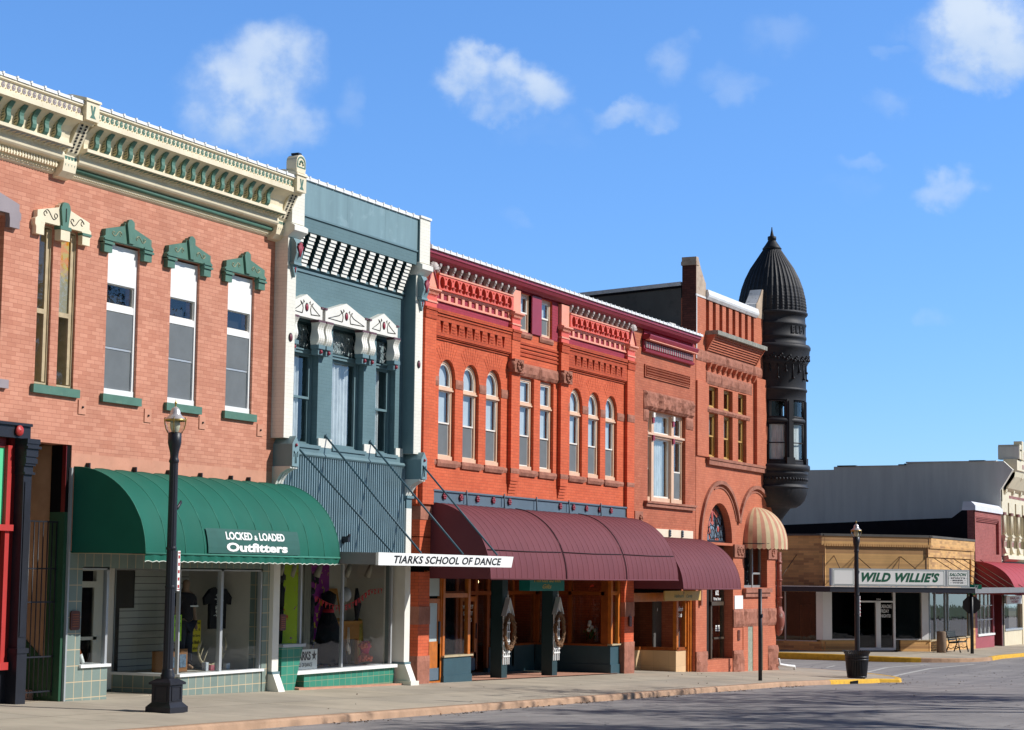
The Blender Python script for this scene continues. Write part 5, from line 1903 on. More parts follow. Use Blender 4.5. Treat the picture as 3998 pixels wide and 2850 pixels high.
mb.box(49.74, 49.9, F + .2, F + 2.4, -1.95, -1.90)
mb.box(46.9, 49.8, yb - .08, yb + .04, -1.95, -1.90)
mb.build('recess_frame', b3)
mb = MB(TEAL)
mb.box(46.85, 49.8, yb - .04, yb + .1, -2.75, -1.95)
mb.box(49.78, 50.42, F + .12, F + .3, -2.45, -1.93)
mb.box(49.78, 49.95, F + .3, F + 2.45, -2.45, -1.95)
mb.box(49.75, 50.43, F + .09, F + .3, -2.8, -2.45)
mb.box(49.75, 49.95, F + .3, F + 2.45, -2.8, -2.45)
mb.use(OLDCREAM).box(49.76, 50.44, F + .06, F + .3, -1.93, -1.89)
mb.build('right_bulkhead', b3)
mb = MB(GLASS)
mb.add([(44.0, yb, -1.9), (49.8, yb, -1.9), (49.8, yb, .2), (44.0, yb, .2)], [(0, 1, 2, 3)])
mb.add([(49.81, F + .2, -1.9), (49.81, F + 2.4, -1.9), (49.81, F + 2.4, .2), (49.81, F + .2, .2)], [(3, 2, 1, 0)])
mb.add([(49.88, F + .16, -1.9), (50.3, F + .16, -1.9), (50.3, F + .16, .2), (49.88, F + .16, .2)], [(0, 1, 2, 3)])
mb.build('recess_glass', b3)
mb = MB(OAK)
ring(mb, 45.12, 46.05, -2.55, -.60, .13, yb - .08, yb - .03)
mb.box(45.12, 46.05, yb - .08, yb - .03, -2.55, -2.05)
mb.use(STEELBEAM).box(45.2, 45.97, yb - .09, yb - .08, -2.52, -2.2)
mb.use(BLACKPAINT).tube([(45.96, yb - .12, -1.7), (45.96, yb - .12, -1.3)], .02, 6)
dr = mb.build('entrance_door', b3)
lm = MB(WHITELET)
lettering(lm, 'MARKET', flat(45.30, 45.90, -.92, -.82, yb - .055), bold=.01)
lettering(lm, 'STREET', flat(45.33, 45.87, -1.09, -.99, yb - .055), bold=.01)
lettering(lm, 'GIFTS', flat(45.38, 45.82, -1.26, -1.16, yb - .055), bold=.01)
lm.box(45.40, 45.68, yb - .055, yb - .05, -2.0, -1.5)
lm.build('lettering', dr)
mb = MB(BLACKROOM)
mb.box(39.0, 51.1, F + 5.5, F + 5.6, -2.7, .4)
mb.box(43.0, 45.0, yb + .0, yb + .05, -2.7, .3)
mb.use(DARKROOM).box(39.0, 51.1, F + .3, F + 5.5, .25, .32)
mb.box(39.0, 39.05, F + .3, F + 5.5, -2.6, .3).box(50.95, 51.0, F + .5, F + 5.5, -2.7, .3)
mb.use(OAKDK).box(39.0, 51.1, F + 2.6, F + 5.5, -2.66, -2.6)
mb.build('shop_interior', b3)
for x in (43.30, 46.28):
    MB(TEALDK).box(x, x + .31, F + .27, F + .58, -2.7, .3).build('porch_post', b3)

# ------------------------------------------------------------------ narrow dull-red brick building
b4 = thing('narrow_brick_building', 'narrow dull red brick building with a large stone lintel over one wide window', 'shop building', (53.5, F, zb(53.5)))
wall(b4, 'wall', TANBRICK, rect(50.95, 56.15, 1.12, 7.1), [rect(52.21, 55.27, 2.14, 4.80)], F + .012, F + .4)
shell(b4, 51.1, 56.1, -2.9, 7.2, TANBRICK)
mb = MB(MAROON)
mb.pxx([(F, 6.42), (F - .10, 6.44), (F - .12, 6.50), (F - .06, 6.53), (F - .06, 6.74), (F - .12, 6.78), (F - .22, 6.82), (F - .26, 6.90), (F - .26, 6.93), (F, 6.95)], 51.72, 55.72)
mb.use(PINK).box(51.72, 55.72, F - .24, F, 6.765, 6.79)
mb.use(MAROONBRICK).box(51.8, 55.9, F - .03, F, 6.95, 7.1)
mb.use(SILVER)
n = 44
for i in range(n):
    x = 51.80 + 3.85 * i / n
    mb.use(MAROON if i % 2 else SILVER)
    mb.box(x, x + .05, F - .11, F - .055, 6.56, 6.72)
    mb.ball((x + .025, F - .10, 6.56), .028, 6)
mb.build('frieze_cornice', b4)
mb = MB(TANBRICK)
mb.py([rect(51.90, 55.60, 5.72, 6.09), rect(51.95, 55.55, 5.75, 6.06)], F - .03, F + .012)
for r_ in range(4):
    for i in range(50):
        x = 51.97 + 3.58 * i / 50
        mb.box(x, x + .045, F - .05, F + .012, 5.765 + .075 * r_, 5.80 + .075 * r_)
mb.build('brick_panel', b4)
st = MB(BROWNSTONE)
st.rock(51.86, 55.88, F + .012, 4.80, 5.33, .10, .075, 14, 1.0)
st.rock(51.86, 52.21, F + .012, 4.45, 4.80, .05, .07, 17, .8)
st.rock(55.30, 55.90, F + .012, 4.45, 4.80, .05, .07, 19, .8)
st.build_each('stone_lintel', b4)
MB(BROWNSTONE).box(51.90, 55.94, F - .12, F + .2, 2.08, 2.14).box(51.92, 55.92, F - .08, F + .2, 1.98, 2.08).build('stone_sill', b4)
w = MB(TAN)
yw = F + .12
ring(w, 52.21, 55.27, 2.14, 4.80, .09, yw, yw + .16)
for (a, b_) in ((52.62, 52.80), (54.22, 54.42)):
    w.box(a, b_, yw - .06, yw + .14, 2.14, 4.74)
w.box(52.25, 55.2, yw - .04, yw + .14, 4.02, 4.16)
w.box(52.25, 55.22, yw - .10, yw, 4.08, 4.14)
w.box(52.28, 55.2, yw - .02, yw + .12, 2.14, 2.28)
w.use(MAROON)
for x in (52.71, 54.32):
    w.box(x - .06, x + .06, yw - .10, yw - .06, 4.44, 4.60)
    w.box(x - .06, x + .06, yw - .11, yw - .06, 3.92, 4.08)
    w.use(SASHWHITE).box(x - .07, x + .07, yw - .12, yw - .06, 4.60, 4.74)
    w.use(MAROON)
w = w.build('window', b4)
s = MB(SASHWHITE)
for (a, b_) in ((52.30, 52.62), (52.80, 54.22), (54.42, 55.18)):
    ring(s, a, b_, 4.16, 4.72, .045, yw + .03, yw + .08)
    if b_ - a < 1:
        ring(s, a, b_, 3.08, 4.02, .04, yw + .03, yw + .08)
        ring(s, a, b_, 2.28, 3.12, .04, yw + .05, yw + .10)
    else:
        ring(s, a, b_, 2.28, 4.02, .05, yw + .03, yw + .08)
s.build('sash', w)
MB(GLASS).add([(52.3, yw + .06, 2.3), (55.2, yw + .06, 2.3), (55.2, yw + .06, 4.72), (52.3, yw + .06, 4.72)], [(0, 1, 2, 3)]).build('pane', w)
cu2 = MB(CURTAIN)
drapes(cu2, 52.85, 54.2, yw + .2, 4.2, 4.7, 8)
o0 = len(cu2.v)
drapes(cu2, 53.45, 54.2, yw + .2, 2.3, 4.0, 5)
drapes(cu2, 52.8, 53.1, yw + .2, 2.9, 4.0, 3)
cu2.build('curtain', w)
MB(SCREEN).box(54.45, 55.15, yw + .035, yw + .04, 2.32, 3.08).box(52.34, 52.6, yw + .035, yw + .04, 2.32, 3.08).build('screen', w)
MB(plain('grey_blue_room', (118, 134, 142), .9, var=.15)).box(52.1, 55.4, yw + .7, yw + .75, 2.0, 4.9).build('room', w)
mb = MB(plain('ivory_beam_paint', (240, 222, 196), .5, var=.06)).box(51.2, 55.8, F - .04, F + .2, 1.13, 1.36)
mb.use(STEELBEAM)
for x in (53.80, 54.83):
    for q in range(3):
        mb.ball((x, F - .06, 1.19 + .06 * q), .055, 8)
mb.build('lintel_beam', b4)
mb = MB(BROWNSTONE).box(51.15, 51.75, F - .04, F + .1, 1.52, 1.82)
for q in range(6):
    mb.ball((51.55 + .07 * math.cos(q), F - .06, 1.62 + .07 * math.sin(q)), .05, 6)
mb.build('carved_block', b4)
aw4, prof4 = awning('maroon_awning', 'shorter plain maroon rounded awning over the card shop, overlapping the arched doorway', 51.15, 56.0, 1.12, -.37, 1.5, AWNMAROON, 15, bulge=.006, group='maroon awnings')
mb = MB(OAK)
mb.box(51.2, 56.1, F + .1, F + .3, -.75, -.5)
mb.box(55.05, 55.2, F + .2, F + .32, -2.2, -.6)
mb.box(55.78, 55.86, F + .2, F + .32, -2.2, -.6)
mb.box(55.90, 55.96, F + .15, F + .3, -2.9, -.6)
mb.box(56.02, 56.10, F + .12, F + .3, -2.9, -.6)
mb.use(OAKDK).box(55.06, 55.16, F + .3, F + 1.4, -2.24, -2.14)
mb.box(51.3, 55.1, F + 1.35, F + 1.45, -2.24, -2.14)
mb.box(51.3, 55.1, F + 1.35, F + 1.45, -.75, -.6)
mb.box(55.1, 55.9, F + .2, F + .3, -2.24, -2.14)
mb.build('shopfront_frame', b4)
MB(BEIGEPANEL).box(55.05, 55.92, F + .22, F + .4, -2.95, -2.24).box(55.05, 55.2, F + .4, F + 1.4, -2.95, -2.24).box(51.3, 55.05, F + 1.36, F + 1.5, -2.95, -2.24).build('bulkhead', b4)
gl_ = MB(GLASS)
gl_.add([(55.15, F + .26, -2.15), (55.82, F + .26, -2.15), (55.82, F + .26, -.7), (55.15, F + .26, -.7)], [(0, 1, 2, 3)])
gl_.add([(51.3, F + 1.4, -2.15), (55.1, F + 1.4, -2.15), (55.1, F + 1.4, -.7), (51.3, F + 1.4, -.7)], [(0, 1, 2, 3)])
gl_.build('shop_window', b4)
lm = MB(WHITELET)
lettering(lm, 'Hallmark', flat(55.20, 55.72, -1.06, -.92, F + .25), bold=.01, shear=.35)
lettering(lm, 'Cards', flat(55.32, 55.62, -1.24, -1.12, F + .25), bold=.01, shear=.35)
lm.build('window_lettering', b4)
mb = MB(BLACKROOM).box(51.2, 56.1, F + 4.4, F + 4.5, -3, -.3).box(56.0, 56.05, F + .5, F + 4.4, -3, -.3).box(51.05, 51.1, F + .5, F + 4.4, -3, -.3)
mb.use(plain('grey_card_stand', (96, 92, 90), .8)).box(55.2, 55.9, F + 1.0, F + 1.05, -2.2, -.6)
mb.use(DARKROOM).box(51.2, 56.1, F + .4, F + 4.4, -.5, -.44)
mb.use(OAKDK).box(51.4, 55.0, F + 3.0, F + 3.1, -1.3, -1.25).box(51.4, 55.0, F + 3.0, F + 3.1, -1.8, -1.75)
mb.build('shop_interior', b4)
mb = MB(plain('manila_sign_board', (206, 170, 96), .6, var=.06)).box(53.0, 56.0, F - .22, F - .18, -.73, -.44)
sg = mb.build('hanging_card_sign', None, 'long tan shop sign board hanging under the shorter maroon awning', 'sign')
lm = MB(GREENLET)
lettering(lm, 'Hallmark', flat(53.75, 54.55, -.64, -.54, F - .224), bold=.004, shear=.35)
lettering(lm, 'Cards', flat(54.75, 55.25, -.64, -.55, F - .224), bold=.004, shear=.35)
lm.use(OAKDK).disc_y(54.55, -.50, .035, F - .224, F - .221)
lm.build('lettering', sg)
mb = MB(plain('teal_sign_board', (24, 128, 122), .5, var=.05)).box(44.35, 46.45, F + .02, F + .32, -.42, .0)
sg = mb.build('hanging_gift_sign', None, 'teal box sign with gold lettering hanging under the long maroon awning', 'sign')
lm = MB(plain('gold_lettering', (214, 186, 96), .5))
lettering(lm, 'Market Street', flat(44.6, 46.2, -.20, -.06, F + .014), bold=.01)
lettering(lm, 'Gifts', flat(45.1, 45.65, -.36, -.25, F + .014), bold=.01, shear=.4)
lm.build('lettering', sg)
# ------------------------------------------------------------------ corner building with the black turret
b5 = thing('turreted_corner_building', 'red brick corner building with a black domed turret and stone bands', 'corner building', (60, F, zb(60)))
XC, YC = 63.75, 21.05
holes = []
for (a, b_) in ((57.30, 58.14), (58.67, 59.52), (60.05, 60.88)):
    holes += [rect(a, b_, 5.28, 5.96), rect(a, b_, 3.72, 5.12)]
holes.append(arch(57.14, 59.46, 1.06, 1.15, 18))
holes.append(rect(60.62, 62.98, -.36, 1.1))
holes.append([(57.1, -2.6), (59.55, -2.6), (59.55, .98), (57.1, .98)])
lp = [(56.15, -3.4), (57.1, -3.4), (57.1, -2.6), (59.55, -2.6), (59.55, -3.4), (63.9, -3.4), (63.9, 8.70), (56.15, 8.70)]
wall(b5, 'wall', TURRETBRICK, [(56.15, -3.4), (63.9, -3.4), (63.9, 6.62), (56.15, 6.62)], holes, F, F + .5)
up = [rect(57.02 + .62 * i + .62 * 0, 57.02 + .62 * i + .29, 7.60, 8.66) for i in range(8)]
up = [u for u in up if u[1][0] < 61.75]
MB(TURRETBRICK).py([rect(56.15, 63.9, 6.62, 8.70)] + up, F, F + .22).box(56.15, 63.9, F + .3, F + .5, 6.62, 8.6).build('parapet', b5)
mb = MB(GREYRENDER)
mb.pxx([(F + .5, -3), (50, -3), (50, 7.6), (F + 1.5, 9.0), (F + .5, 9.0)], 56.16, 56.5)
mb.use(TURRETBRICK).pxx([(F + .5, -3.4), (50, -3.4), (50, 8.0), (F + .5, 8.6)], 63.6, 63.9)
mb.box(56.5, 63.6, 49.7, 50, -3, 7.6)
mb.use(GREYRENDER).pxx([(F + .5, 8.3), (49.7, 7.2), (49.7, 7.35), (F + .5, 8.45)], 56.5, 63.6)
mb.build('side_wall', b5)
mb = MB(OLDWHITE)
mb.pxx([(F + .5, 9.0), (50, 7.62), (50, 7.72), (F + .5, 9.12)], 56.1, 56.56)
mb.build('wall_coping', b5)
mb = MB(BLACKWALL)
mb.pxx([(F + .5, 8.93), (50, 7.55), (50, 7.62), (F + .5, 9.0)], 56.13, 56.16)
mb.build('dark_strip', b5)  # near-black strip along the wall under the coping
mb = MB(OLDWHITE).box(55.3, 56.12, F + .55, F + .9, 7.3, 7.75).box(54.4, 55.3, F + .6, F + .9, 7.2, 7.5)
mb.build_each('flashing', b5)
for i, (a, b_, zt) in enumerate(((56.14, 57.0, 9.86), (61.90, 62.75, 9.62))):
    mb = MB(RUSTED)
    prof = [(a, 8.70), (b_, 8.70), (b_, 9.15), (b_ - .10, 9.22), (a + .42, 9.55), (a + .22, zt - .05), (a + .18, zt), (a, zt)]
    if i:
        prof = [(a, 8.70), (b_, 8.70), (b_, zt + .1), (b_ - .25, zt + .1), (a + .42, 9.5), (a + .1, 9.2), (a, 9.15)]
    mb.py(prof, F - .01, F + .02)
    mb.use(DARKBRICK if i == 0 else OLDWHITE).py([(p[0], p[1] - .0) for p in prof], F + .02, F + .42)
    if i == 0:
        mb.box(a - .03, a + .0, F - .01, F + .45, 7.3, 9.62)
        mb.use(RUSTED).box(a - .06, a + .20, F - .03, F + .48, 9.62, 9.74).box(a - .04, a + .18, F - .02, F + .46, 9.74, 9.88)
        mb.use(OLDWHITE).box(56.10, 57.0, F - .025, F, 8.66, 8.72).box(56.13, 56.19, F - .02, F, 6.7, 8.66)
    mb.build('parapet_pedestal', b5)
MB(plain('white_curved_coping', (214, 218, 222), .6, var=.15)).py([(62.9, 8.6), (63.8, 8.6), (63.8, 9.3), (63.5, 9.5), (63.1, 9.4)], F + 1.6, F + 2.0).build('rear_pedestal', b5)
mb = MB(plain('bright_metal_coping', (232, 234, 236), .45, var=.08)).pxx([(F + .4, 8.74), (F - .10, 8.74), (F - .12, 8.80), (F - .08, 8.96), (F + .4, 8.98)], 57.0, 61.88)
mb.use(OLDWHITE).pxx([(F + .3, 8.66), (F - .04, 8.66), (F - .10, 8.74), (F + .3, 8.74)], 57.0, 61.86)
mb.build('parapet_coping', b5)
mb = MB(TURRETBRICK)
for k in range(7):
    d = .05 + .042 * k
    mb.box(57.04, 61.72, F - d, F, 7.06 + .068 * k, 7.118 + .068 * k)
mb.use(DARKBRICK).box(57.04, 61.72, F - .04, F, 7.06, 7.53)
mb.use(TURRETBRICK)
for x in (57.0, 61.72):
    mb.pxx([(F, 7.02), (F - .06, 7.04), (F - .2, 7.3), (F - .36, 7.53), (F, 7.53)], x - .02, x + .06)
mb.use(plain('lichened_stone', (150, 150, 140), .9, var=.3, scale=5, bump=.5, wear=(96, 96, 90))).box(56.98, 61.82, F - .42, F, 7.53, 7.66)
mb.build('corbelled_hood', b5)
st = MB(BROWNSTONE)
for k, (a, b_) in enumerate(((56.15, 57.4), (57.4, 58.9), (58.9, 60.3), (60.3, 61.5), (61.5, 62.45))):
    st.rock(a, b_, F, 6.67, 7.01, .05, .08, 40 + k, .7)
for k, (a, b_) in enumerate(((57.03, 58.3), (58.3, 59.9), (59.9, 61.4))):
    st.rock(a, b_, F, 6.01, 6.38, .05, .08, 50 + k, .7)
st.rock(57.08, 61.2, F, 5.13, 5.28, .06, .08, 60, .5)
st.build_each('stone_band', b5)
mb = MB(TURRETBRICK)
for i in range(10):
    x = 57.06 + .485 * i
    mb.pxx([(F, 6.42), (F - .05, 6.44), (F - .12, 6.54), (F - .17, 6.66), (F, 6.66)], x, x + .13)
mb.build_each('dentil', b5)
MB(BROWNSTONE).box(57.0, 63.9, F - .14, F + .05, 3.62, 3.70).box(57.05, 63.9, F - .11, F + .05, 3.47, 3.62).build('sill_course', b5)
MB(TURRETBRICK).box(56.15, 57.03, F - .05, F, 3.7, 6.02).box(61.62, 62.6, F - .12, F, 3.7, 6.62).build_each('corner_pilaster', b5)
for (a, b_) in ((57.30, 58.14), (58.67, 59.52), (60.05, 60.88)):
    window(b5, a, b_, 5.28, 5.96, F + .12, OCHRE, OCHRE, [(5.33, 5.91, DARKROOM, 0)], fw=.06, sw=.05)
    window(b5, a, b_, 3.72, 5.12, F + .12, OCHRE, OCHRE, [(4.38, 5.07, BLIND, 0), (3.77, 4.44, DARKROOM, 1)], fw=.06, sw=.05)


def arch_band(mb, xc, zs, r0, r1, y0, y1, a0=0.0, a1=math.pi, n=22, kz=1.0):
    o = [(xc + r1 * math.cos(a0 + (a1 - a0) * i / n), zs + kz * r1 * math.sin(a0 + (a1 - a0) * i / n)) for i in range(n + 1)]
    q = [(xc + r0 * math.cos(a0 + (a1 - a0) * i / n), zs + kz * r0 * math.sin(a0 + (a1 - a0) * i / n)) for i in range(n, -1, -1)]
    mb.py([o + q], y0, y1)


mb = MB(BROWNSTONE)
arch_band(mb, 58.30, 1.12, 1.78, 1.90, F - .09, F, 0.34, math.pi)
arch_band(mb, 61.80, 1.12, 1.78, 1.90, F - .09, F, 0.0, math.pi - .34)
arch_band(mb, 58.30, 1.12, 1.66, 1.70, F - .03, F, 0.4, math.pi * .6)
arch_band(mb, 61.80, 1.12, 1.66, 1.70, F - .03, F, 0.9, math.pi * .7)
mb.box(56.40, 56.52, F - .09, F, -.9, 1.12)
mb.build('arch_moulding', b5)
# stained glass fanlight
m_, n_, p_ = new_mat('stained_glass_fan')
P_ = pos(n_)
v_ = n_.new('ShaderNodeTexVoronoi', feature='DISTANCE_TO_EDGE')
n_.put(v_.inputs['Vector'], P_)
v_.inputs['Scale'].default_value = 4.2
v2 = n_.new('ShaderNodeTexVoronoi')
n_.put(v2.inputs['Vector'], P_)
v2.inputs['Scale'].default_value = 4.2
r_ = n_.sep(v2.outputs['Color'])[0]
c_ = n_.mix(n_.ramp(r_, .72, .78), lin((128, 152, 172)), lin((190, 104, 90)))
c_ = n_.mix(n_.ramp(r_, .30, .36), lin((92, 112, 128)), c_)
c_ = n_.mix(n_.ramp(v_.outputs['Distance'], .05, .09), lin((40, 46, 52)), c_)
n_.put(p_.inputs['Base Color'], c_)
p_.inputs['Roughness'].default_value = .25
FAN = m_
fw_ = MB(BLACKPAINT).py([arch(57.14, 59.46, 1.06, 1.15, 18), [(p[0], p[1]) for p in arch(57.22, 59.38, 1.14, 1.18, 18)]], F + .22, F + .32)
fw_ = fw_.build('fanlight', b5)
MB(FAN).py(arch(57.22, 59.38, 1.14, 1.18, 18), F + .27, F + .28).build('pane', fw_)
le = MB(BLACKPAINT)
for r in (.45, .8):
    le.tube([(58.3 + r * math.cos(math.pi * i / 16), F + .262, 1.16 + r * math.sin(math.pi * i / 16)) for i in range(17)], .012, 5)
for s in (-1, 1):
    le.tube([(58.3 + s * (.1 + .25 * math.sin(t)), F + .262, 1.2 + .25 * t) for t in [i * .25 for i in range(13)]], .012, 5)
    le.tube([(58.3 + s * (.55 + .22 * math.cos(t)), F + .262, 1.5 + .22 * math.sin(t)) for t in [i * .5 for i in range(13)]], .012, 5)
le.use(plain('coral_glass', (196, 92, 80), .3)).ball((58.3, F + .262, 1.9), .11, 8, (1, .2, 1.8))
for s in (-1, 1):
    le.ball((58.3 + s * .55, F + .262, 1.5), .10, 8, (1, .2, 1))
le.build('tracery', fw_)
MB(BLACKPAINT).box(57.1, 59.55, F + .12, F + .5, .98, 1.06).build('fanlight_sill', b5)
# doorway
st = MB(BROWNSTONE)
st.box(59.55, 60.62, F - .06, F, .62, 1.03)
st.box(62.98, 63.92, F - .06, F, .60, .93)
for q in range(10):
    for xm in (59.95, 60.25, 63.45):
        st.ball((xm + .12 * math.cos(q * .65), F - .06, .82 + .11 * math.sin(q * .65)), .055, 6)
st.build('carved_capitals', b5)
st = MB(BROWNSTONE)
for k, (a, b_) in enumerate(((59.55, 60.6), (60.6, 61.9), (61.9, 63.0), (63.0, 63.9))):
    st.rock(a, b_, F, -1.62, -1.05, .06, .09, 70 + k, .8)
st.rock(59.50, 60.48, F, -3.3, -2.36, .10, .1, 80, .9)
st.rock(62.98, 63.95, F, -3.35, -2.3, .10, .1, 83, .9)
st.rock(56.15, 57.1, F, -3.2, -2.30, .09, .1, 86, .8)
st.build_each('rough_stone', b5)
mb = MB(TURRETBRICK)
mb.box(60.48, 60.95, F - .02, F, -3.4, -1.62)
mb.box(61.45, 62.15, F - .02, F, -3.4, -1.62)
mb.box(62.45, 62.98, F - .02, F, -3.4, -1.62)
mb.use(plain('glass_block', (160, 168, 150), .25, var=.3, scale=9)).box(60.95, 61.45, F - .005, F, -3.15, -1.62).box(62.15, 62.45, F - .005, F, -3.15, -1.62)
mb.build('glass_block_slots', b5)
MB(BROWNSTONE).box(60.45, 63.12, F - .14, F + .1, -.52, -.38).box(60.55, 63.05, F - .09, F, -.66, -.52).build('window_sill', b5)
w = MB(plain('grey_window_frame', (150, 150, 148), .5))
ring(w, 60.62, 62.98, -.36, 1.1, .08, F + .22, F + .3)
w.box(62.0, 62.1, F + .2, F + .3, -.36, 1.1)
w.box(62.1, 62.9, F + .22, F + .28, .08, .14)
w = w.build('window', b5)
MB(GLASSDK).add([(60.7, F + .26, -.3), (62.9, F + .26, -.3), (62.9, F + .26, 1.05), (60.7, F + .26, 1.05)], [(0, 1, 2, 3)]).build('pane', w)
MB(DARKROOM).box(60.6, 63.0, F + .9, F + .95, -.4, 1.1).build('room', w)
mb = MB(plain('bronze_door_frame', (92, 80, 66), .4, metal=.3))
yd = F + .30
ring(mb, 58.30, 59.53, -2.9, .95, .12, yd, yd + .1)
mb.box(58.3, 59.5, yd - .03, yd + .1, -.92, -.80)
mb.box(58.5, 59.5, yd - .04, yd, -1.98, -1.92)
dr = mb.build('entrance_door', b5)
MB(GLASS).add([(58.35, yd + .05, -2.8), (59.5, yd + .05, -2.8), (59.5, yd + .05, .9), (58.35, yd + .05, .9)], [(0, 1, 2, 3)]).build('pane', dr)
lm = MB(WHITELET)
lettering(lm, '602', flat(58.85, 59.15, -.60, -.44, yd + .045), bold=.02)
lettering(lm, 'Market Street', flat(58.68, 59.36, -.76, -.66, yd + .045), bold=.01)
for k in range(3):
    lm.box(58.85, 59.0, yd + .04, yd + .045, -1.6 - .07 * k, -1.55 - .07 * k).box(59.05, 59.22, yd + .04, yd + .045, -1.6 - .07 * k, -1.55 - .07 * k)
lm.build('lettering', dr)
mb = MB(plain('dim_green_hall', (104, 108, 92), .8)).box(57.0, 59.6, yd + 1.5, yd + 1.6, -3, 1)
mb.use(DKMAROON).box(57.06, 57.1, F + .5, yd + 1.5, -3, 1).box(59.55, 59.6, F + .5, yd + 1.5, -3, 1)
mb.use(DARKROOM).box(57.06, 59.6, F + .5, yd + 1.5, .98, 1.02)
mb.box(57.1, 58.3, yd + .06, yd + .12, -2.9, .95)
mb.use(BEIGEPANEL).box(57.1, 59.55, F + .02, yd + 1.5, -3.2, -2.9)
mb.build('entrance_hall', b5)
MB(SIGNWHITE).box(59.63, 60.42, F - .03, F, -1.04, -.61).build('white_notice', None, 'blank white notice board on brick beside the arched doorway', 'notice')
plaque('wall_plaque', 'bronze plaque on rough stone below the white notice', 'plaque', 60.05, -2.05, -1.72, .20, PLQ, F - .0, 'bronze wall plaques')
# turret
tu = MB(TURRETMETAL)
NR = 40


def ribbed(i, z):
    return 1.0 + (.018 if i % 3 == 0 else -.012)


dome = []
for (z, r) in ((9.05, 1.17), (9.25, 1.165), (9.55, 1.13), (9.90, 1.05), (10.24, .93), (10.59, .76), (10.94, .53), (11.2, .36), (11.31, .29)):
    dome.append((r, z))
dm = MB(TURRETMETAL)
vs = []
sub = []
for k in range(len(dome) - 1):
    (r0, z0), (r1, z1) = dome[k], dome[k + 1]
    m_n = max(2, int((z1 - z0) / .09))
    for q in range(m_n):
        t = q / m_n
        r = r0 + (r1 - r0) * t
        z = z0 + (z1 - z0) * t
        sub += [(r, z), (r - .012, z + .02)]
sub.append(dome[-1])
dm.lathe(XC, YC, sub, 120, rfn=ribbed, smooth=False)
dm = dm.build('dome', b5)
cp = MB(TURRETMETAL).lathe(XC, YC, [(.31, 11.29), (.34, 11.31), (.27, 11.40), (.17, 11.55), (.13, 11.62), (.15, 11.63), (.15, 11.74), (.13, 11.75), (.07, 11.77), (.03, 11.95), (.015, 12.08), (.001, 12.09)], 24)
cp.build('finial', b5)
body = [(1.0, 1.5), (.20, 1.60), (.26, 1.80), (.38, 2.05), (.56, 2.28), (.60, 2.33), (.80, 2.36), (.95, 2.45), (1.08, 2.6), (1.16, 2.80), (1.19, 2.98), (1.19, 3.0), (1.22, 3.01), (1.22, 3.05), (1.14, 3.08), (1.14, 3.16), (1.16, 3.18), (1.15, 3.42), (1.18, 3.45), (1.21, 3.52), (1.16, 3.56), (1.24, 3.60), (1.27, 3.66), (1.27, 3.76), (1.24, 3.79), (1.14, 3.80)]
body = body[1:]
cb = MB(TURRETMETAL)


def gad(i, z):
    return 1.0 - (.035 if (i % 2 and 2.36 < z < 2.95) else 0)


cb.lathe(XC, YC, body, 96, rfn=gad)
for i in range(60):
    a = 2 * math.pi * i / 60
    cb.ball((XC + 1.165 * math.cos(a), YC + 1.165 * math.sin(a), 3.30), .055, 6)
cb.build('corbel_base', b5)
# window storey: mullions, sashes
TW = [206.7 + 46 * k for k in range(6)]
fr = MB(TURRETMETAL)
fr.lathe(XC, YC, [(1.15, 5.98), (1.15, 6.30), (1.18, 6.31), (1.19, 6.36), (1.17, 6.40), (1.15, 6.41)], 64)
fr.lathe(XC, YC, [(1.12, 5.20), (1.15, 5.22), (1.17, 5.26), (1.15, 5.34), (1.12, 5.36)], 64)
fr.lathe(XC, YC, [(1.12, 3.78), (1.12, 3.90)], 64)
for a in TW:
    for s in (-1, 1):
        c = R(a + s * 23)
    c = R(a + 23)
    ux, uy = math.cos(c), math.sin(c)
    for w_, rr, z0, z1 in ((.13, 1.15, 3.8, 6.0), (.06, 1.18, 3.8, 5.95), (.16, 1.20, 3.80, 4.02)):
        pts = [(XC + rr * ux - w_ * uy, YC + rr * uy + w_ * ux), (XC + rr * ux + w_ * uy, YC + rr * uy - w_ * ux), (XC + .95 * ux + w_ * uy, YC + .95 * uy - w_ * ux), (XC + .95 * ux - w_ * uy, YC + .95 * uy + w_ * ux)]
        fr.pz(pts, z0, z1)
fr.build('window_storey', b5)
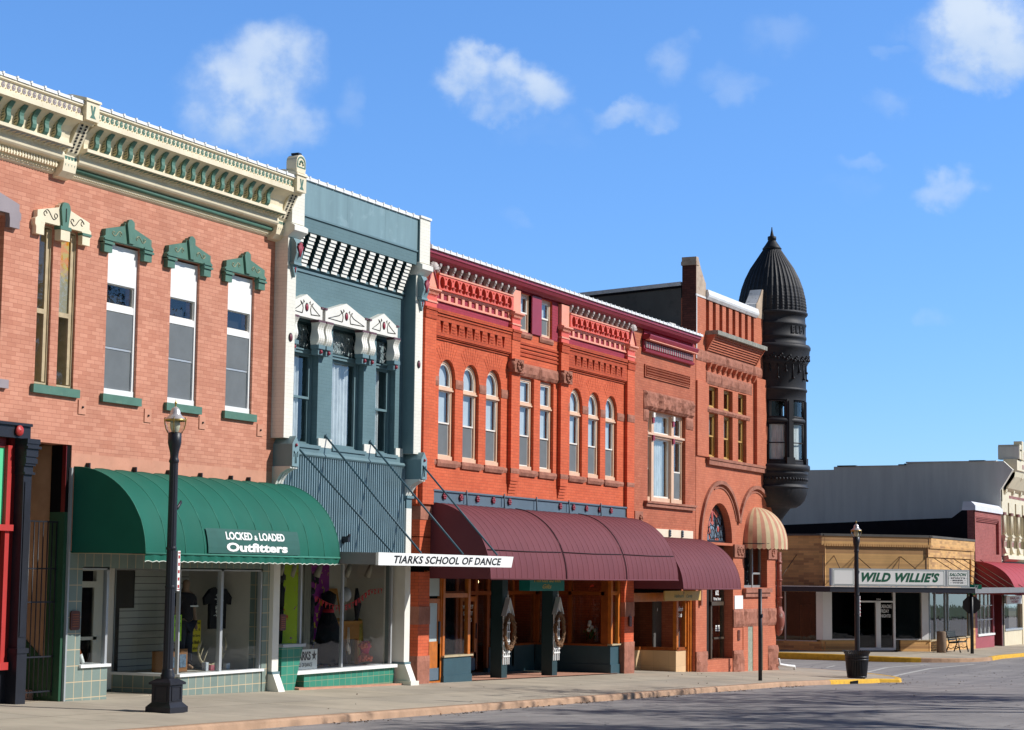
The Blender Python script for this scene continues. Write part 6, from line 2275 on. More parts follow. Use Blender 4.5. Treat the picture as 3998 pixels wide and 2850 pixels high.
for a in TW:
    w = MB(TURRETMETAL)
    gw = MB(GLASS)
    lc = MB(CURTAIN)
    for (z0, z1) in ((3.9, 5.2), (5.36, 5.98)):
        n = 5
        for k in range(n):
            a0, a1 = R(a - 17 + 34 * k / n), R(a - 17 + 34 * (k + 1) / n)
            r = 1.08
            p0 = (XC + r * math.cos(a0), YC + r * math.sin(a0))
            p1 = (XC + r * math.cos(a1), YC + r * math.sin(a1))
            gw.add([(p0[0], p0[1], z0), (p1[0], p1[1], z0), (p1[0], p1[1], z1), (p0[0], p0[1], z1)], [(0, 1, 2, 3)])
        for zz in (z0 + .03, z1 - .03) + ((4.52,) if z0 < 4 else ()):
            w.tube([(XC + 1.08 * math.cos(R(a - 18 + 36 * k / 6)), YC + 1.08 * math.sin(R(a - 18 + 36 * k / 6)), zz) for k in range(7)], .035 if zz != 4.52 else .022, 6)
        for s in (-1, 1):
            w.tube([(XC + 1.08 * math.cos(R(a + s * 16)), YC + 1.08 * math.sin(R(a + s * 16)), z0), (XC + 1.08 * math.cos(R(a + s * 16)), YC + 1.08 * math.sin(R(a + s * 16)), z1)], .04, 6)
    n = 24
    vs = []
    for j in range(2):
        for k in range(n + 1):
            aa = R(a - 17 + 34 * k / n)
            r = .98 + .012 * math.sin(k * 1.9)
            vs.append((XC + r * math.cos(aa), YC + r * math.sin(aa), (3.86, 5.18)[j]))
    lc.add(vs, [(i, i + 1, n + 2 + i, n + 1 + i) for i in range(n)], True)
    w = w.build('window', b5)
    gw.build('pane', w)
    lc.build('curtain', w)
MB(DARKROOM).lathe(XC, YC, [(.25, 3.8), (.25, 6.3)], 20).build('turret_core', b5)
up_ = MB(TURRETMETAL)
up_.lathe(XC, YC, [(1.15, 6.40), (1.15, 7.2), (1.19, 7.22), (1.22, 7.30), (1.20, 7.42), (1.27, 7.60), (1.28, 7.72), (1.31, 7.76), (1.31, 7.84), (1.27, 7.90), (1.15, 7.93), (1.15, 8.10), (1.17, 8.12), (1.17, 8.2), (1.15, 8.22), (1.15, 8.56), (1.17, 8.58), (1.17, 8.64), (1.14, 8.66), (1.13, 8.90), (1.18, 8.93), (1.22, 8.98), (1.22, 9.03), (1.17, 9.06), (1.1, 9.07)], 72)
for i in range(26):
    a = 2 * math.pi * i / 26
    x, y = math.cos(a), math.sin(a)
    for q in range(4):
        t = a + q * .05
        up_.ball((XC + 1.25 * math.cos(t), YC + 1.25 * math.sin(t), 7.36 + .06 * (q % 3) + .05 * math.sin(i)), .05, 6)
    z0 = 6.72 if i % 2 else 6.95
    z1 = 7.1
    up_.tube([(XC + 1.165 * x, YC + 1.165 * y, z0), (XC + 1.165 * x, YC + 1.165 * y, z1 + .1)], .018, 5)
    up_.ball((XC + 1.19 * x, YC + 1.19 * y, z0), .05, 6)
up_.build('upper_drum', b5)
lm = MB(TURRETMETAL)
for i, ch in enumerate('ELBY'):
    a_ = 233 + 9.6 * i

    def pl_(u, v, a_=a_):
        t = R(a_ + 6.4 * u)
        return (XC + 1.175 * math.cos(t), YC + 1.175 * math.sin(t), 8.27 + .25 * v)
    o0 = len(lm.v)
    vs_, fs_ = text_shape(ch, bold=.02)
    fr_ = [pl_(u, v) for u, v in vs_]
    bk_ = [((p[0] - XC) * .96 + XC, (p[1] - YC) * .96 + YC, p[2]) for p in fr_]
    lm.add(fr_, fs_)
    # sides of the raised letters
    from collections import Counter
    ec = Counter()
    for f in fs_:
        for p, q in zip(f, f[1:] + f[:1]):
            ec[(p, q)] += 1
    n_ = len(fr_)
    lm.add(fr_ + bk_, [(q, p, p + n_, q + n_) for (p, q) in ec if (q, p) not in ec])
lm.build('raised_lettering', b5)
# downpipe at the corner
mb = MB(plain('weathered_red_pipe', (150, 84, 70), .6, var=.25, wear=(214, 206, 200), wamt=.5))
mb.tube([(64.0, F - .08, .85), (64.0, F - .08, -1.0)], .09, 10)
mb.lathe(64.02, F - .05, [(.02, -2.0), (.12, -1.9), (.20, -1.6), (.22, -1.35), (.20, -1.2), (.14, -1.12), (.12, -1.0)], 14)
for z in (.5, -.1, -.7):
    mb.lathe(64.0, F - .08, [(.09, z - .03), (.115, z - .03), (.115, z + .03), (.09, z + .03)], 12)
mb.build('downpipe', b5)
MB(VINYL).tube([(63.8, F - .12, -2.75), (63.85, F - .14, -2.95), (64.1, F - .35, -3.0), (64.35, F - .5, -3.02), (64.4, F - .5, -3.12)], .05, 8).build('drain_hose', b5)
# striped awning over the side window: a quarter-dome shape
t = thing('striped_awning', 'small striped terracotta and cream rounded canvas awning below the turret', 'awning', (61.8, F, .6))
n = 22
m = 12
mbs = MB(STRIPEA)
x0, x1, zt, zb0, dep = 60.55, 63.0, 2.30, 1.08, 1.05
xc = (x0 + x1) / 2
for i in range(n):
    mbs.use(STRIPEA if i % 2 == 0 else STRIPEB)
    vs = []
    for s in (0, 1):
        u = -1 + 2 * (i + s) / n
        for j in range(m + 1):
            a = math.pi / 2 * j / m
            # half-barrel whose ends round down
            th = math.pi * (i + s) / n
            rad = math.sin(a)
            x = xc - (x1 - x0) / 2 * math.cos(th) * rad
            y = F - dep * math.sin(th) * rad
            z = zb0 + (zt - zb0) * math.cos(a)
            vs.append((x, y, z))
        th = math.pi * (i + s) / n
        x = xc - (x1 - x0) / 2 * math.cos(th)
        y = F - dep * math.sin(th)
        vs.append((x, y, zb0 - .15))
    k = m + 2
    mbs.add(vs, [(j, j + 1, k + j + 1, k + j) for j in range(m + 1)], True)
    th = math.pi * (i + .5) / n
    p = (xc - (x1 - x0) / 2 * math.cos(th), F - dep * math.sin(th), zb0 - .19)
    mbs.add([vs[m + 1], vs[2 * m + 3], p], [(0, 2, 1)])
mbs.build('canopy', t)
mb = MB(BLACKPAINT).tube([(xc - (x1 - x0) / 2 * math.cos(math.pi * i / 16), F - dep * math.sin(math.pi * i / 16) * .98, zb0) for i in range(17)], .015, 6)
mb.build('frame_bars', t)

# ------------------------------------------------------------------ saloon across the cross street
bs = thing('buff_brick_saloon', 'one-storey buff brick saloon with a chamfered corner entrance across the street', 'saloon', (88, 26, zb(88)))
CH0, CH1 = (81.62, 24.68), (85.30, 21.0)


def cham(t, off, z):
    """point along the chamfer: t 0..1, off metres in front of it"""
    return (CH0[0] + (CH1[0] - CH0[0]) * t - off * .7071, CH0[1] + (CH1[1] - CH0[1]) * t - off * .7071, z)


def cbox(mb, t0, t1, o0, o1, z0, z1):
    p = [cham(t0, o1, 0), cham(t1, o1, 0), cham(t1, o0, 0), cham(t0, o0, 0)]
    return mb.pz([(q[0], q[1]) for q in p], z0, z1)


SB = SALOONBRICK
mb = MB(SB)
cbox(mb, 0, 1, -.3, 0, -.62, 1.40)
cbox(mb, -.02, 1.02, -.3, .05, 1.40, 1.80)
mb.box(81.62, 82.0, 24.6, 46, -.62, 1.80)
mb.box(85.2, 94.2, F, F + .3, .95, 1.40)
mb.box(85.2, 93.5, F + .06, F + .3, -.62, .95)
mb.box(85.25, 94.2, F - .05, F + .3, 1.36, 1.80)
mb.box(93.5, 94.2, F - .02, F + .3, -3.5, 1.36)
mb.use(GREYRENDER)
cbox(mb, -.03, 1.03, -.35, .08, 1.80, 1.90)
mb.box(81.55, 82.05, 24.6, 46, 1.80, 1.88)
mb.box(85.25, 94.2, F - .08, F + .4, 1.80, 1.90)
mb.build('upper_wall', bs)
mb = MB(SB)
k = 44
for i in range(k):
    t0 = i / k
    cbox(mb, t0 + .003, t0 + .02, 0, .065, 1.36, 1.47)
for i in range(72):
    x = 85.3 + 8.8 * i / 72
    mb.box(x + .01, x + .11, F - .065, F, 1.33, 1.44)
mb.build('soldier_course', bs)
mb = MB(SB)
cbox(mb, -.02, .31, -.3, .0, -3.6, -2.70)
cbox(mb, .72, 1.0, -.3, .0, -3.6, -2.70)
mb.box(81.62, 82.0, 24.6, 46, -3.6, -2.74)
mb.box(85.28, 93.6, F, F + .3, -3.7, -2.74)
mb.use(OLDCREAM).box(85.25, 93.6, F - .04, F + .3, -2.74, -2.68)
cbox(mb, -.02, .31, -.3, .03, -2.70, -2.66)
cbox(mb, .72, 1.02, -.3, .03, -2.70, -2.66)
mb.build('bulkhead', bs)
mb = MB(VINYL)
cbox(mb, -.01, .075, -.2, .02, -2.66, -.60)
mb.box(81.58, 81.75, 24.72, 25.0, -2.66, -.60)
cbox(mb, .925, .99, -.2, .02, -2.66, -.60)
cbox(mb, .315, .335, -.15, .0, -3.1, -.60)
cbox(mb, .655, .675, -.15, .0, -3.1, -.60)
cbox(mb, .49, .52, -.15, .01, -3.05, -1.0)
cbox(mb, .335, .655, -.15, .01, -3.12, -3.0)
cbox(mb, .335, .655, -.15, .01, -1.05, -.98)
cbox(mb, .52, .535, -.15, .0, -3.05, -1.05)
cbox(mb, .075, .315, -.15, .0, -2.66, -2.62)
cbox(mb, .675, .925, -.15, .0, -2.66, -2.62)
mb.use(ALU)
for x in (85.6, 86.65, 88.55, 89.1, 93.4):
    mb.box(x - .04, x + .04, F + .05, F + .15, -2.68, -.6)
for y in (26.4, 29.0):
    mb.box(81.62, 81.7, y - .03, y + .03, -2.74, -.6)
mb.box(81.62, 81.7, 25, 46, -2.74, -2.70)
mb.build('shopfront_frame', bs)
mb = MB(glass('tinted_shop_glass', (.30, .34, .33)))
for (t0, t1) in ((.0, .655), (.675, .99)):
    p, q = cham(t0, -.06, 0), cham(t1, -.06, 0)
    mb.add([(p[0], p[1], -3.1), (q[0], q[1], -3.1), (q[0], q[1], -.6), (p[0], p[1], -.6)], [(0, 1, 2, 3)])
mb.add([(85.3, F + .1, -2.7), (93.4, F + .1, -2.7), (93.4, F + .1, -.6), (85.3, F + .1, -.6)], [(0, 1, 2, 3)])
mb.add([(81.66, 24.8, -2.72), (81.66, 46, -2.72), (81.66, 46, -.6), (81.66, 24.8, -.6)], [(3, 2, 1, 0)])
mb.build('shop_glass', bs)
lm = MB(WHITELET)


def cflat(t0, t1, z0, z1, off):
    def place(u, v):
        return cham(t0 + (t1 - t0) * u, off, z0 + (z1 - z0) * v)
    return place


lettering(lm, 'KARAOKE', cflat(.535, .645, -1.30, -1.14, -.05), bold=.015)
lettering(lm, 'FRIDAY', cflat(.54, .62, -1.50, -1.35, -.05), bold=.015)
lettering(lm, 'NIGHTS!', cflat(.54, .635, -1.70, -1.56, -.05), bold=.015)
lettering(lm, '524', cflat(.50, .54, -.95, -.88, -.05), bold=.01)
lm.build('door_lettering', bs)
mb = MB(BLACKROOM)
mb.box(84, 94, F + 4, F + 4.1, -3.5, -.5)
mb.box(84, 84.1, 25, 46, -3.5, -.5)
mb.use(DARKROOM).box(81.7, 94, 25.5, 46, -.56, -.5)
mb.use(plain('sea_green_panelling', (104, 140, 128), .8, var=.1)).box(89.15, 93.4, F + .5, F + .55, -2.7, -.6)
mb.use(OAKDK).box(82.8, 84, 26.0, 26.1, -2.9, -1.2)
mb.build('saloon_interior', bs)
r = MB(GREYRENDER).pz([(81.9, 24.8), (85.4, 21.3), (94.1, 21.3), (94.1, 46), (81.9, 46)], 1.5, 1.6)
r.build('roof', bs)
# its flat canopy
mb = MB(CANOPYDK)
OFF = 1.77
c0, c1 = (79.92, 23.88), (84.88, 18.92)
outer = [(79.92, 46), c0, c1, (97.2, 18.92), (97.2, F + .0), (94.2, F), CH1, CH0, (81.6, 46)]
mb.pz(outer, -.60, -.38)
mb.use(CANOPYGREY).pz([(84.9, 18.89), (97.2, 18.89), (97.2, 18.95), (84.9, 18.95)], -.61, -.36)  # lighter grey on the street face: the sunlight there is put into the colour
mb.use(VINYL).pz([(79.9, 46), (79.9, 23.86), (84.87, 18.89), (84.90, 18.95), (79.97, 23.9), (79.97, 46)], -.385, -.36)
cn2 = mb.build('canopy', bs)
for (p, q) in [((81.6, 25.87, .97), (79.98, 26.3, -.36)), ((81.6, 24.7, .95), (80.0, 24.2, -.36))] + [(cham(t, 0, .95), cham(t + dt, 1.7, -.36)) for t, dt in ((.10, -.05), (.30, -.22), (.31, .14), (.72, -.22), (.73, .16), (.98, -.22))] + [((86.0 + 1.9 * i, F, .95), (86.2 + 1.9 * i, F - 2.0, -.36)) for i in range(6)]:
    MB(ROD if False else plain('rusty_rod', (96, 70, 50), .6)).tube([p, q], .018, 5).build('canopy_rod', bs)
# sign along the chamfer edge of the canopy
sg = thing('saloon_sign', 'long white illuminated-style sign with green lettering on the corner canopy', 'sign', (82.4, 21.3, -.34))


def sflat(t0, t1, z0, z1, off):
    def place(u, v):
        t = t0 + (t1 - t0) * u
        return (c0[0] + (c1[0] - c0[0]) * t - off * .7071, c0[1] + (c1[1] - c0[1]) * t - off * .7071, z0 + (z1 - z0) * v)
    return place


def sbox(mb, t0, t1, o0, o1, z0, z1):
    p = [sflat(t0, t1, 0, 1, o1)(0, 0), sflat(t0, t1, 0, 1, o1)(1, 0), sflat(t0, t1, 0, 1, o0)(1, 0), sflat(t0, t1, 0, 1, o0)(0, 0)]
    return mb.pz([(q[0], q[1]) for q in p], z0, z1)


mb = MB(ALU)
for (t0, t1) in ((.012, .80), (.802, .968)):
    sbox(mb, t0, t1, -.22, -.02, -.34, .40)
mb.build('cabinet', sg)
for (t0, t1) in ((.02, .165), (.172, .793), (.81, .96)):
    mb = MB(SIGNWHITE)
    sbox(mb, t0, t1, -.02, -.012, -.29, .35)
    fce = mb.build('sign_face', sg)
    mb = MB(GREENLET)
    for (a, b_, z0, z1) in ((t0 + .006, t1 - .006, .325, .335), (t0 + .006, t1 - .006, -.275, -.265)):
        sbox(mb, a, b_, -.012, -.008, z0, z1)
    for a in (t0 + .006, t1 - .008):
        sbox(mb, a, a + .002, -.012, -.008, -.27, .33)
    mb.build('border_line', fce)
lm = MB(GREENLET)
lettering(lm, "WILD WILLIE'S", sflat(.215, .755, -.16, .25, -.008), bold=.05, shear=.35, spacing=1.1)
lettering(lm, 'SALOON', sflat(.825, .945, .12, .26, -.008), bold=.03, shear=.3, spacing=1.05)
lm.use(BLACK)
for i, wd in enumerate(('·SPIRITS·', '·BEER·', '·WINE·')):
    hw = (.052, .038, .038)[i]
    lettering(lm, wd.strip('·'), sflat(.885 - hw, .885 + hw, .01 - .10 * i, .07 - .10 * i, -.008), bold=.02)
    for s in (-1, 1):
        sbox(lm, .885 + s * (hw + .012) - .002, .885 + s * (hw + .012) + .002, -.012, -.008, .03 - .10 * i, .05 - .10 * i)
lm.build('lettering', sg)

# ------------------------------------------------------------------ small red-brick shop beyond the saloon
bb = thing('small_brick_shop', 'narrow two-storey dark red brick shop with a white coping and red awning', 'shop building', (97.3, F, zb(97)))
mb = MB(DARKREDBRICK)
mb.py([rect(94.22, 100.5, .2, 3.32), rect(94.75, 99.95, 1.25, 3.0)], F, F + .3)
mb.box(94.75, 99.95, F + .14, F + .3, 1.25, 3.0)
for k in range(3):
    mb.box(94.7, 99.95, F - .0 + .04 * k, F + .2, 2.96 - .07 * k, 3.02 - .07 * k)
mb.build('wall', bb)
mb = MB(BLACKWALL).pxx([(F, .2), (46, .2), (46, 2.0), (F + 1.05, 2.95), (F + .55, 3.32), (F, 3.32)], 94.23, 94.5)  # brick side wall coloured near black: its shade is put into the colour
mb.box(94.5, 100.4, F + .3, 46, 2.0, 2.2)
mb.build('side_wall', bb)
mb = MB(plain('white_coping_blue', (226, 230, 238), .6, var=.1)).pxx([(F - .06, 3.32), (F + .55, 3.32), (F + .5, 3.74), (F + .1, 3.74), (F - .06, 3.60)], 94.2, 100.5)
mb.box(94.2, 100.5, F - .10, F - .06, 3.32, 3.56)
mb.build('coping', bb)
mb = MB(plain('raspberry_shopfront_paint', (166, 84, 92), .6, var=.12))
mb.box(94.3, 98.35, F + .0, F + .3, -3.6, -2.72)
mb.box(94.3, 94.75, F, F + .3, -2.72, .3)
mb.box(98.35, 98.5, F, F + 1.2, -3.6, .3)
mb.box(94.2, 100.5, F + .3, F + .6, -.7, .3)
mb.use(DKMAROON).box(98.5, 100.3, F + 1.2, F + 1.3, -3.6, .3)
mb.box(100.3, 100.5, F, F + 1.2, -3.6, .3)
mb.use(VINYL).box(94.7, 98.45, F - .06, F + .2, -2.74, -2.64)
for x in (94.8, 95.7, 96.6, 97.5, 98.4):
    mb.box(x - .03, x + .03, F + .04, F + .1, -2.64, -.6)
mb.box(94.8, 98.4, F + .04, F + .1, -1.98, -1.94)
mb.box(94.8, 98.4, F + .04, F + .1, -1.3, -1.26)
mb.build('shopfront', bb)
MB(GLASSDK).add([(94.75, F + .08, -2.64), (98.4, F + .08, -2.64), (98.4, F + .08, -.6), (94.75, F + .08, -.6)], [(0, 1, 2, 3)]).build('shop_window', bb)
MB(plain('cluttered_display', (92, 96, 104), .7, var=.7, scale=4)).box(94.5, 98.4, F + .8, F + .9, -2.7, -.5).build('display_backing', bb)
awning('red_awning', 'bright red rounded awning on the small brick shop past the saloon', 94.4, 104.0, .86, -.72, 1.9, AWNRED, 8, bulge=.004)
sg2 = MB(SIGNWHITE).box(100.15, 103.9, F - .30, F - .25, -1.24, -.82).build('hobby_sign', None, 'small white hanging sign with red lettering below the red awning', 'sign')
lm = MB(REDLET)
lettering(lm, 'HARLAN', flat(101.0, 103.3, -1.02, -.88, F - .304), bold=.04)
lettering(lm, 'HOBBY', flat(101.3, 103.2, -1.19, -1.06, F - .304), bold=.04)
lm.build('lettering', sg2)

# ------------------------------------------------------------------ ivory two-storey building with the grey side wall
bi = thing('ivory_ornate_building', 'ornate ivory pressed-metal front with a long plain grey side wall at the right edge', 'shop building', (106, F, zb(106)))
mb = MB(GREYPLASTER)
mb.pxx([(F, -3.5), (75, -3.5), (75, 5.72), (29.8, 5.72), (29.8, 5.88), (26.0, 5.88), (26.0, 6.0), (F + .3, 6.05), (F - .15, 6.05), (F - .62, 5.6), (F, 4.6)], 100.55, 100.9)
mb.box(100.9, 125, 74.6, 75, -3.5, 5.7)
mb.use(GREYRENDER).box(100.9, 125, F + .5, 74.6, 5.3, 5.4)
mb.build('side_wall', bi)
mb = MB(BLACKWALL)
for (a, b_, z) in ((29.6, 28.6, 5.88), (26.3, 25.9, 5.90), (22.6, 21.8, 6.05)):
    mb.box(100.5, 100.95, b_, a, z, z + .06)
mb.use(GREYPLASTER).box(100.5, 100.95, 25.9, 29.0, 5.88, 5.91).box(100.5, 100.95, F + .2, 25.9, 6.02, 6.08)
mb.build('wall_coping', bi)
IX0, IX1 = 100.6, 125.0
mb = MB(IVORY)
mb.box(IX0, IX1, F, F + .3, 1.0, 1.2)
mb.box(IX0, IX1, F, F + .5, 3.98, 6.0)
mb.pxx([(F, 4.55), (F - .2, 4.7), (F - .55, 5.3), (F - .62, 5.6), (F - .70, 5.62), (F - .70, 6.15), (F - .6, 6.2), (F, 6.2)], 101.3, IX1)
mb.pxx([(F, 1.2), (F - .25, 1.25), (F - .3, 1.05), (F - .1, .95), (F, .9)], 100.9, IX1)
mb.box(IX0, IX1, F - .05, F + .3, 1.2, 1.62)
mb.build('front_wall', bi)
co = MB(IVORY)
co.box(101.6, IX1, F - .72, F - .4, 6.2, 6.62)
co.pxx([(F - .3, 6.62), (F - .8, 6.62), (F - .8, 6.7), (F - .3, 6.7)], 101.6, IX1)
co.box(101.5, 102.0, F - .8, F + .3, 6.2, 6.95)
co.use(GREYPLASTER).box(101.45, 101.5, F - .78, F + .3, 6.2, 6.85)
co.use(IVORY).box(102.0, 102.45, F - .82, F - .4, 6.2, 7.15)
co.use(MAROON)
for i in range(60):
    x = 102.6 + .33 * i
    if x < IX1:
        co.box(x, x + .2, F - .735, F - .72, 6.28, 6.55)
        co.box(x, x + .10, F - .712, F - .70, 5.72, 5.95)
        co.box(x, x + .16, F - .02, F, 4.22, 4.36)
for i in range(14):
    x = 101.3 + 1.9 * i
    co.use(IVORY).pxx([(F, 4.35), (F - .12, 4.5), (F - .14, 4.75), (F - .35, 5.0), (F - .55, 5.25), (F - .6, 5.5), (F, 5.5)], x, x + .3)
    co.use(CREAMDK).box(x + .3, x + 1.9, F - .42, F, 5.34, 5.42)
co.build('cornice', bi)
for i in range(11):
    xw = 101.15 + 1.78 * i
    w = MB(IVORY)
    ring(w, xw, xw + 1.1, 1.62, 3.98, .1, F + .1, F + .25)
    w.box(xw - .0, xw + 1.1, F + .0, F + .2, 3.35, 3.98)
    w.box(xw, xw + 1.1, F + .08, F + .2, 2.3, 2.42)
    w = w.build('window', bi)
    MB(GLASS).add([(xw, F + .2, 1.62), (xw + 1.1, F + .2, 1.62), (xw + 1.1, F + .2, 3.4), (xw, F + .2, 3.4)], [(0, 1, 2, 3)]).build('pane', w)
    MB(BLIND).box(xw, xw + 1.1, F + .32, F + .35, 1.62, 3.4).build('shade', w)
for i in range(12):
    xp = 100.60 + 1.78 * i
    g = MB(IVORY).box(xp, xp + .50, F - .04, F + .3, 1.62, 3.98)
    for s in (.08, .36):
        g.tube([(xp + s, F - .10, 2.3), (xp + s, F - .10, 3.3)], .055, 8)
    g.box(xp - .02, xp + .52, F - .18, F, 2.0, 2.3)
    g.box(xp - .06, xp + .56, F - .22, F, 2.16, 2.24)
    g.box(xp, xp + .5, F - .14, F, 1.62, 2.0)
    g.pxx([(F, 1.3), (F - .24, 1.35), (F - .16, 1.62), (F, 1.62)], xp - .02, xp + .52)
    g.use(MAROON)
    for s in (.1, .32):
        g.box(xp + s, xp + s + .10, F - .15, F - .14, 1.68, 1.94)
    g.use(plain('capital_brown', (132, 84, 74), .6)).box(xp - .0, xp + .5, F - .16, F, 3.3, 3.44)
    g.build('pilaster', bi)
mb = MB(IVORY)
mb.box(100.6, 101.0, F, F + .3, -3.6, .95)
mb.box(101.0, 105.5, F, F + .3, -3.6, -2.62)
mb.box(105.4, 106.0, F - .04, F + .3, -3.6, .9)
mb.use(plain('teal_fascia', (60, 140, 124), .6)).box(101.0, IX1, F - .05, F + .2, .3, .9)
mb.use(ALU).box(101.0, 105.4, F - .05, F + .2, -2.62, -2.52)
mb.use(IVORY).box(106.0, IX1, F, F + .3, -3.6, .3)
mb.build('shopfront', bi)
MB(GLASSDK).add([(101.0, F + .1, -2.52), (105.4, F + .1, -2.52), (105.4, F + .1, .3), (101.0, F + .1, .3)], [(0, 1, 2, 3)]).build('shop_window', bi)
MB(plain('dark_display', (70, 62, 56), .8, var=.8, scale=5)).box(101.0, 105.4, F + .7, F + .8, -2.6, .3).build('display_backing', bi)
# ------------------------------------------------------------------ street furniture
LAMPGLASS = glass('lamp_glass', (0.92, 0.93, 0.88))
FROSTED = plain('frosted_lamp_globe', (206, 206, 190), .5, var=.12)
BRASS = plain('dull_brass', (176, 150, 84), .35, metal=.7, var=.2)
CHROME = plain('silvered_lamp_cap', (214, 208, 206), .28, metal=.45, var=.15)


def lamp(name, label, x, y, z, arm=1):
    t = thing(name, label, 'street lamp', (x, y, z), 'street lamps along the kerb')
    zt = z + 4.42
    b = MB(BLACKPAINT)
    b.box(x - .33, x + .33, y - .33, y + .33, z, z + .13)
    b.add([(x + sx * r, y + sy * r, z + h) for (r, h) in ((.33, .13), (.24, .24)) for sx, sy in ((-1, -1), (1, -1), (1, 1), (-1, 1))],
          [(0, 1, 5, 4), (1, 2, 6, 5), (2, 3, 7, 6), (3, 0, 4, 7)])
    b.box(x - .24, x + .24, y - .24, y + .24, z + .24, z + .66)
    for (ax, ay) in ((0, -1), (-1, 0), (1, 0), (0, 1)):
        for (u0, u1, h0, h1) in ((-.17, .17, .28, .30), (-.17, .17, .60, .62), (-.17, -.15, .30, .60), (.15, .17, .30, .60)):
            if ax == 0:
                b.box(x + u0, x + u1, y + ay * .24, y + ay * .255, z + h0, z + h1)
            else:
                b.box(x + ax * .24, x + ax * .255, y + u0, y + u1, z + h0, z + h1)
    b.box(x - .29, x + .29, y - .29, y + .29, z + .66, z + .71)
    b.add([(x + sx * r, y + sy * r, z + h) for (r, h) in ((.29, .71), (.16, .80)) for sx, sy in ((-1, -1), (1, -1), (1, 1), (-1, 1))],
          [(0, 1, 5, 4), (1, 2, 6, 5), (2, 3, 7, 6), (3, 0, 4, 7), (4, 5, 6, 7)])
    b.build('base', t)
    p = MB(BLACKPAINT)
    p.lathe(x, y, [(.15, z + .80), (.155, z + .84), (.13, z + .87), (.135, z + .90), (.12, z + .92)], 20)

    def flute(i, zz):
        return 1.0 - (.07 if i % 2 else 0)
    p.lathe(x, y, [(.115, z + .92), (.095, z + 3.60)], 24, rfn=flute, smooth=False)
    p.lathe(x, y, [(.10, z + 3.58), (.115, z + 3.60), (.10, z + 3.63), (.09, z + 3.66), (.10, z + 3.72), (.135, z + 3.80), (.15, z + 3.84), (.15, z + 3.97), (.12, z + 3.98), (.01, z + 3.98)], 20)
    for zz in (z + 2.45, z + 1.95):
        p.lathe(x, y, [(.112, zz), (.118, zz + .01), (.118, zz + .03), (.112, zz + .04)], 16)
    if arm:
        p.tube([(x + .08, y, z + 2.98), (x + .16, y - .02, z + 3.0), (x + .26, y - .04, z + 3.08)], .028, 8)
    p.build('pole', t)
    g = MB(LAMPGLASS)
    g.lathe(x, y, [(.145, z + 3.98), (.19, z + 4.06), (.215, z + 4.16), (.22, z + 4.24)], 20)
    g.build('lantern_glass', t)
    MB(FROSTED).lathe(x, y, [(.07, z + 3.98), (.10, z + 4.05), (.115, z + 4.16), (.10, z + 4.24), (.001, z + 4.26)], 16).build('globe', t)
    c = MB(BRASS)
    c.lathe(x, y, [(.226, z + 4.23), (.235, z + 4.235), (.235, z + 4.275), (.226, z + 4.28)], 24)
    for k in range(4):
        a = .5 + math.pi / 2 * k
        c.tube([(x + r * math.cos(a), y + r * math.sin(a), z + h) for r, h in ((.15, 3.97), (.20, 4.05), (.228, 4.16), (.238, 4.26), (.238, 4.30), (.215, 4.32))], .012, 6)
    c.build('cage', t)
    d = MB(CHROME)
    d.lathe(x, y, [(.225, z + 4.275), (.20, z + 4.31), (.14, z + 4.37), (.115, z + 4.41), (.11, z + 4.46), (.085, z + 4.52), (.04, z + 4.56), (.02, z + 4.57)], 20)
    d.use(BRASS).lathe(x, y, [(.02, z + 4.57), (.012, z + 4.62), (.03, z + 4.64), (.03, z + 4.66), (.012, z + 4.69), (.004, z + 4.74)], 10)
    d.build('cap', t)
    s = MB(SIGNWHITE).box(x + .10, x + .115, y - .02 - .09, y + .09, z + 1.92, z + 2.44)
    s.box(x + .105, x + .20, y - .105, y - .095, z + 1.92, z + 2.44)
    s = s.build('parking_sign', t)
    r = MB(REDLET)
    for k in range(5):
        r.box(x + .125, x + .18, y - .110, y - .105, z + 1.96 + .095 * k, z + 2.0 + .095 * k)
    r.box(x + .11, x + .195, y - .110, y - .105, z + 2.405, z + 2.42)
    r.box(x + .11, x + .195, y - .110, y - .105, z + 1.935, z + 1.945)
    r.build('lettering', s)
    # slimmer and taller than first drawn
    for o in [k for k in COL.objects if k.parent == t or (k.parent and k.parent.parent == t)]:
        w0 = WP[o]
        for v in o.data.vertices:
            q = v.co + w0
            h = q.z - z
            hn = h * .66 if h < .80 else (.528 + (h - .80) * (4.43 - .528) / (3.98 - .80) if h < 3.98 else 4.43 + (h - 3.98) * .70)
            k = .72
            v.co = Vector((x + (q.x - x) * k, y + (q.y - y) * k, z + hn)) - w0
    return t


lamp('street_lamp', 'tall black street lamp with square panelled base in front of the green awning', 25.58, 18.45, walk_z(25.58, 18.45))
lamp('street_lamp', 'black street lamp at the corner rising from behind the slatted litter bin', 61.0, 17.35, walk_z(60.4, 17.35) + .0)
# bare black post by the kerb
zp = walk_z(50.97, 17.2)
MB(BLACKPAINT).tube([(50.97, 17.2, zp), (50.97, 17.2, zp + 2.48)], .055, 10).box(50.93, 51.01, 17.13, 17.145, zp + 1.7, zp + 1.8).build('post', None, 'plain black signless post standing on the sidewalk before the corner building', 'post')
# stop sign seen from behind with two street name plates
sx, sy = 85.3, 19.15
zs = walk_z(sx, sy)
t = thing('street_sign', 'black signpost with green street name plates above the dark back of an octagonal sign', 'street sign', (sx, sy, zs))
MB(BLACKPAINT).tube([(sx, sy, zs), (sx, sy, zs + 2.75)], .075, 10).build('post', t)
D_ = Vector((-.965, -.26, 0)).normalized()   # faces back along the street towards the viewer
Rt = Vector((-D_.y, D_.x, 0))
if Rt.y > 0:
    Rt = -Rt


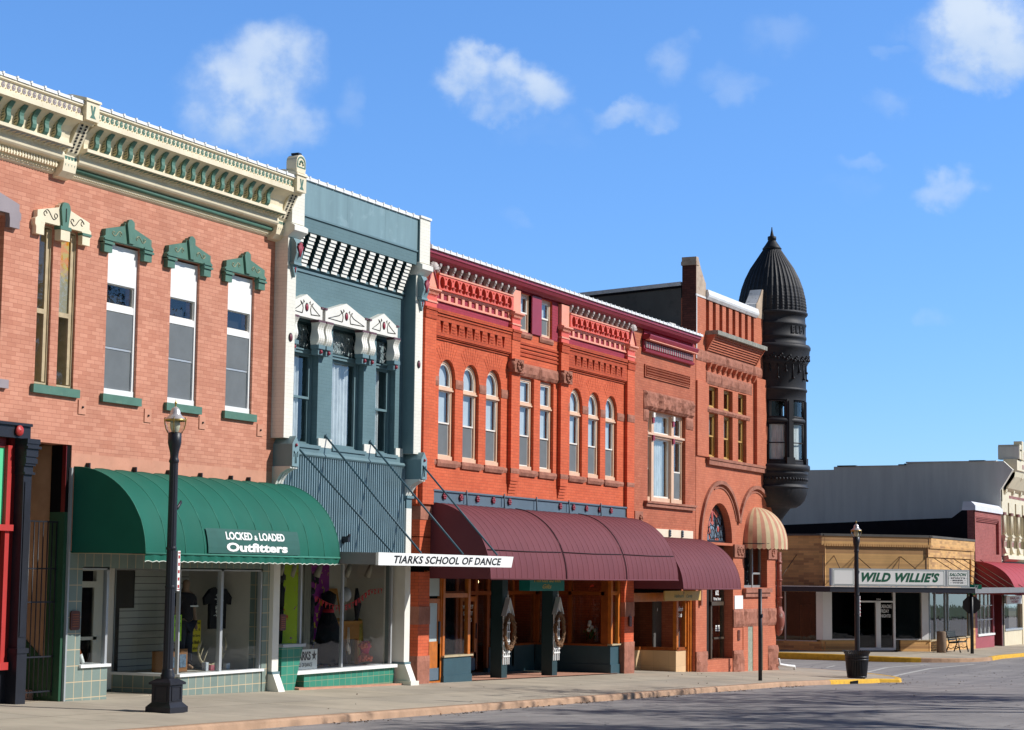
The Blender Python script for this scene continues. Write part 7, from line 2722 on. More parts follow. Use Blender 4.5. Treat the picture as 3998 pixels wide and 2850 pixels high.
def plate(mb, off, u0, u1, z0, z1, th=.02):
    o = Vector((sx, sy, 0)) + D_ * off
    pts = []
    for d in (0, -th):
        for (u, z) in ((u0, z0), (u1, z0), (u1, z1), (u0, z1)):
            q = o + Rt * u + D_ * d
            pts.append((q.x, q.y, z))
    mb.add(pts, [(0, 1, 2, 3), (7, 6, 5, 4), (0, 4, 5, 1), (1, 5, 6, 2), (2, 6, 7, 3), (3, 7, 4, 0)])
    return mb


oc = MB(plain('dark_sign_back', (46, 42, 44), .6, var=.1))
o = Vector((sx, sy, 0)) - D_ * .09
pts = []
for d in (0, .02):
    for k in range(8):
        a = math.pi / 8 + math.pi / 4 * k
        q = o + Rt * (.40 * math.cos(a)) - D_ * d
        pts.append((q.x, q.y, zs + 2.10 + .40 * math.sin(a)))
oc.add(pts, [(0, 1, 2, 3, 4, 5, 6, 7), (15, 14, 13, 12, 11, 10, 9, 8)] + [(k, k + 8, (k + 1) % 8 + 8, (k + 1) % 8) for k in range(8)])
oc.build('octagonal_sign', t)
SGREEN = plain('street_sign_green', (26, 150, 110), .45, var=.06)
pb = plate(MB(SGREEN), .05, -.45, .44, zs + 2.79, zs + 2.99)
for (u, z) in ((-.45, 0), (.44, 0)):
    pass
pb = pb.build('name_plate', t)


def tflat(off, u0, u1, z0, z1):
    def place(u, v):
        q = Vector((sx, sy, 0)) + D_ * off + Rt * (u0 + (u1 - u0) * u)
        return (q.x, q.y, z0 + (z1 - z0) * v)
    return place


lm = MB(WHITELET)
lettering(lm, '6', tflat(.056, -.38, -.29, zs + 2.83, zs + 2.95), bold=.03)
lettering(lm, 'TH', tflat(.056, -.25, -.12, zs + 2.89, zs + 2.95), bold=.03)
lettering(lm, 'ST', tflat(.056, .13, .32, zs + 2.83, zs + 2.95), bold=.03)
lm.build('lettering', pb)
D2, R2 = D_.copy(), Rt.copy()
Rt = (Rt * .30 + D_ * .95).normalized()
D_ = Vector((-.30 * 0 + D2.x * .3 - R2.x * .95, D2.y * .3 - R2.y * .95, 0)).normalized()
if D_.dot(Vector((-1, -.25, 0))) < 0:
    D_ = -D_
pb = plate(MB(SGREEN), .0, -.45, .45, zs + 2.54, zs + 2.76).build('name_plate', t)
lm = MB(WHITELET)
lettering(lm, 'MARKET', tflat(.006, -.36, .12, zs + 2.59, zs + 2.71), bold=.03)
lettering(lm, 'ST', tflat(.006, .22, .36, zs + 2.59, zs + 2.71), bold=.03)
lm.build('lettering', pb)
# slatted litter bin
bx, by = 59.9, 17.05
zb_ = walk_z(bx, by)
t = thing('litter_bin', 'black slatted metal litter bin with flared rim at the street corner', 'litter bin', (bx, by, zb_))
sl = MB(BLACKPAINT)
for i in range(40):
    a = 2 * math.pi * i / 40
    pr = [(.30, .04), (.335, .30), (.36, .60), (.375, .74), (.44, .84), (.47, .86)]
    vs = []
    for (r, h) in pr:
        for s in (-1, 1):
            c = a + s * .045
            for rr in (r, r - .012):
                vs.append((bx + rr * math.cos(c), by + rr * math.sin(c), zb_ + h))
    fs = []
    for k in range(len(pr) - 1):
        p = 4 * k
        fs += [(p, p + 2, p + 6, p + 4), (p + 3, p + 1, p + 5, p + 7), (p + 1, p, p + 4, p + 5), (p + 2, p + 3, p + 7, p + 6)]
    sl.add(vs, fs)
sl.build('slats', t)
rg = MB(BLACKPAINT)
for (r, h) in ((.30, .05), (.362, .66), (.36, .58)):
    rg.lathe(bx, by, [(r - .02, zb_ + h - .02), (r + .008, zb_ + h - .02), (r + .008, zb_ + h + .02), (r - .02, zb_ + h + .02)], 40)
rg.lathe(bx, by, [(.25, zb_), (.28, zb_ + .03), (.02, zb_ + .04)], 30)
rg.build('hoops', t)
MB(BLACKROOM).lathe(bx, by, [(.02, zb_ + .05), (.27, zb_ + .05), (.31, zb_ + .72), (.29, zb_ + .72)], 30).build('liner', t)
# bench and concrete bin by the saloon
gx, gy = 86.6, 20.1
gz = walk_z(gx, gy)
t = thing('bench', 'dark slatted bench with scrolled iron arms against the saloon', 'bench', (gx, gy, gz))
fr = MB(BLACKPAINT)
for x in (gx - .75, gx + .75):
    fr = MB(BLACKPAINT)
    fr.tube([(x, gy - .32, gz + .0), (x, gy - .26, gz + .22), (x, gy - .24, gz + .44), (x, gy + .18, gz + .42), (x, gy + .24, gz + .22), (x, gy + .32, gz)], .03, 6)
    fr.tube([(x, gy + .18, gz + .42), (x, gy + .30, gz + .92)], .03, 6)
    fr.tube([(x, gy + .2, gz + .66), (x, gy - .18, gz + .68), (x, gy - .28, gz + .62), (x, gy - .24, gz + .50), (x, gy - .16, gz + .48)], .025, 6)
    fr.tube([(x, gy - .25, gz + .24), (x, gy - .1, gz + .16), (x, gy, gz + .22), (x, gy + .1, gz + .16), (x, gy + .24, gz + .24)], .02, 6)
    fr.build('side_frame', t)
st = MB(plain('dark_green_slats', (44, 50, 48), .5))
for k in range(6):
    st.box(gx - .8, gx + .8, gy - .26 + .075 * k, gy - .20 + .075 * k, gz + .44, gz + .47)
st.build('seat', t)
bk = MB(plain('dark_green_slats', (44, 50, 48), .5))
for k in range(5):
    bk.box(gx - .8, gx + .8, gy + .19 + .02 * k, gy + .22 + .02 * k, gz + .52 + .085 * k, gz + .59 + .085 * k)
bk.build('backrest', t)
cbx, cby = 84.75, 20.35
MB(plain('brown_aggregate', (136, 116, 98), .9, var=.2, scale=20)).lathe(cbx, cby, [(.20, walk_z(cbx, cby)), (.21, walk_z(cbx, cby) + .03), (.21, walk_z(cbx, cby) + .88), (.18, walk_z(cbx, cby) + .92), (.02, walk_z(cbx, cby) + .92)], 24).build('concrete_bin', None, 'brown cylindrical concrete bin standing beside the bench', 'bin')

# ------------------------------------------------------------------ trellises and wreaths on the two porch posts
TWIG = plain('grapevine_twigs', (132, 100, 74), .9, var=.4, scale=12)
WOODWHITE = plain('white_trellis_wood', (232, 232, 230), .6, var=.06)
for i, x in enumerate((43.30, 46.28)):
    xc = x + .155
    y = F + .25
    zt = -.98
    where = ('left', 'right')[i]
    t = thing('garden_trellis', 'white birdhouse-topped trellis on the %s dark porch post of the gift shop' % where, 'trellis', (xc, y, -2.2), 'trellises on the porch posts')
    g = MB(WOODWHITE)
    for dx in (-.16, -.055, .055, .16):
        g.box(xc + dx - .016, xc + dx + .016, y - .03, y - .01, -2.22, -1.0 if abs(dx) > .1 else -1.05)
    for z in (-1.92, -2.02, -1.66, -1.42, -1.2, -1.02):
        g.box(xc - .19, xc + .19, y - .045, y - .03, z - .018, z + .018)
    g.build('slats', t)
    h = MB(WOODWHITE)
    h.py([(xc - .20, -1.0), (xc + .20, -1.0), (xc, -.62)], y - .06, y - .0)
    h.use(BLACKROOM).py([(xc - .12, -.97), (xc + .12, -.97), (xc, -.74)], y - .064, y - .06)
    h.use(WOODWHITE)
    for dx in (-.05, .0, .05):
        h.box(xc + dx - .01, xc + dx + .01, y - .075, y - .064, -.97, -.82)
    h.build('gable', t)
    rf = MB(plain('weathered_white_roof', (206, 206, 206), .6, var=.1))
    for s in (-1, 1):
        rf.add([(xc, y - .13, -.58), (xc + s * .25, y - .13, -1.03), (xc + s * .25, y + .0, -1.03), (xc, y + .0, -.58), (xc, y - .13, -.62), (xc + s * .22, y - .13, -1.03), (xc + s * .22, y, -1.03), (xc, y, -.62)],
               [(0, 1, 2, 3), (4, 7, 6, 5), (0, 4, 5, 1), (3, 2, 6, 7), (1, 5, 6, 2)])
    rf.lathe(xc, y - .06, [(.03, -.60), (.015, -.56), (.03, -.53), (.012, -.50), (.004, -.42)], 8)
    rf.build('roof', t)
    w = MB(TWIG)
    rw = random.Random(11 + i)
    for k in range(16):
        ph = rw.uniform(0, 6.28)
        a_, b_ = rw.uniform(.235, .30), rw.uniform(.36, .44)
        w.tube([(xc + .03 + (a_ + .02 * math.sin(5 * q + ph)) * math.cos(q + ph), y - .10 - .04 * math.sin(7 * q + ph), -1.42 + (b_ + .02 * math.cos(4 * q + ph)) * math.sin(q + ph)) for q in [2 * math.pi * j / 26 for j in range(26)]], .012, 5, closed=True)
    for k in range(60):
        q = rw.uniform(0, 6.28)
        p = Vector((xc + .03 + .28 * math.cos(q), y - .11, -1.42 + .41 * math.sin(q)))
        w.tube([p, p + Vector((rw.uniform(-.09, .09), rw.uniform(-.05, .02), rw.uniform(-.09, .09)))], .006, 4)
    w.build('wreath', None, 'brown twig wreath hung on the white trellis of the %s porch post' % where, 'wreath', 'twig wreaths')

# ------------------------------------------------------------------ things in the outfitter's windows
BLACKTEE = plain('black_cotton', (26, 26, 30), .9, var=.3)
DENIM = plain('dark_denim', (34, 40, 54), .9, var=.25)


def tee_outline(xc, z0, z1, hw, sl=.16):
    zs_ = z1 - .05
    return [(xc - hw, z0), (xc + hw, z0), (xc + hw, z1 - .30), (xc + hw + sl, z1 - .34), (xc + hw + sl + .03, z1 - .20), (xc + hw, z1 - .04), (xc + .10, z1), (xc + .05, z1 - .03), (xc - .05, z1 - .03), (xc - .10, z1), (xc - hw, z1 - .04), (xc - hw - sl - .03, z1 - .20), (xc - hw - sl, z1 - .34), (xc - hw, z1 - .30)]


t = thing('black_shirt', 'black T-shirt with a pale print hanging against the white slatted wall', 'shirt', (31.5, F + .7, -1.1))
MB(BLACKTEE).py(tee_outline(31.62, -1.12, -.32, .27), F + .66, F + .72).build('body', t)
pr = MB(SIGNWHITE)
rp = random.Random(3)
for k in range(26):
    a, b = rp.uniform(-.13, .13), rp.uniform(-.2, .2)
    for s in (-1, 1):
        pr.tube([(31.62 + s * a, F + .655, -.68 + b), (31.62 + s * (a + rp.uniform(-.06, .06)), F + .655, -.68 + b + rp.uniform(-.07, .07))], .008, 4)
pr.build('print', t)
MB(ALU).tube([(31.62, F + .69, -.33), (31.62, F + .69, -.22), (31.65, F + .69, -.17), (31.62, F + .69, -.12), (31.58, F + .69, -.15)], .008, 5).tube([(31.4, F + .69, -.36), (31.62, F + .69, -.30), (31.84, F + .69, -.36)], .008, 5).build('hanger', t)
# mannequin: one continuous skinned figure
def skinned(name, verts, edges, radii, mat, parent, root=0, sub=1):
    me = bpy.data.meshes.new(name)
    me.from_pydata([Vector(v) for v in verts], edges, [])
    me.materials.append(mat)
    o = bpy.data.objects.new(name, me)
    COL.objects.link(o)
    m = o.modifiers.new('skin', 'SKIN')
    m.use_smooth_shade = True
    for i, r in enumerate(radii):
        sv = me.skin_vertices[0].data[i] if me.skin_vertices else None
        if sv:
            sv.radius = (r, r)
    s = o.modifiers.new('sub', 'SUBSURF')
    s.levels = s.render_levels = sub
    return o


mx, my, mz = 30.46, F + .62, -1.88
t = thing('mannequin', 'standing mannequin in a dark T-shirt and jeans behind the shop glass', 'mannequin', (mx, my, mz))
V = [(0, 0, .92), (0, 0, 1.08), (0, 0, 1.28), (0, 0, 1.42), (0, 0, 1.50), (0, -.02, 1.60), (0, -.02, 1.72),
     (-.20, 0, 1.40), (-.27, 0, 1.12), (-.26, -.05, .86), (-.25, -.08, .76), (.20, 0, 1.40), (.28, 0, 1.12), (.29, -.05, .86), (.28, -.08, .76),
     (-.10, 0, .86), (-.12, -.02, .48), (-.14, .02, .09), (-.15, -.09, .04), (.10, 0, .86), (.14, .0, .48), (.18, .02, .09), (.19, -.09, .04)]
E_ = [(0, 1), (1, 2), (2, 3), (3, 4), (4, 5), (5, 6), (3, 7), (7, 8), (8, 9), (9, 10), (3, 11), (11, 12), (12, 13), (13, 14), (0, 15), (15, 16), (16, 17), (17, 18), (0, 19), (19, 20), (20, 21), (21, 22)]
RD = [.14, .13, .15, .13, .055, .08, .075, .075, .05, .035, .03, .075, .05, .035, .03, .095, .065, .045, .04, .095, .065, .045, .04]


def skin_obj(name, V, E_, RD, mat, parent, at, sub=1):
    me = bpy.data.meshes.new(name)
    me.from_pydata([Vector(v) for v in V], E_, [])
    me.materials.append(mat)
    o = bpy.data.objects.new(name, me)
    COL.objects.link(o)
    bpy.context.view_layer.objects.active = o
    m = o.modifiers.new('skin', 'SKIN')
    if not me.skin_vertices:
        bpy.ops.mesh.customdata_skin_add()
    for i, r in enumerate(RD):
        me.skin_vertices[0].data[i].radius = (r, r)
    me.skin_vertices[0].data[0].use_root = True
    s = o.modifiers.new('sub', 'SUBSURF')
    s.levels = s.render_levels = sub
    dg = bpy.context.evaluated_depsgraph_get()
    m2 = bpy.data.meshes.new_from_object(o.evaluated_get(dg))
    m2.materials.clear()
    m2.materials.append(mat)
    for p in m2.polygons:
        p.use_smooth = True
    o.modifiers.clear()
    o.data = m2
    o.name = name
    o.parent = parent
    WP[o] = Vector(at)
    o.location = Vector(at) - (WP[parent] if parent else Vector())
    return o


skin_obj('figure', V, E_, RD, plain('tan_mannequin', (150, 120, 96), .6), t, (mx, my, mz))
sh = [(0, 0, .88), (0, 0, 1.08), (0, 0, 1.28), (0, 0, 1.42), (-.19, 0, 1.40), (-.28, 0, 1.18), (.19, 0, 1.40), (.29, 0, 1.18)]
skin_obj('tee_shirt', sh, [(0, 1), (1, 2), (2, 3), (3, 4), (4, 5), (3, 6), (6, 7)], [.185, .175, .185, .14, .105, .085, .105, .085], BLACKTEE, t, (mx, my, mz))
jn = [(0, 0, .92), (-.10, 0, .84), (-.12, -.02, .48), (-.14, .02, .10), (.10, 0, .84), (.14, 0, .48), (.18, .02, .10)]
skin_obj('jeans', jn, [(0, 1), (1, 2), (2, 3), (0, 4), (4, 5), (5, 6)], [.155, .115, .085, .07, .115, .085, .07], DENIM, t, (mx, my, mz))
MB(SIGNWHITE).box(mx - .12, mx + .13, my - .215, my - .205, mz + 1.20, mz + 1.225).build('slogan', t)
# notices
def sheet(name, label, cat, x0, x1, z0, z1, y, col, lines, lcol=BLACK, group=None):
    mb = MB(col).box(x0, x1, y, y + .012, z0, z1)
    o = mb.build(name, None, label, cat, group)
    lm = MB(lcol)
    n = len(lines)
    for i, (txt, k) in enumerate(lines):
        h = (z1 - z0) / n
        zc = z1 - h * (i + .5)
        w = (x1 - x0) * k / 2
        lettering(lm, txt, flat((x0 + x1) / 2 - w, (x0 + x1) / 2 + w, zc - h * .28, zc + h * .28, y - .004), bold=.02)
    lm.build('lettering', o)
    return o


sheet('green_notice', 'fluorescent green handwritten notice taped inside the outfitter window', 'notice', 29.68, 29.92, -1.30, -.82, F + .30, plain('fluorescent_green_paper', (178, 240, 20), .6, var=.03), [('LADIES', .7), ('SUPPORT', .8), ('NEW &', .6), ('USED', .5)])
sheet('yellow_poster', 'yellow archery show poster standing in the outfitter window beside the mannequin', 'poster', 30.72, 31.34, -1.55, -.95, F + .86, plain('yellow_card', (226, 206, 40), .6, var=.05), [('Archery Show', .9), ('March 4, 5, 6', .9), ('former Target Store', .9), ('east of the Bluffs', .9), ('archery show', .85)])
MB(plain('pale_blue_sticker', (96, 160, 186), .5)).box(27.42, 27.62, F + 1.44, F + 1.46, -1.0, -.82).build('door_sticker', None, 'small pale blue sticker beside the white shop door', 'sticker')
for i, (x, w_, h_) in enumerate(((29.72, .34, .38), (30.10, .32, .42))):
    t = thing('cardboard_carton', 'brown cardboard carton with a picture panel, %s of the two in the window' % ('left', 'right')[i], 'carton', (x + w_ / 2, F + .65, -1.88), 'cartons in the outfitter window')
    MB(plain('brown_cardboard', (140, 96, 58), .85, var=.15)).box(x, x + w_, F + .5, F + .8, -1.88, -1.88 + h_).build('box', t)
    MB(plain('photo_panel', (96, 116, 136), .4, var=.6, scale=20)).box(x + .06, x + w_ - .06, F + .49, F + .5, -1.80, -1.88 + h_ - .1).build('picture', t)
t = thing('spray_bottle', 'white bottle with black cap standing on a carton in the window', 'bottle', (29.90, F + .6, -1.5))
MB(SIGNWHITE).lathe(29.90, F + .6, [(.001, -1.5), (.05, -1.5), (.05, -1.30), (.02, -1.24), (.02, -1.2)], 12).build('bottle', t)
MB(BLACKPAINT).lathe(29.90, F + .6, [(.025, -1.21), (.03, -1.14), (.001, -1.13)], 10).build('cap', t)
# antlers
t = thing('antlers', 'pair of pale deer antlers lying on the window sill board', 'antlers', (31.1, F + .5, -1.88))
AN = plain('antler_bone', (196, 182, 148), .6, var=.2)
for s in (-1, 1):
    an = MB(AN)
    base = Vector((31.12 + s * .05, F + .5, -1.80))
    pts = [base + Vector((s * .42 * math.sin(q), -.05 * q, .30 * (1 - math.cos(q)) + .05 * q)) for q in [i * .22 for i in range(9)]]
    an.tube(pts, [.03, .03, .027, .025, .022, .02, .016, .012, .006], 7)
    for k in (2, 4, 6):
        an.tube([pts[k], pts[k] + Vector((-s * .05, -.03, .16)), pts[k] + Vector((-s * .09, -.04, .24))], [.018, .012, .004], 6)
    an.build('antler', t)
MB(AN).ball((31.12, F + .5, -1.82), .06, 10).build('skull_plate', t)
for i, (x, w_, h_, c) in enumerate(((30.72, .10, .16, (206, 210, 214)), (30.90, .12, .10, (176, 96, 104)), (31.42, .12, .12, (214, 216, 216)))):
    MB(plain('boxed_item_%d' % i, c, .5, var=.3, scale=14)).box(x, x + w_, F + .3, F + .38, -1.88, -1.88 + h_).build('small_box', None, ('small white packet at the feet of the mannequin', 'small reddish packet in the middle of the sill', 'low white packet right of the antlers')[i], 'box', 'packets on the outfitter sill')
t = thing('leaning_board', 'long narrow dark board with a white end leaning in the left display bay', 'board', (26.8, F + .3, -1.6))
b = MB(OAKDK).tube([(26.74, F + .35, -.9), (26.92, F + .25, -1.45)], .035, 6)
b.use(SIGNWHITE).tube([(26.92, F + .25, -1.45), (26.96, F + .22, -1.60)], .045, 6)
b.build('shaft', t)
t = thing('spotted_panel', 'black panel with white spots standing in the left display bay', 'panel', (27.05, F + .9, -1.6))
b = MB(BLACKPAINT).box(26.75, 27.25, F + .95, F + 1.0, -1.62, -1.05)
b.use(SIGNWHITE)
for (x, z) in ((27.02, -1.25), (27.12, -1.50), (26.95, -1.40), (26.85, -1.52)):
    b.disc_y(x, z, .05, F + .94, F + .95)
b.build('face', t)

# ------------------------------------------------------------------ things in the dance-school window
def splash(name, base, blobs, seed):
    m, n, p = new_mat(name)
    P = pos(n)
    c = lin(base)
    out = None
    prev = c
    for i, (col, lo, sc) in enumerate(blobs):
        f = n.noise(n.vmath('ADD', P, (seed + i * 7.3, i * 3.1, i * 1.7)), sc, 5, .6, .6)
        prev = n.mix(n.ramp(f, lo, lo + .03), prev, lin(col))
    n.put(p.inputs['Base Color'], prev)
    p.inputs['Roughness'].default_value = .7
    return m


LIME = splash('lime_mural', (170, 196, 20), [((206, 80, 24), .60, 2.0), ((150, 60, 130), .63, 4.0), ((220, 200, 40), .64, 5.0)], 3.0)
PURP = splash('purple_mural', (140, 24, 130), [((212, 186, 40), .60, 5.0), ((26, 120, 170), .60, 1.6), ((226, 210, 70), .64, 7.0)], 9.0)


def dancer(mb, x, y, z, s=1):
    mb.tube([(x, y, z + .05), (x + s * .03, y, z + .5), (x, y, z + .8)], [.05, .06, .07], 6)
    mb.tube([(x - s * .03, y, z + .05), (x - s * .07, y, z + .55), (x, y, z + .8)], [.04, .05, .06], 6)
    mb.tube([(x, y, z + .8), (x, y, z + 1.15), (x - s * .02, y, z + 1.25)], [.08, .09, .04], 6)
    mb.tube([(x, y, z + 1.12), (x - s * .18, y, z + 1.05), (x - s * .34, y, z + 1.18)], [.04, .03, .02], 6)
    mb.tube([(x, y, z + 1.12), (x + s * .06, y, z + 1.45), (x + s * .03, y, z + 1.75)], [.04, .03, .02], 6)
    mb.ball((x - s * .02, y, z + 1.34), .08, 8)


t = thing('lime_mural_board', 'lime green painted board with a black dancer silhouette behind the left glass', 'mural', (33.4, F + .3, -1.5))
MB(LIME).box(32.92, 34.15, F + .42, F + .46, -2.0, .2).build('board', t)
d = MB(BLACK)
dancer(d, 33.45, F + .41, -1.5, 1)
d.use(BLACK)
lettering(d, 'Tiarks', lambda u, v: (33.0 + .62 * u, F + .405, -.22 + .24 * v - .12 * u + .1), bold=.06)
d.build('dancer_silhouette', t)
t = thing('purple_mural_board', 'purple splashed mural board with a dancer silhouette in the middle of the window', 'mural', (35.1, F + .9, -1.5))
MB(PURP).box(34.75, 36.2, F + .95, F + 1.0, -2.0, .2).build('board', t)
d = MB(BLACK)
dancer(d, 35.45, F + .93, -1.75, -1)
d.ball((35.35, F + .93, -1.55), .16, 10, (1, .1, 1.2))
lettering(d, 'Dance', lambda u, v: (35.05 + .7 * u, F + .925, -.14 + .26 * v - .14 * u), bold=.06)
d.build('dancer_silhouette', t)
MB(plain('grey_barn_board', (132, 130, 116), .9, var=.3, scale=8, streak=True)).box(34.15, 34.45, F + .5, F + .55, -2.0, .2).box(34.48, 34.74, F + .5, F + .55, -2.0, .2).build('barn_boards', None, 'two weathered grey boards standing between the lime and purple murals', 'boards')
t = thing('dance_school_sign', 'white sign board with black lettering and a star on the display floor', 'sign', (34.2, F + .3, -1.99))
MB(SIGNWHITE).box(33.65, 34.62, F + .24, F + .28, -1.98, -1.58).build('board', t)
lm = MB(BLACK)
lettering(lm, 'TIARKS', flat(33.72, 34.36, -1.80, -1.62, F + .235), bold=.04)
lettering(lm, 'SCHOOL OF DANCE', flat(33.68, 34.42, -1.93, -1.85, F + .235), bold=.01)
sc = (34.49, -1.71)
pts = []
for k in range(10):
    a = math.pi / 2 + math.pi / 5 * k
    r = .11 if k % 2 == 0 else .045
    pts.append((sc[0] + r * .9 * math.cos(a), sc[1] + r * math.sin(a)))
lm.py(pts, F + .232, F + .236)
lm.build('lettering', t)
# dresser with mirror
t = thing('dresser', 'low oak dresser with a tilted mirror in the dance school window', 'dresser', (36.5, F + .9, -2.0))
DW = plain('honey_oak', (196, 136, 66), .5, var=.15)
d = MB(DW)
d.box(36.05, 37.30, F + .75, F + 1.2, -1.12, -1.06)
d.box(36.08, 37.27, F + .80, F + 1.18, -1.45, -1.12)
for x in (36.10, 37.20):
    d.box(x, x + .07, F + .80, F + .87, -2.0, -1.45)
    d.box(x, x + .07, F + 1.1, F + 1.17, -2.0, -1.45)
d.build('carcass', t)
for (a, b) in ((36.12, 36.66), (36.69, 37.23)):
    MB(plain('oak_drawer', (186, 126, 60), .5, var=.1)).box(a, b, F + .785, F + .80, -1.42, -1.16).build('drawer', t)
m = MB(DW)
m.add([(p[0], p[1] + F, p[2]) for p in ((36.3, 1.15, -1.06), (37.1, 1.15, -1.06), (37.1, 1.28, -.36), (36.3, 1.28, -.36), (36.3, 1.2, -1.06), (37.1, 1.2, -1.06), (37.1, 1.33, -.36), (36.3, 1.33, -.36))],
      [(0, 1, 2, 3), (7, 6, 5, 4), (0, 4, 5, 1), (1, 5, 6, 2), (2, 6, 7, 3), (3, 7, 4, 0)])
m.build('mirror_frame', t)
mm, nn, pp = new_mat('mirror_silver')
pp.inputs['Metallic'].default_value = 1.0
pp.inputs['Roughness'].default_value = .03
pp.inputs['Base Color'].default_value = (.8, .82, .82, 1)
MB(mm).add([(36.38, F + 1.155, -1.0), (37.02, F + 1.155, -1.0), (37.02, F + 1.268, -.43), (36.38, F + 1.268, -.43)], [(0, 1, 2, 3)]).build('mirror_glass', t)
# costumes
def tutu(name, label, x, y, z, top, skirt, group):
    t = thing(name, label, 'costume', (x, y, z - .5), group)
    rr = random.Random(int(x * 10))
    b = MB(top).lathe(x, y, [(.05, z), (.12, z - .05), (.13, z - .12), (.09, z - .24), (.10, z - .27)], 14)
    b.build('bodice', t)
    s = MB(skirt)
    for k in range(120):
        a, r = rr.uniform(0, 6.28), rr.uniform(.06, .20)
        zz = z - .28 - .12 * (r / .2) + rr.uniform(-.05, .05)
        s.ball((x + r * math.cos(a), y + r * .6 * math.sin(a), zz), rr.uniform(.025, .05), 6)
    for k in range(60):
        a, r = rr.uniform(0, 6.28), rr.uniform(.08, .18)
        s.ball((x + r * math.cos(a), y + r * .6 * math.sin(a), z - .03 - rr.uniform(0, .12)), rr.uniform(.02, .045), 6)
    s.build('ruffles', t)
    return t


tutu('pink_costume', 'small orange and pink ruffled dance costume on a hanger before the dresser', 36.92, F + .45, -1.48, plain('hot_pink_satin', (214, 60, 100), .5), plain('coral_ruffle', (236, 120, 92), .8, var=.2), None)
sh = thing('ballet_shoes', 'pair of pale satin ballet shoes hanging in front of the dresser', 'shoes', (36.3, F + .5, -1.8))
b = MB(plain('pale_satin', (226, 206, 186), .5, var=.1))
for dx in (0, .07):
    b.tube([(36.28 + dx * .5, F + .5, -1.18), (36.27 + dx, F + .5, -1.5)], .012, 5)
    b.ball((36.27 + dx, F + .5, -1.60 - dx), .05, 8, (.8, .8, 2.0))
b.build('pair', sh)
MB(plain('gold_lame', (170, 148, 60), .35, metal=.4, var=.4, scale=18)).lathe(37.38, F + .9, [(.02, -1.0), (.10, -1.05), (.12, -1.4), (.15, -1.95), (.02, -1.96)], 12).build('gold_costume', None, 'shiny gold costume draped beside the dresser', 'costume')
gw = thing('black_gown', 'black costume gown with a red waist standing left of the mirror', 'gown', (35.95, F + .8, -1.95))
b = MB(BLACKTEE).lathe(35.95, F + .8, [(.03, -.40), (.16, -.48), (.15, -.62), (.10, -.80)], 14)
b.lathe(35.95, F + .8, [(.12, -.86), (.22, -1.1), (.34, -1.5), (.45, -1.95)], 18)
b.build('skirt', gw)
MB(plain('red_sash', (190, 30, 50), .6)).lathe(35.95, F + .8, [(.11, -.79), (.13, -.83), (.12, -.87)], 14).build('sash', gw)
MB(plain('pearl_balloon', (186, 186, 190), .25, var=.2)).ball((36.15, F + .5, -.48), .13, 14, (1, 1, 1.25)).build('pearly_balloon', None, 'pearly white balloon hanging in the dance school window', 'balloon')
MB(plain('dark_scarf', (40, 40, 44), .8)).tube([(36.95, F + .7, -.35), (37.0, F + .7, -.7), (36.98, F + .7, -1.05)], [.03, .09, .03], 8).build('dark_scarf', None, 'dark scarf hanging from the mirror edge', 'scarf')
# Valentine banner letters
bn = thing('letter_banner', 'red cut-out letter garland strung across the dance school window', 'banner', (36, F + .35, -.7))
txt = "HAPPY VALENTINE'S DAY"
mb = MB(plain('red_foil_letters', (206, 40, 36), .5))
line = []
for i, ch in enumerate(txt):
    u = i / (len(txt) - 1)
    x = 34.72 + 2.72 * u
    z = -.56 - .26 * math.sin(math.pi * min(1, u * 1.25)) * (1 if u < .8 else (1 - (u - .8) / .2) if False else 1) + .16 * u
    line.append((x, F + .36, z + .05))
    if ch == ' ':
        mb.ball((x, F + .36, z), .04, 6, (1, .2, 1))
        continue
    lettering(mb, ch, lambda p, q, x=x, z=z: (x - .045 + .09 * p, F + .355, z - .06 + .11 * q), bold=.05)
mb.tube(line, .006, 4)
mb.build('letters', bn)
for i, x in enumerate((33.5, 33.95, 34.95, 36.15, 37.05)):
    z = .06
    c = MB(plain('beige_spot_can', (176, 168, 150), .5))
    c.tube([(x, F + .4, z + .12), (x - .03, F + .42, z), (x - .08, F + .46, z - .16)], [.035, .06, .075], 10)
    c.build('spotlight', None, 'beige cylindrical ceiling spotlight in the dance school window', 'spotlight', 'window spotlights')

# ------------------------------------------------------------------ glimpses inside the gift and card shops
gl1 = glow('warm_bulb', (255, 214, 150), 6.0)
for i, (x, y, z) in enumerate(((47.3, F + 3.0, -.22), (50.4, F + 3.4, -.25), (51.0, F + 3.0, -.42))):
    MB(gl1).ball((x, y, z), .05 if i == 0 else .03, 8).build('pendant_bulb', None, ('larger lit bulb behind the gift shop transom, left of the others', 'small lit bulb high behind the right transom', 'small lit bulb lowest behind the right transom')[i], 'bulb')
nm = glow('red_neon', (230, 20, 30), 2.5)
n_ = MB(nm)
for (a, b) in ((45.15, 45.35), (45.45, 45.62)):
    n_.tube([(a, F + 2.7, -.38), (a + .05, F + 2.7, -.32), (b - .05, F + 2.7, -.38), (b, F + 2.7, -.33)], .012, 5)
n_.build('neon_sign', None, 'small red neon script above the gift shop door', 'neon sign')
v = thing('flower_vase', 'tall grey vase of white flowers behind the gift shop glass', 'vase', (48.8, F + 2.9, -1.9))
MB(plain('grey_ceramic', (150, 150, 150), .4)).lathe(48.9, F + 2.8, [(.02, -1.95), (.12, -1.95), (.14, -1.6), (.09, -1.3), (.10, -1.25)], 14).build('vase', v)
b = MB(SIGNWHITE)
for k in range(7):
    b.ball((48.9 + .12 * math.cos(k), F + 2.75, -1.15 + .08 * math.sin(k * 2.1)), .06, 8)
b.build('flowers', v)
v = thing('white_bouquet', 'white flowers with green leaves low in the right-hand gift window', 'flowers', (50.2, F + .9, -1.9))
b = MB(SIGNWHITE)
rb = random.Random(8)
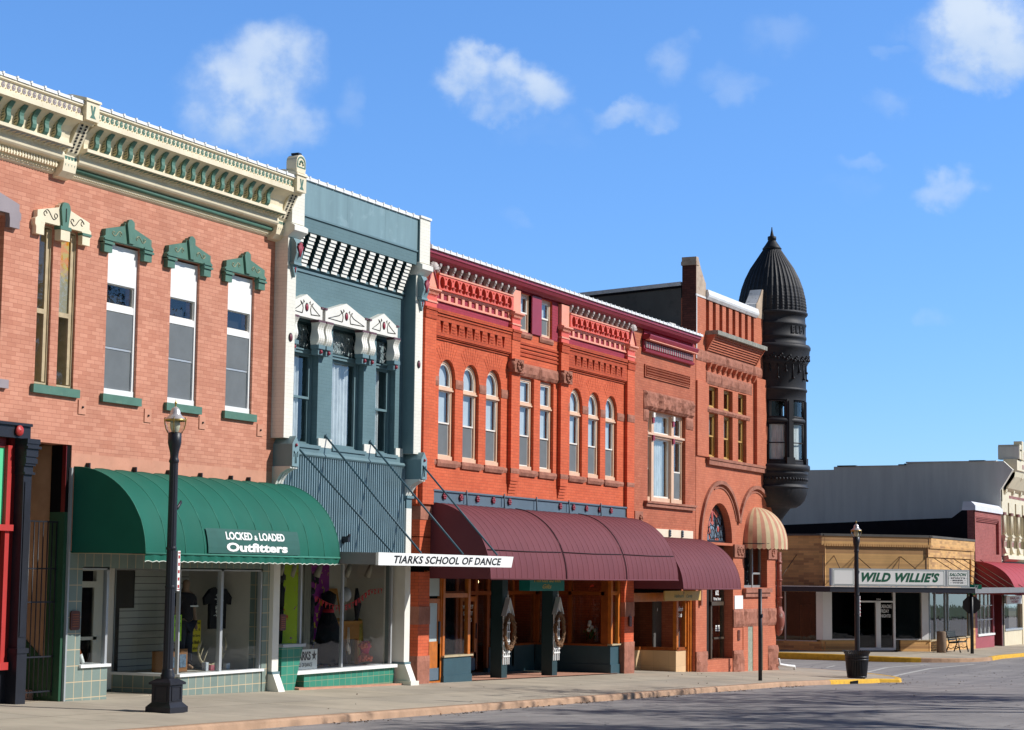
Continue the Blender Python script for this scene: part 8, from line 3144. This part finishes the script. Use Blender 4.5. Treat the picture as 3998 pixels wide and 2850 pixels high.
for k in range(9):
    b.ball((50.25 + rb.uniform(-.2, .2), F + .9, -1.45 + rb.uniform(-.15, .15)), .06, 8)
b.build('flowers', v)
b = MB(plain('leaf_green', (70, 110, 40), .7, var=.3))
for k in range(40):
    p = Vector((50.2 + rb.uniform(-.3, .3), F + .9 + rb.uniform(-.1, .1), -1.7 + rb.uniform(-.15, .15)))
    b.add([p, p + Vector((.07, 0, .05)), p + Vector((.1, .01, .12)), p + Vector((.02, .0, .08))], [(0, 1, 2, 3)])
b.build('leaves', v)
sheet('green_placard', 'green and yellow picture placard standing in the front of the right gift window', 'placard', 49.98, 50.2, -1.80, -1.35, F + .26, plain('lime_placard', (126, 176, 80), .6, var=.5, scale=12), [('GARDEN', .7)])
ar = MB(plain('lime_arrow', (96, 160, 40), .6)).py([[(47.9, -1.0), (48.05, -.90), (48.5, -.90), (48.5, -1.10), (48.05, -1.10)], [(47.97, -1.0), (48.07, -.93), (48.47, -.93), (48.47, -1.07), (48.07, -1.07)]], F + 2.6, F + 2.62)
ar.build('arrow_sign', None, 'green outline arrow sign inside the gift shop', 'sign')
sp = thing('teal_bottle', 'tall teal glass bottle on the card shop display floor', 'bottle', (53.0, F + 1.8, -2.2))
MB(plain('teal_glass', (50, 96, 110), .2)).lathe(53.3, F + 1.75, [(.02, -2.2), (.15, -2.2), (.18, -1.9), (.08, -1.6), (.09, -1.55)], 14).build('bottle', sp)
pk = MB(plain('yellow_green_gourd', (190, 180, 60), .5, var=.2)).ball((52.6, F + 1.7, -2.12), .16, 10, (1.3, 1, .6))
pk.build('gourd', None, 'yellow gourd on the card shop display floor', 'gourd')
st = MB(OAKDK)
for k in range(3):
    st.tube([(53.9 + .1 * k, F + 1.8, -2.2), (53.8 + .14 * k, F + 1.8, -1.2)], .025, 6)
st.build('wooden_easel', None, 'wooden easel standing in the card shop window', 'easel')
# red streamer in the saloon window
MB(plain('red_streamer', (176, 60, 60), .7)).tube([(88.0, F + .35, -1.15), (88.05, F + .35, -1.5), (88.2, F + .35, -2.0), (88.1, F + .35, -2.3)], [.12, .14, .07, .02], 8).build('red_streamer', None, 'red tapered streamer hanging in the saloon side window', 'decoration')

# ------------------------------------------------------------------ trees of the square across the road: they throw the dappled shade on the asphalt
BARK = plain('grey_brown_bark', (96, 82, 70), .95, var=.3, scale=6, bump=.6, bscale=14)
LEAF = plain('spring_leaves', (70, 82, 46), .8, var=.4, scale=2.0)


def tree(x, y, h, seed, label, leafy=.5, spread=1.0):
    rr = random.Random(seed)
    z0 = road_z(x, y)
    t = thing('shade_tree', label, 'tree', (x, y, z0), 'trees on the square')
    tips = []
    mb = MB(BARK)

    def grow(p, d, ln, r, depth):
        q = p + d * ln
        mid = p + d * ln * .5 + Vector((rr.uniform(-.1, .1), rr.uniform(-.1, .1), 0)) * ln * .4
        mb.tube([p, mid, q], [r, r * .85, r * .68], 8 if depth < 2 else 5)
        if depth >= 4:
            tips.append((q, ln))
            return
        tips.append((q, ln)) if depth >= 3 else None
        for k in range(3 if depth < 3 else 2):
            nd = (d + Vector((rr.uniform(-1, 1), rr.uniform(-1, 1), rr.uniform(-.25, .7))) * .75 * spread).normalized()
            grow(q, nd, ln * rr.uniform(.62, .82), r * .62, depth + 1)
    grow(Vector((x, y, z0 - .1)), Vector((rr.uniform(-.05, .05), rr.uniform(-.05, .05), 1)), h * .30, h * .025, 0)
    mb.build('trunk', t)
    cr = MB(LEAF)
    vs, fs = [], []
    for (q, ln) in tips:
        for k in range(int(16 * leafy)):
            p = q + Vector((rr.gauss(0, .55), rr.gauss(0, .55), rr.gauss(0, .45)))
            a = Vector((rr.uniform(-1, 1), rr.uniform(-1, 1), rr.uniform(-1, 1))).normalized() * rr.uniform(.08, .20)
            b = a.cross(Vector((rr.uniform(-1, 1), rr.uniform(-1, 1), 1)).normalized()) * .7
            o = len(vs)
            vs += [p - a, p + b * .6, p + a, p - b * .6]
            fs.append((o, o + 1, o + 2, o + 3))
    cr.add(vs, fs)
    cr.build('crown', t)


for (x, y, h, s, lb, lf, sp_) in ((36, .2, 14.0, 3, 'leafing tree across the road, nearest the camera', 2.4, 1.0), (44.5, .2, 14.5, 5, 'leafing tree across the road opposite the red building', 2.4, 1.0), (53.5, -.2, 14.5, 8, 'leafing tree across the road opposite the corner building', 2.4, 1.0), (64, -3.5, 12, 12, 'leafing tree across the road opposite the saloon', 1.6, 1.0)):
    tree(x, y, h, s, lb, lf, sp_)
# the row across the main street, out of frame, that the shop glass mirrors
ro = thing('opposite_row', 'dark brick row of two-storey shops across the main street, mirrored in the shop glass', 'shop building', (110, -20, road_z(110, -20)))
OB = brick('shaded_opposite_brick', (112, 84, 72), (96, 70, 60), (80, 66, 58), bump=.2)
mb = MB(OB)
for i in range(9):
    x = 70 + 11 * i
    h = (7.5, 6.6, 8.2)[i % 3]
    mb.box(x, x + 10.98, -30, -15, -4.5, -3 + h)
mb.build('wall', ro)
mb = MB(BLACKROOM)
for i in range(9):
    for k in range(4):
        x = 71 + 11 * i + 2.4 * k
        mb.box(x, x + 1.2, -15.02, -14.9, .6, 2.6)
        mb.box(x, x + 1.9, -15.02, -14.9, -3.0, -.6)
mb.build_each('window', ro)
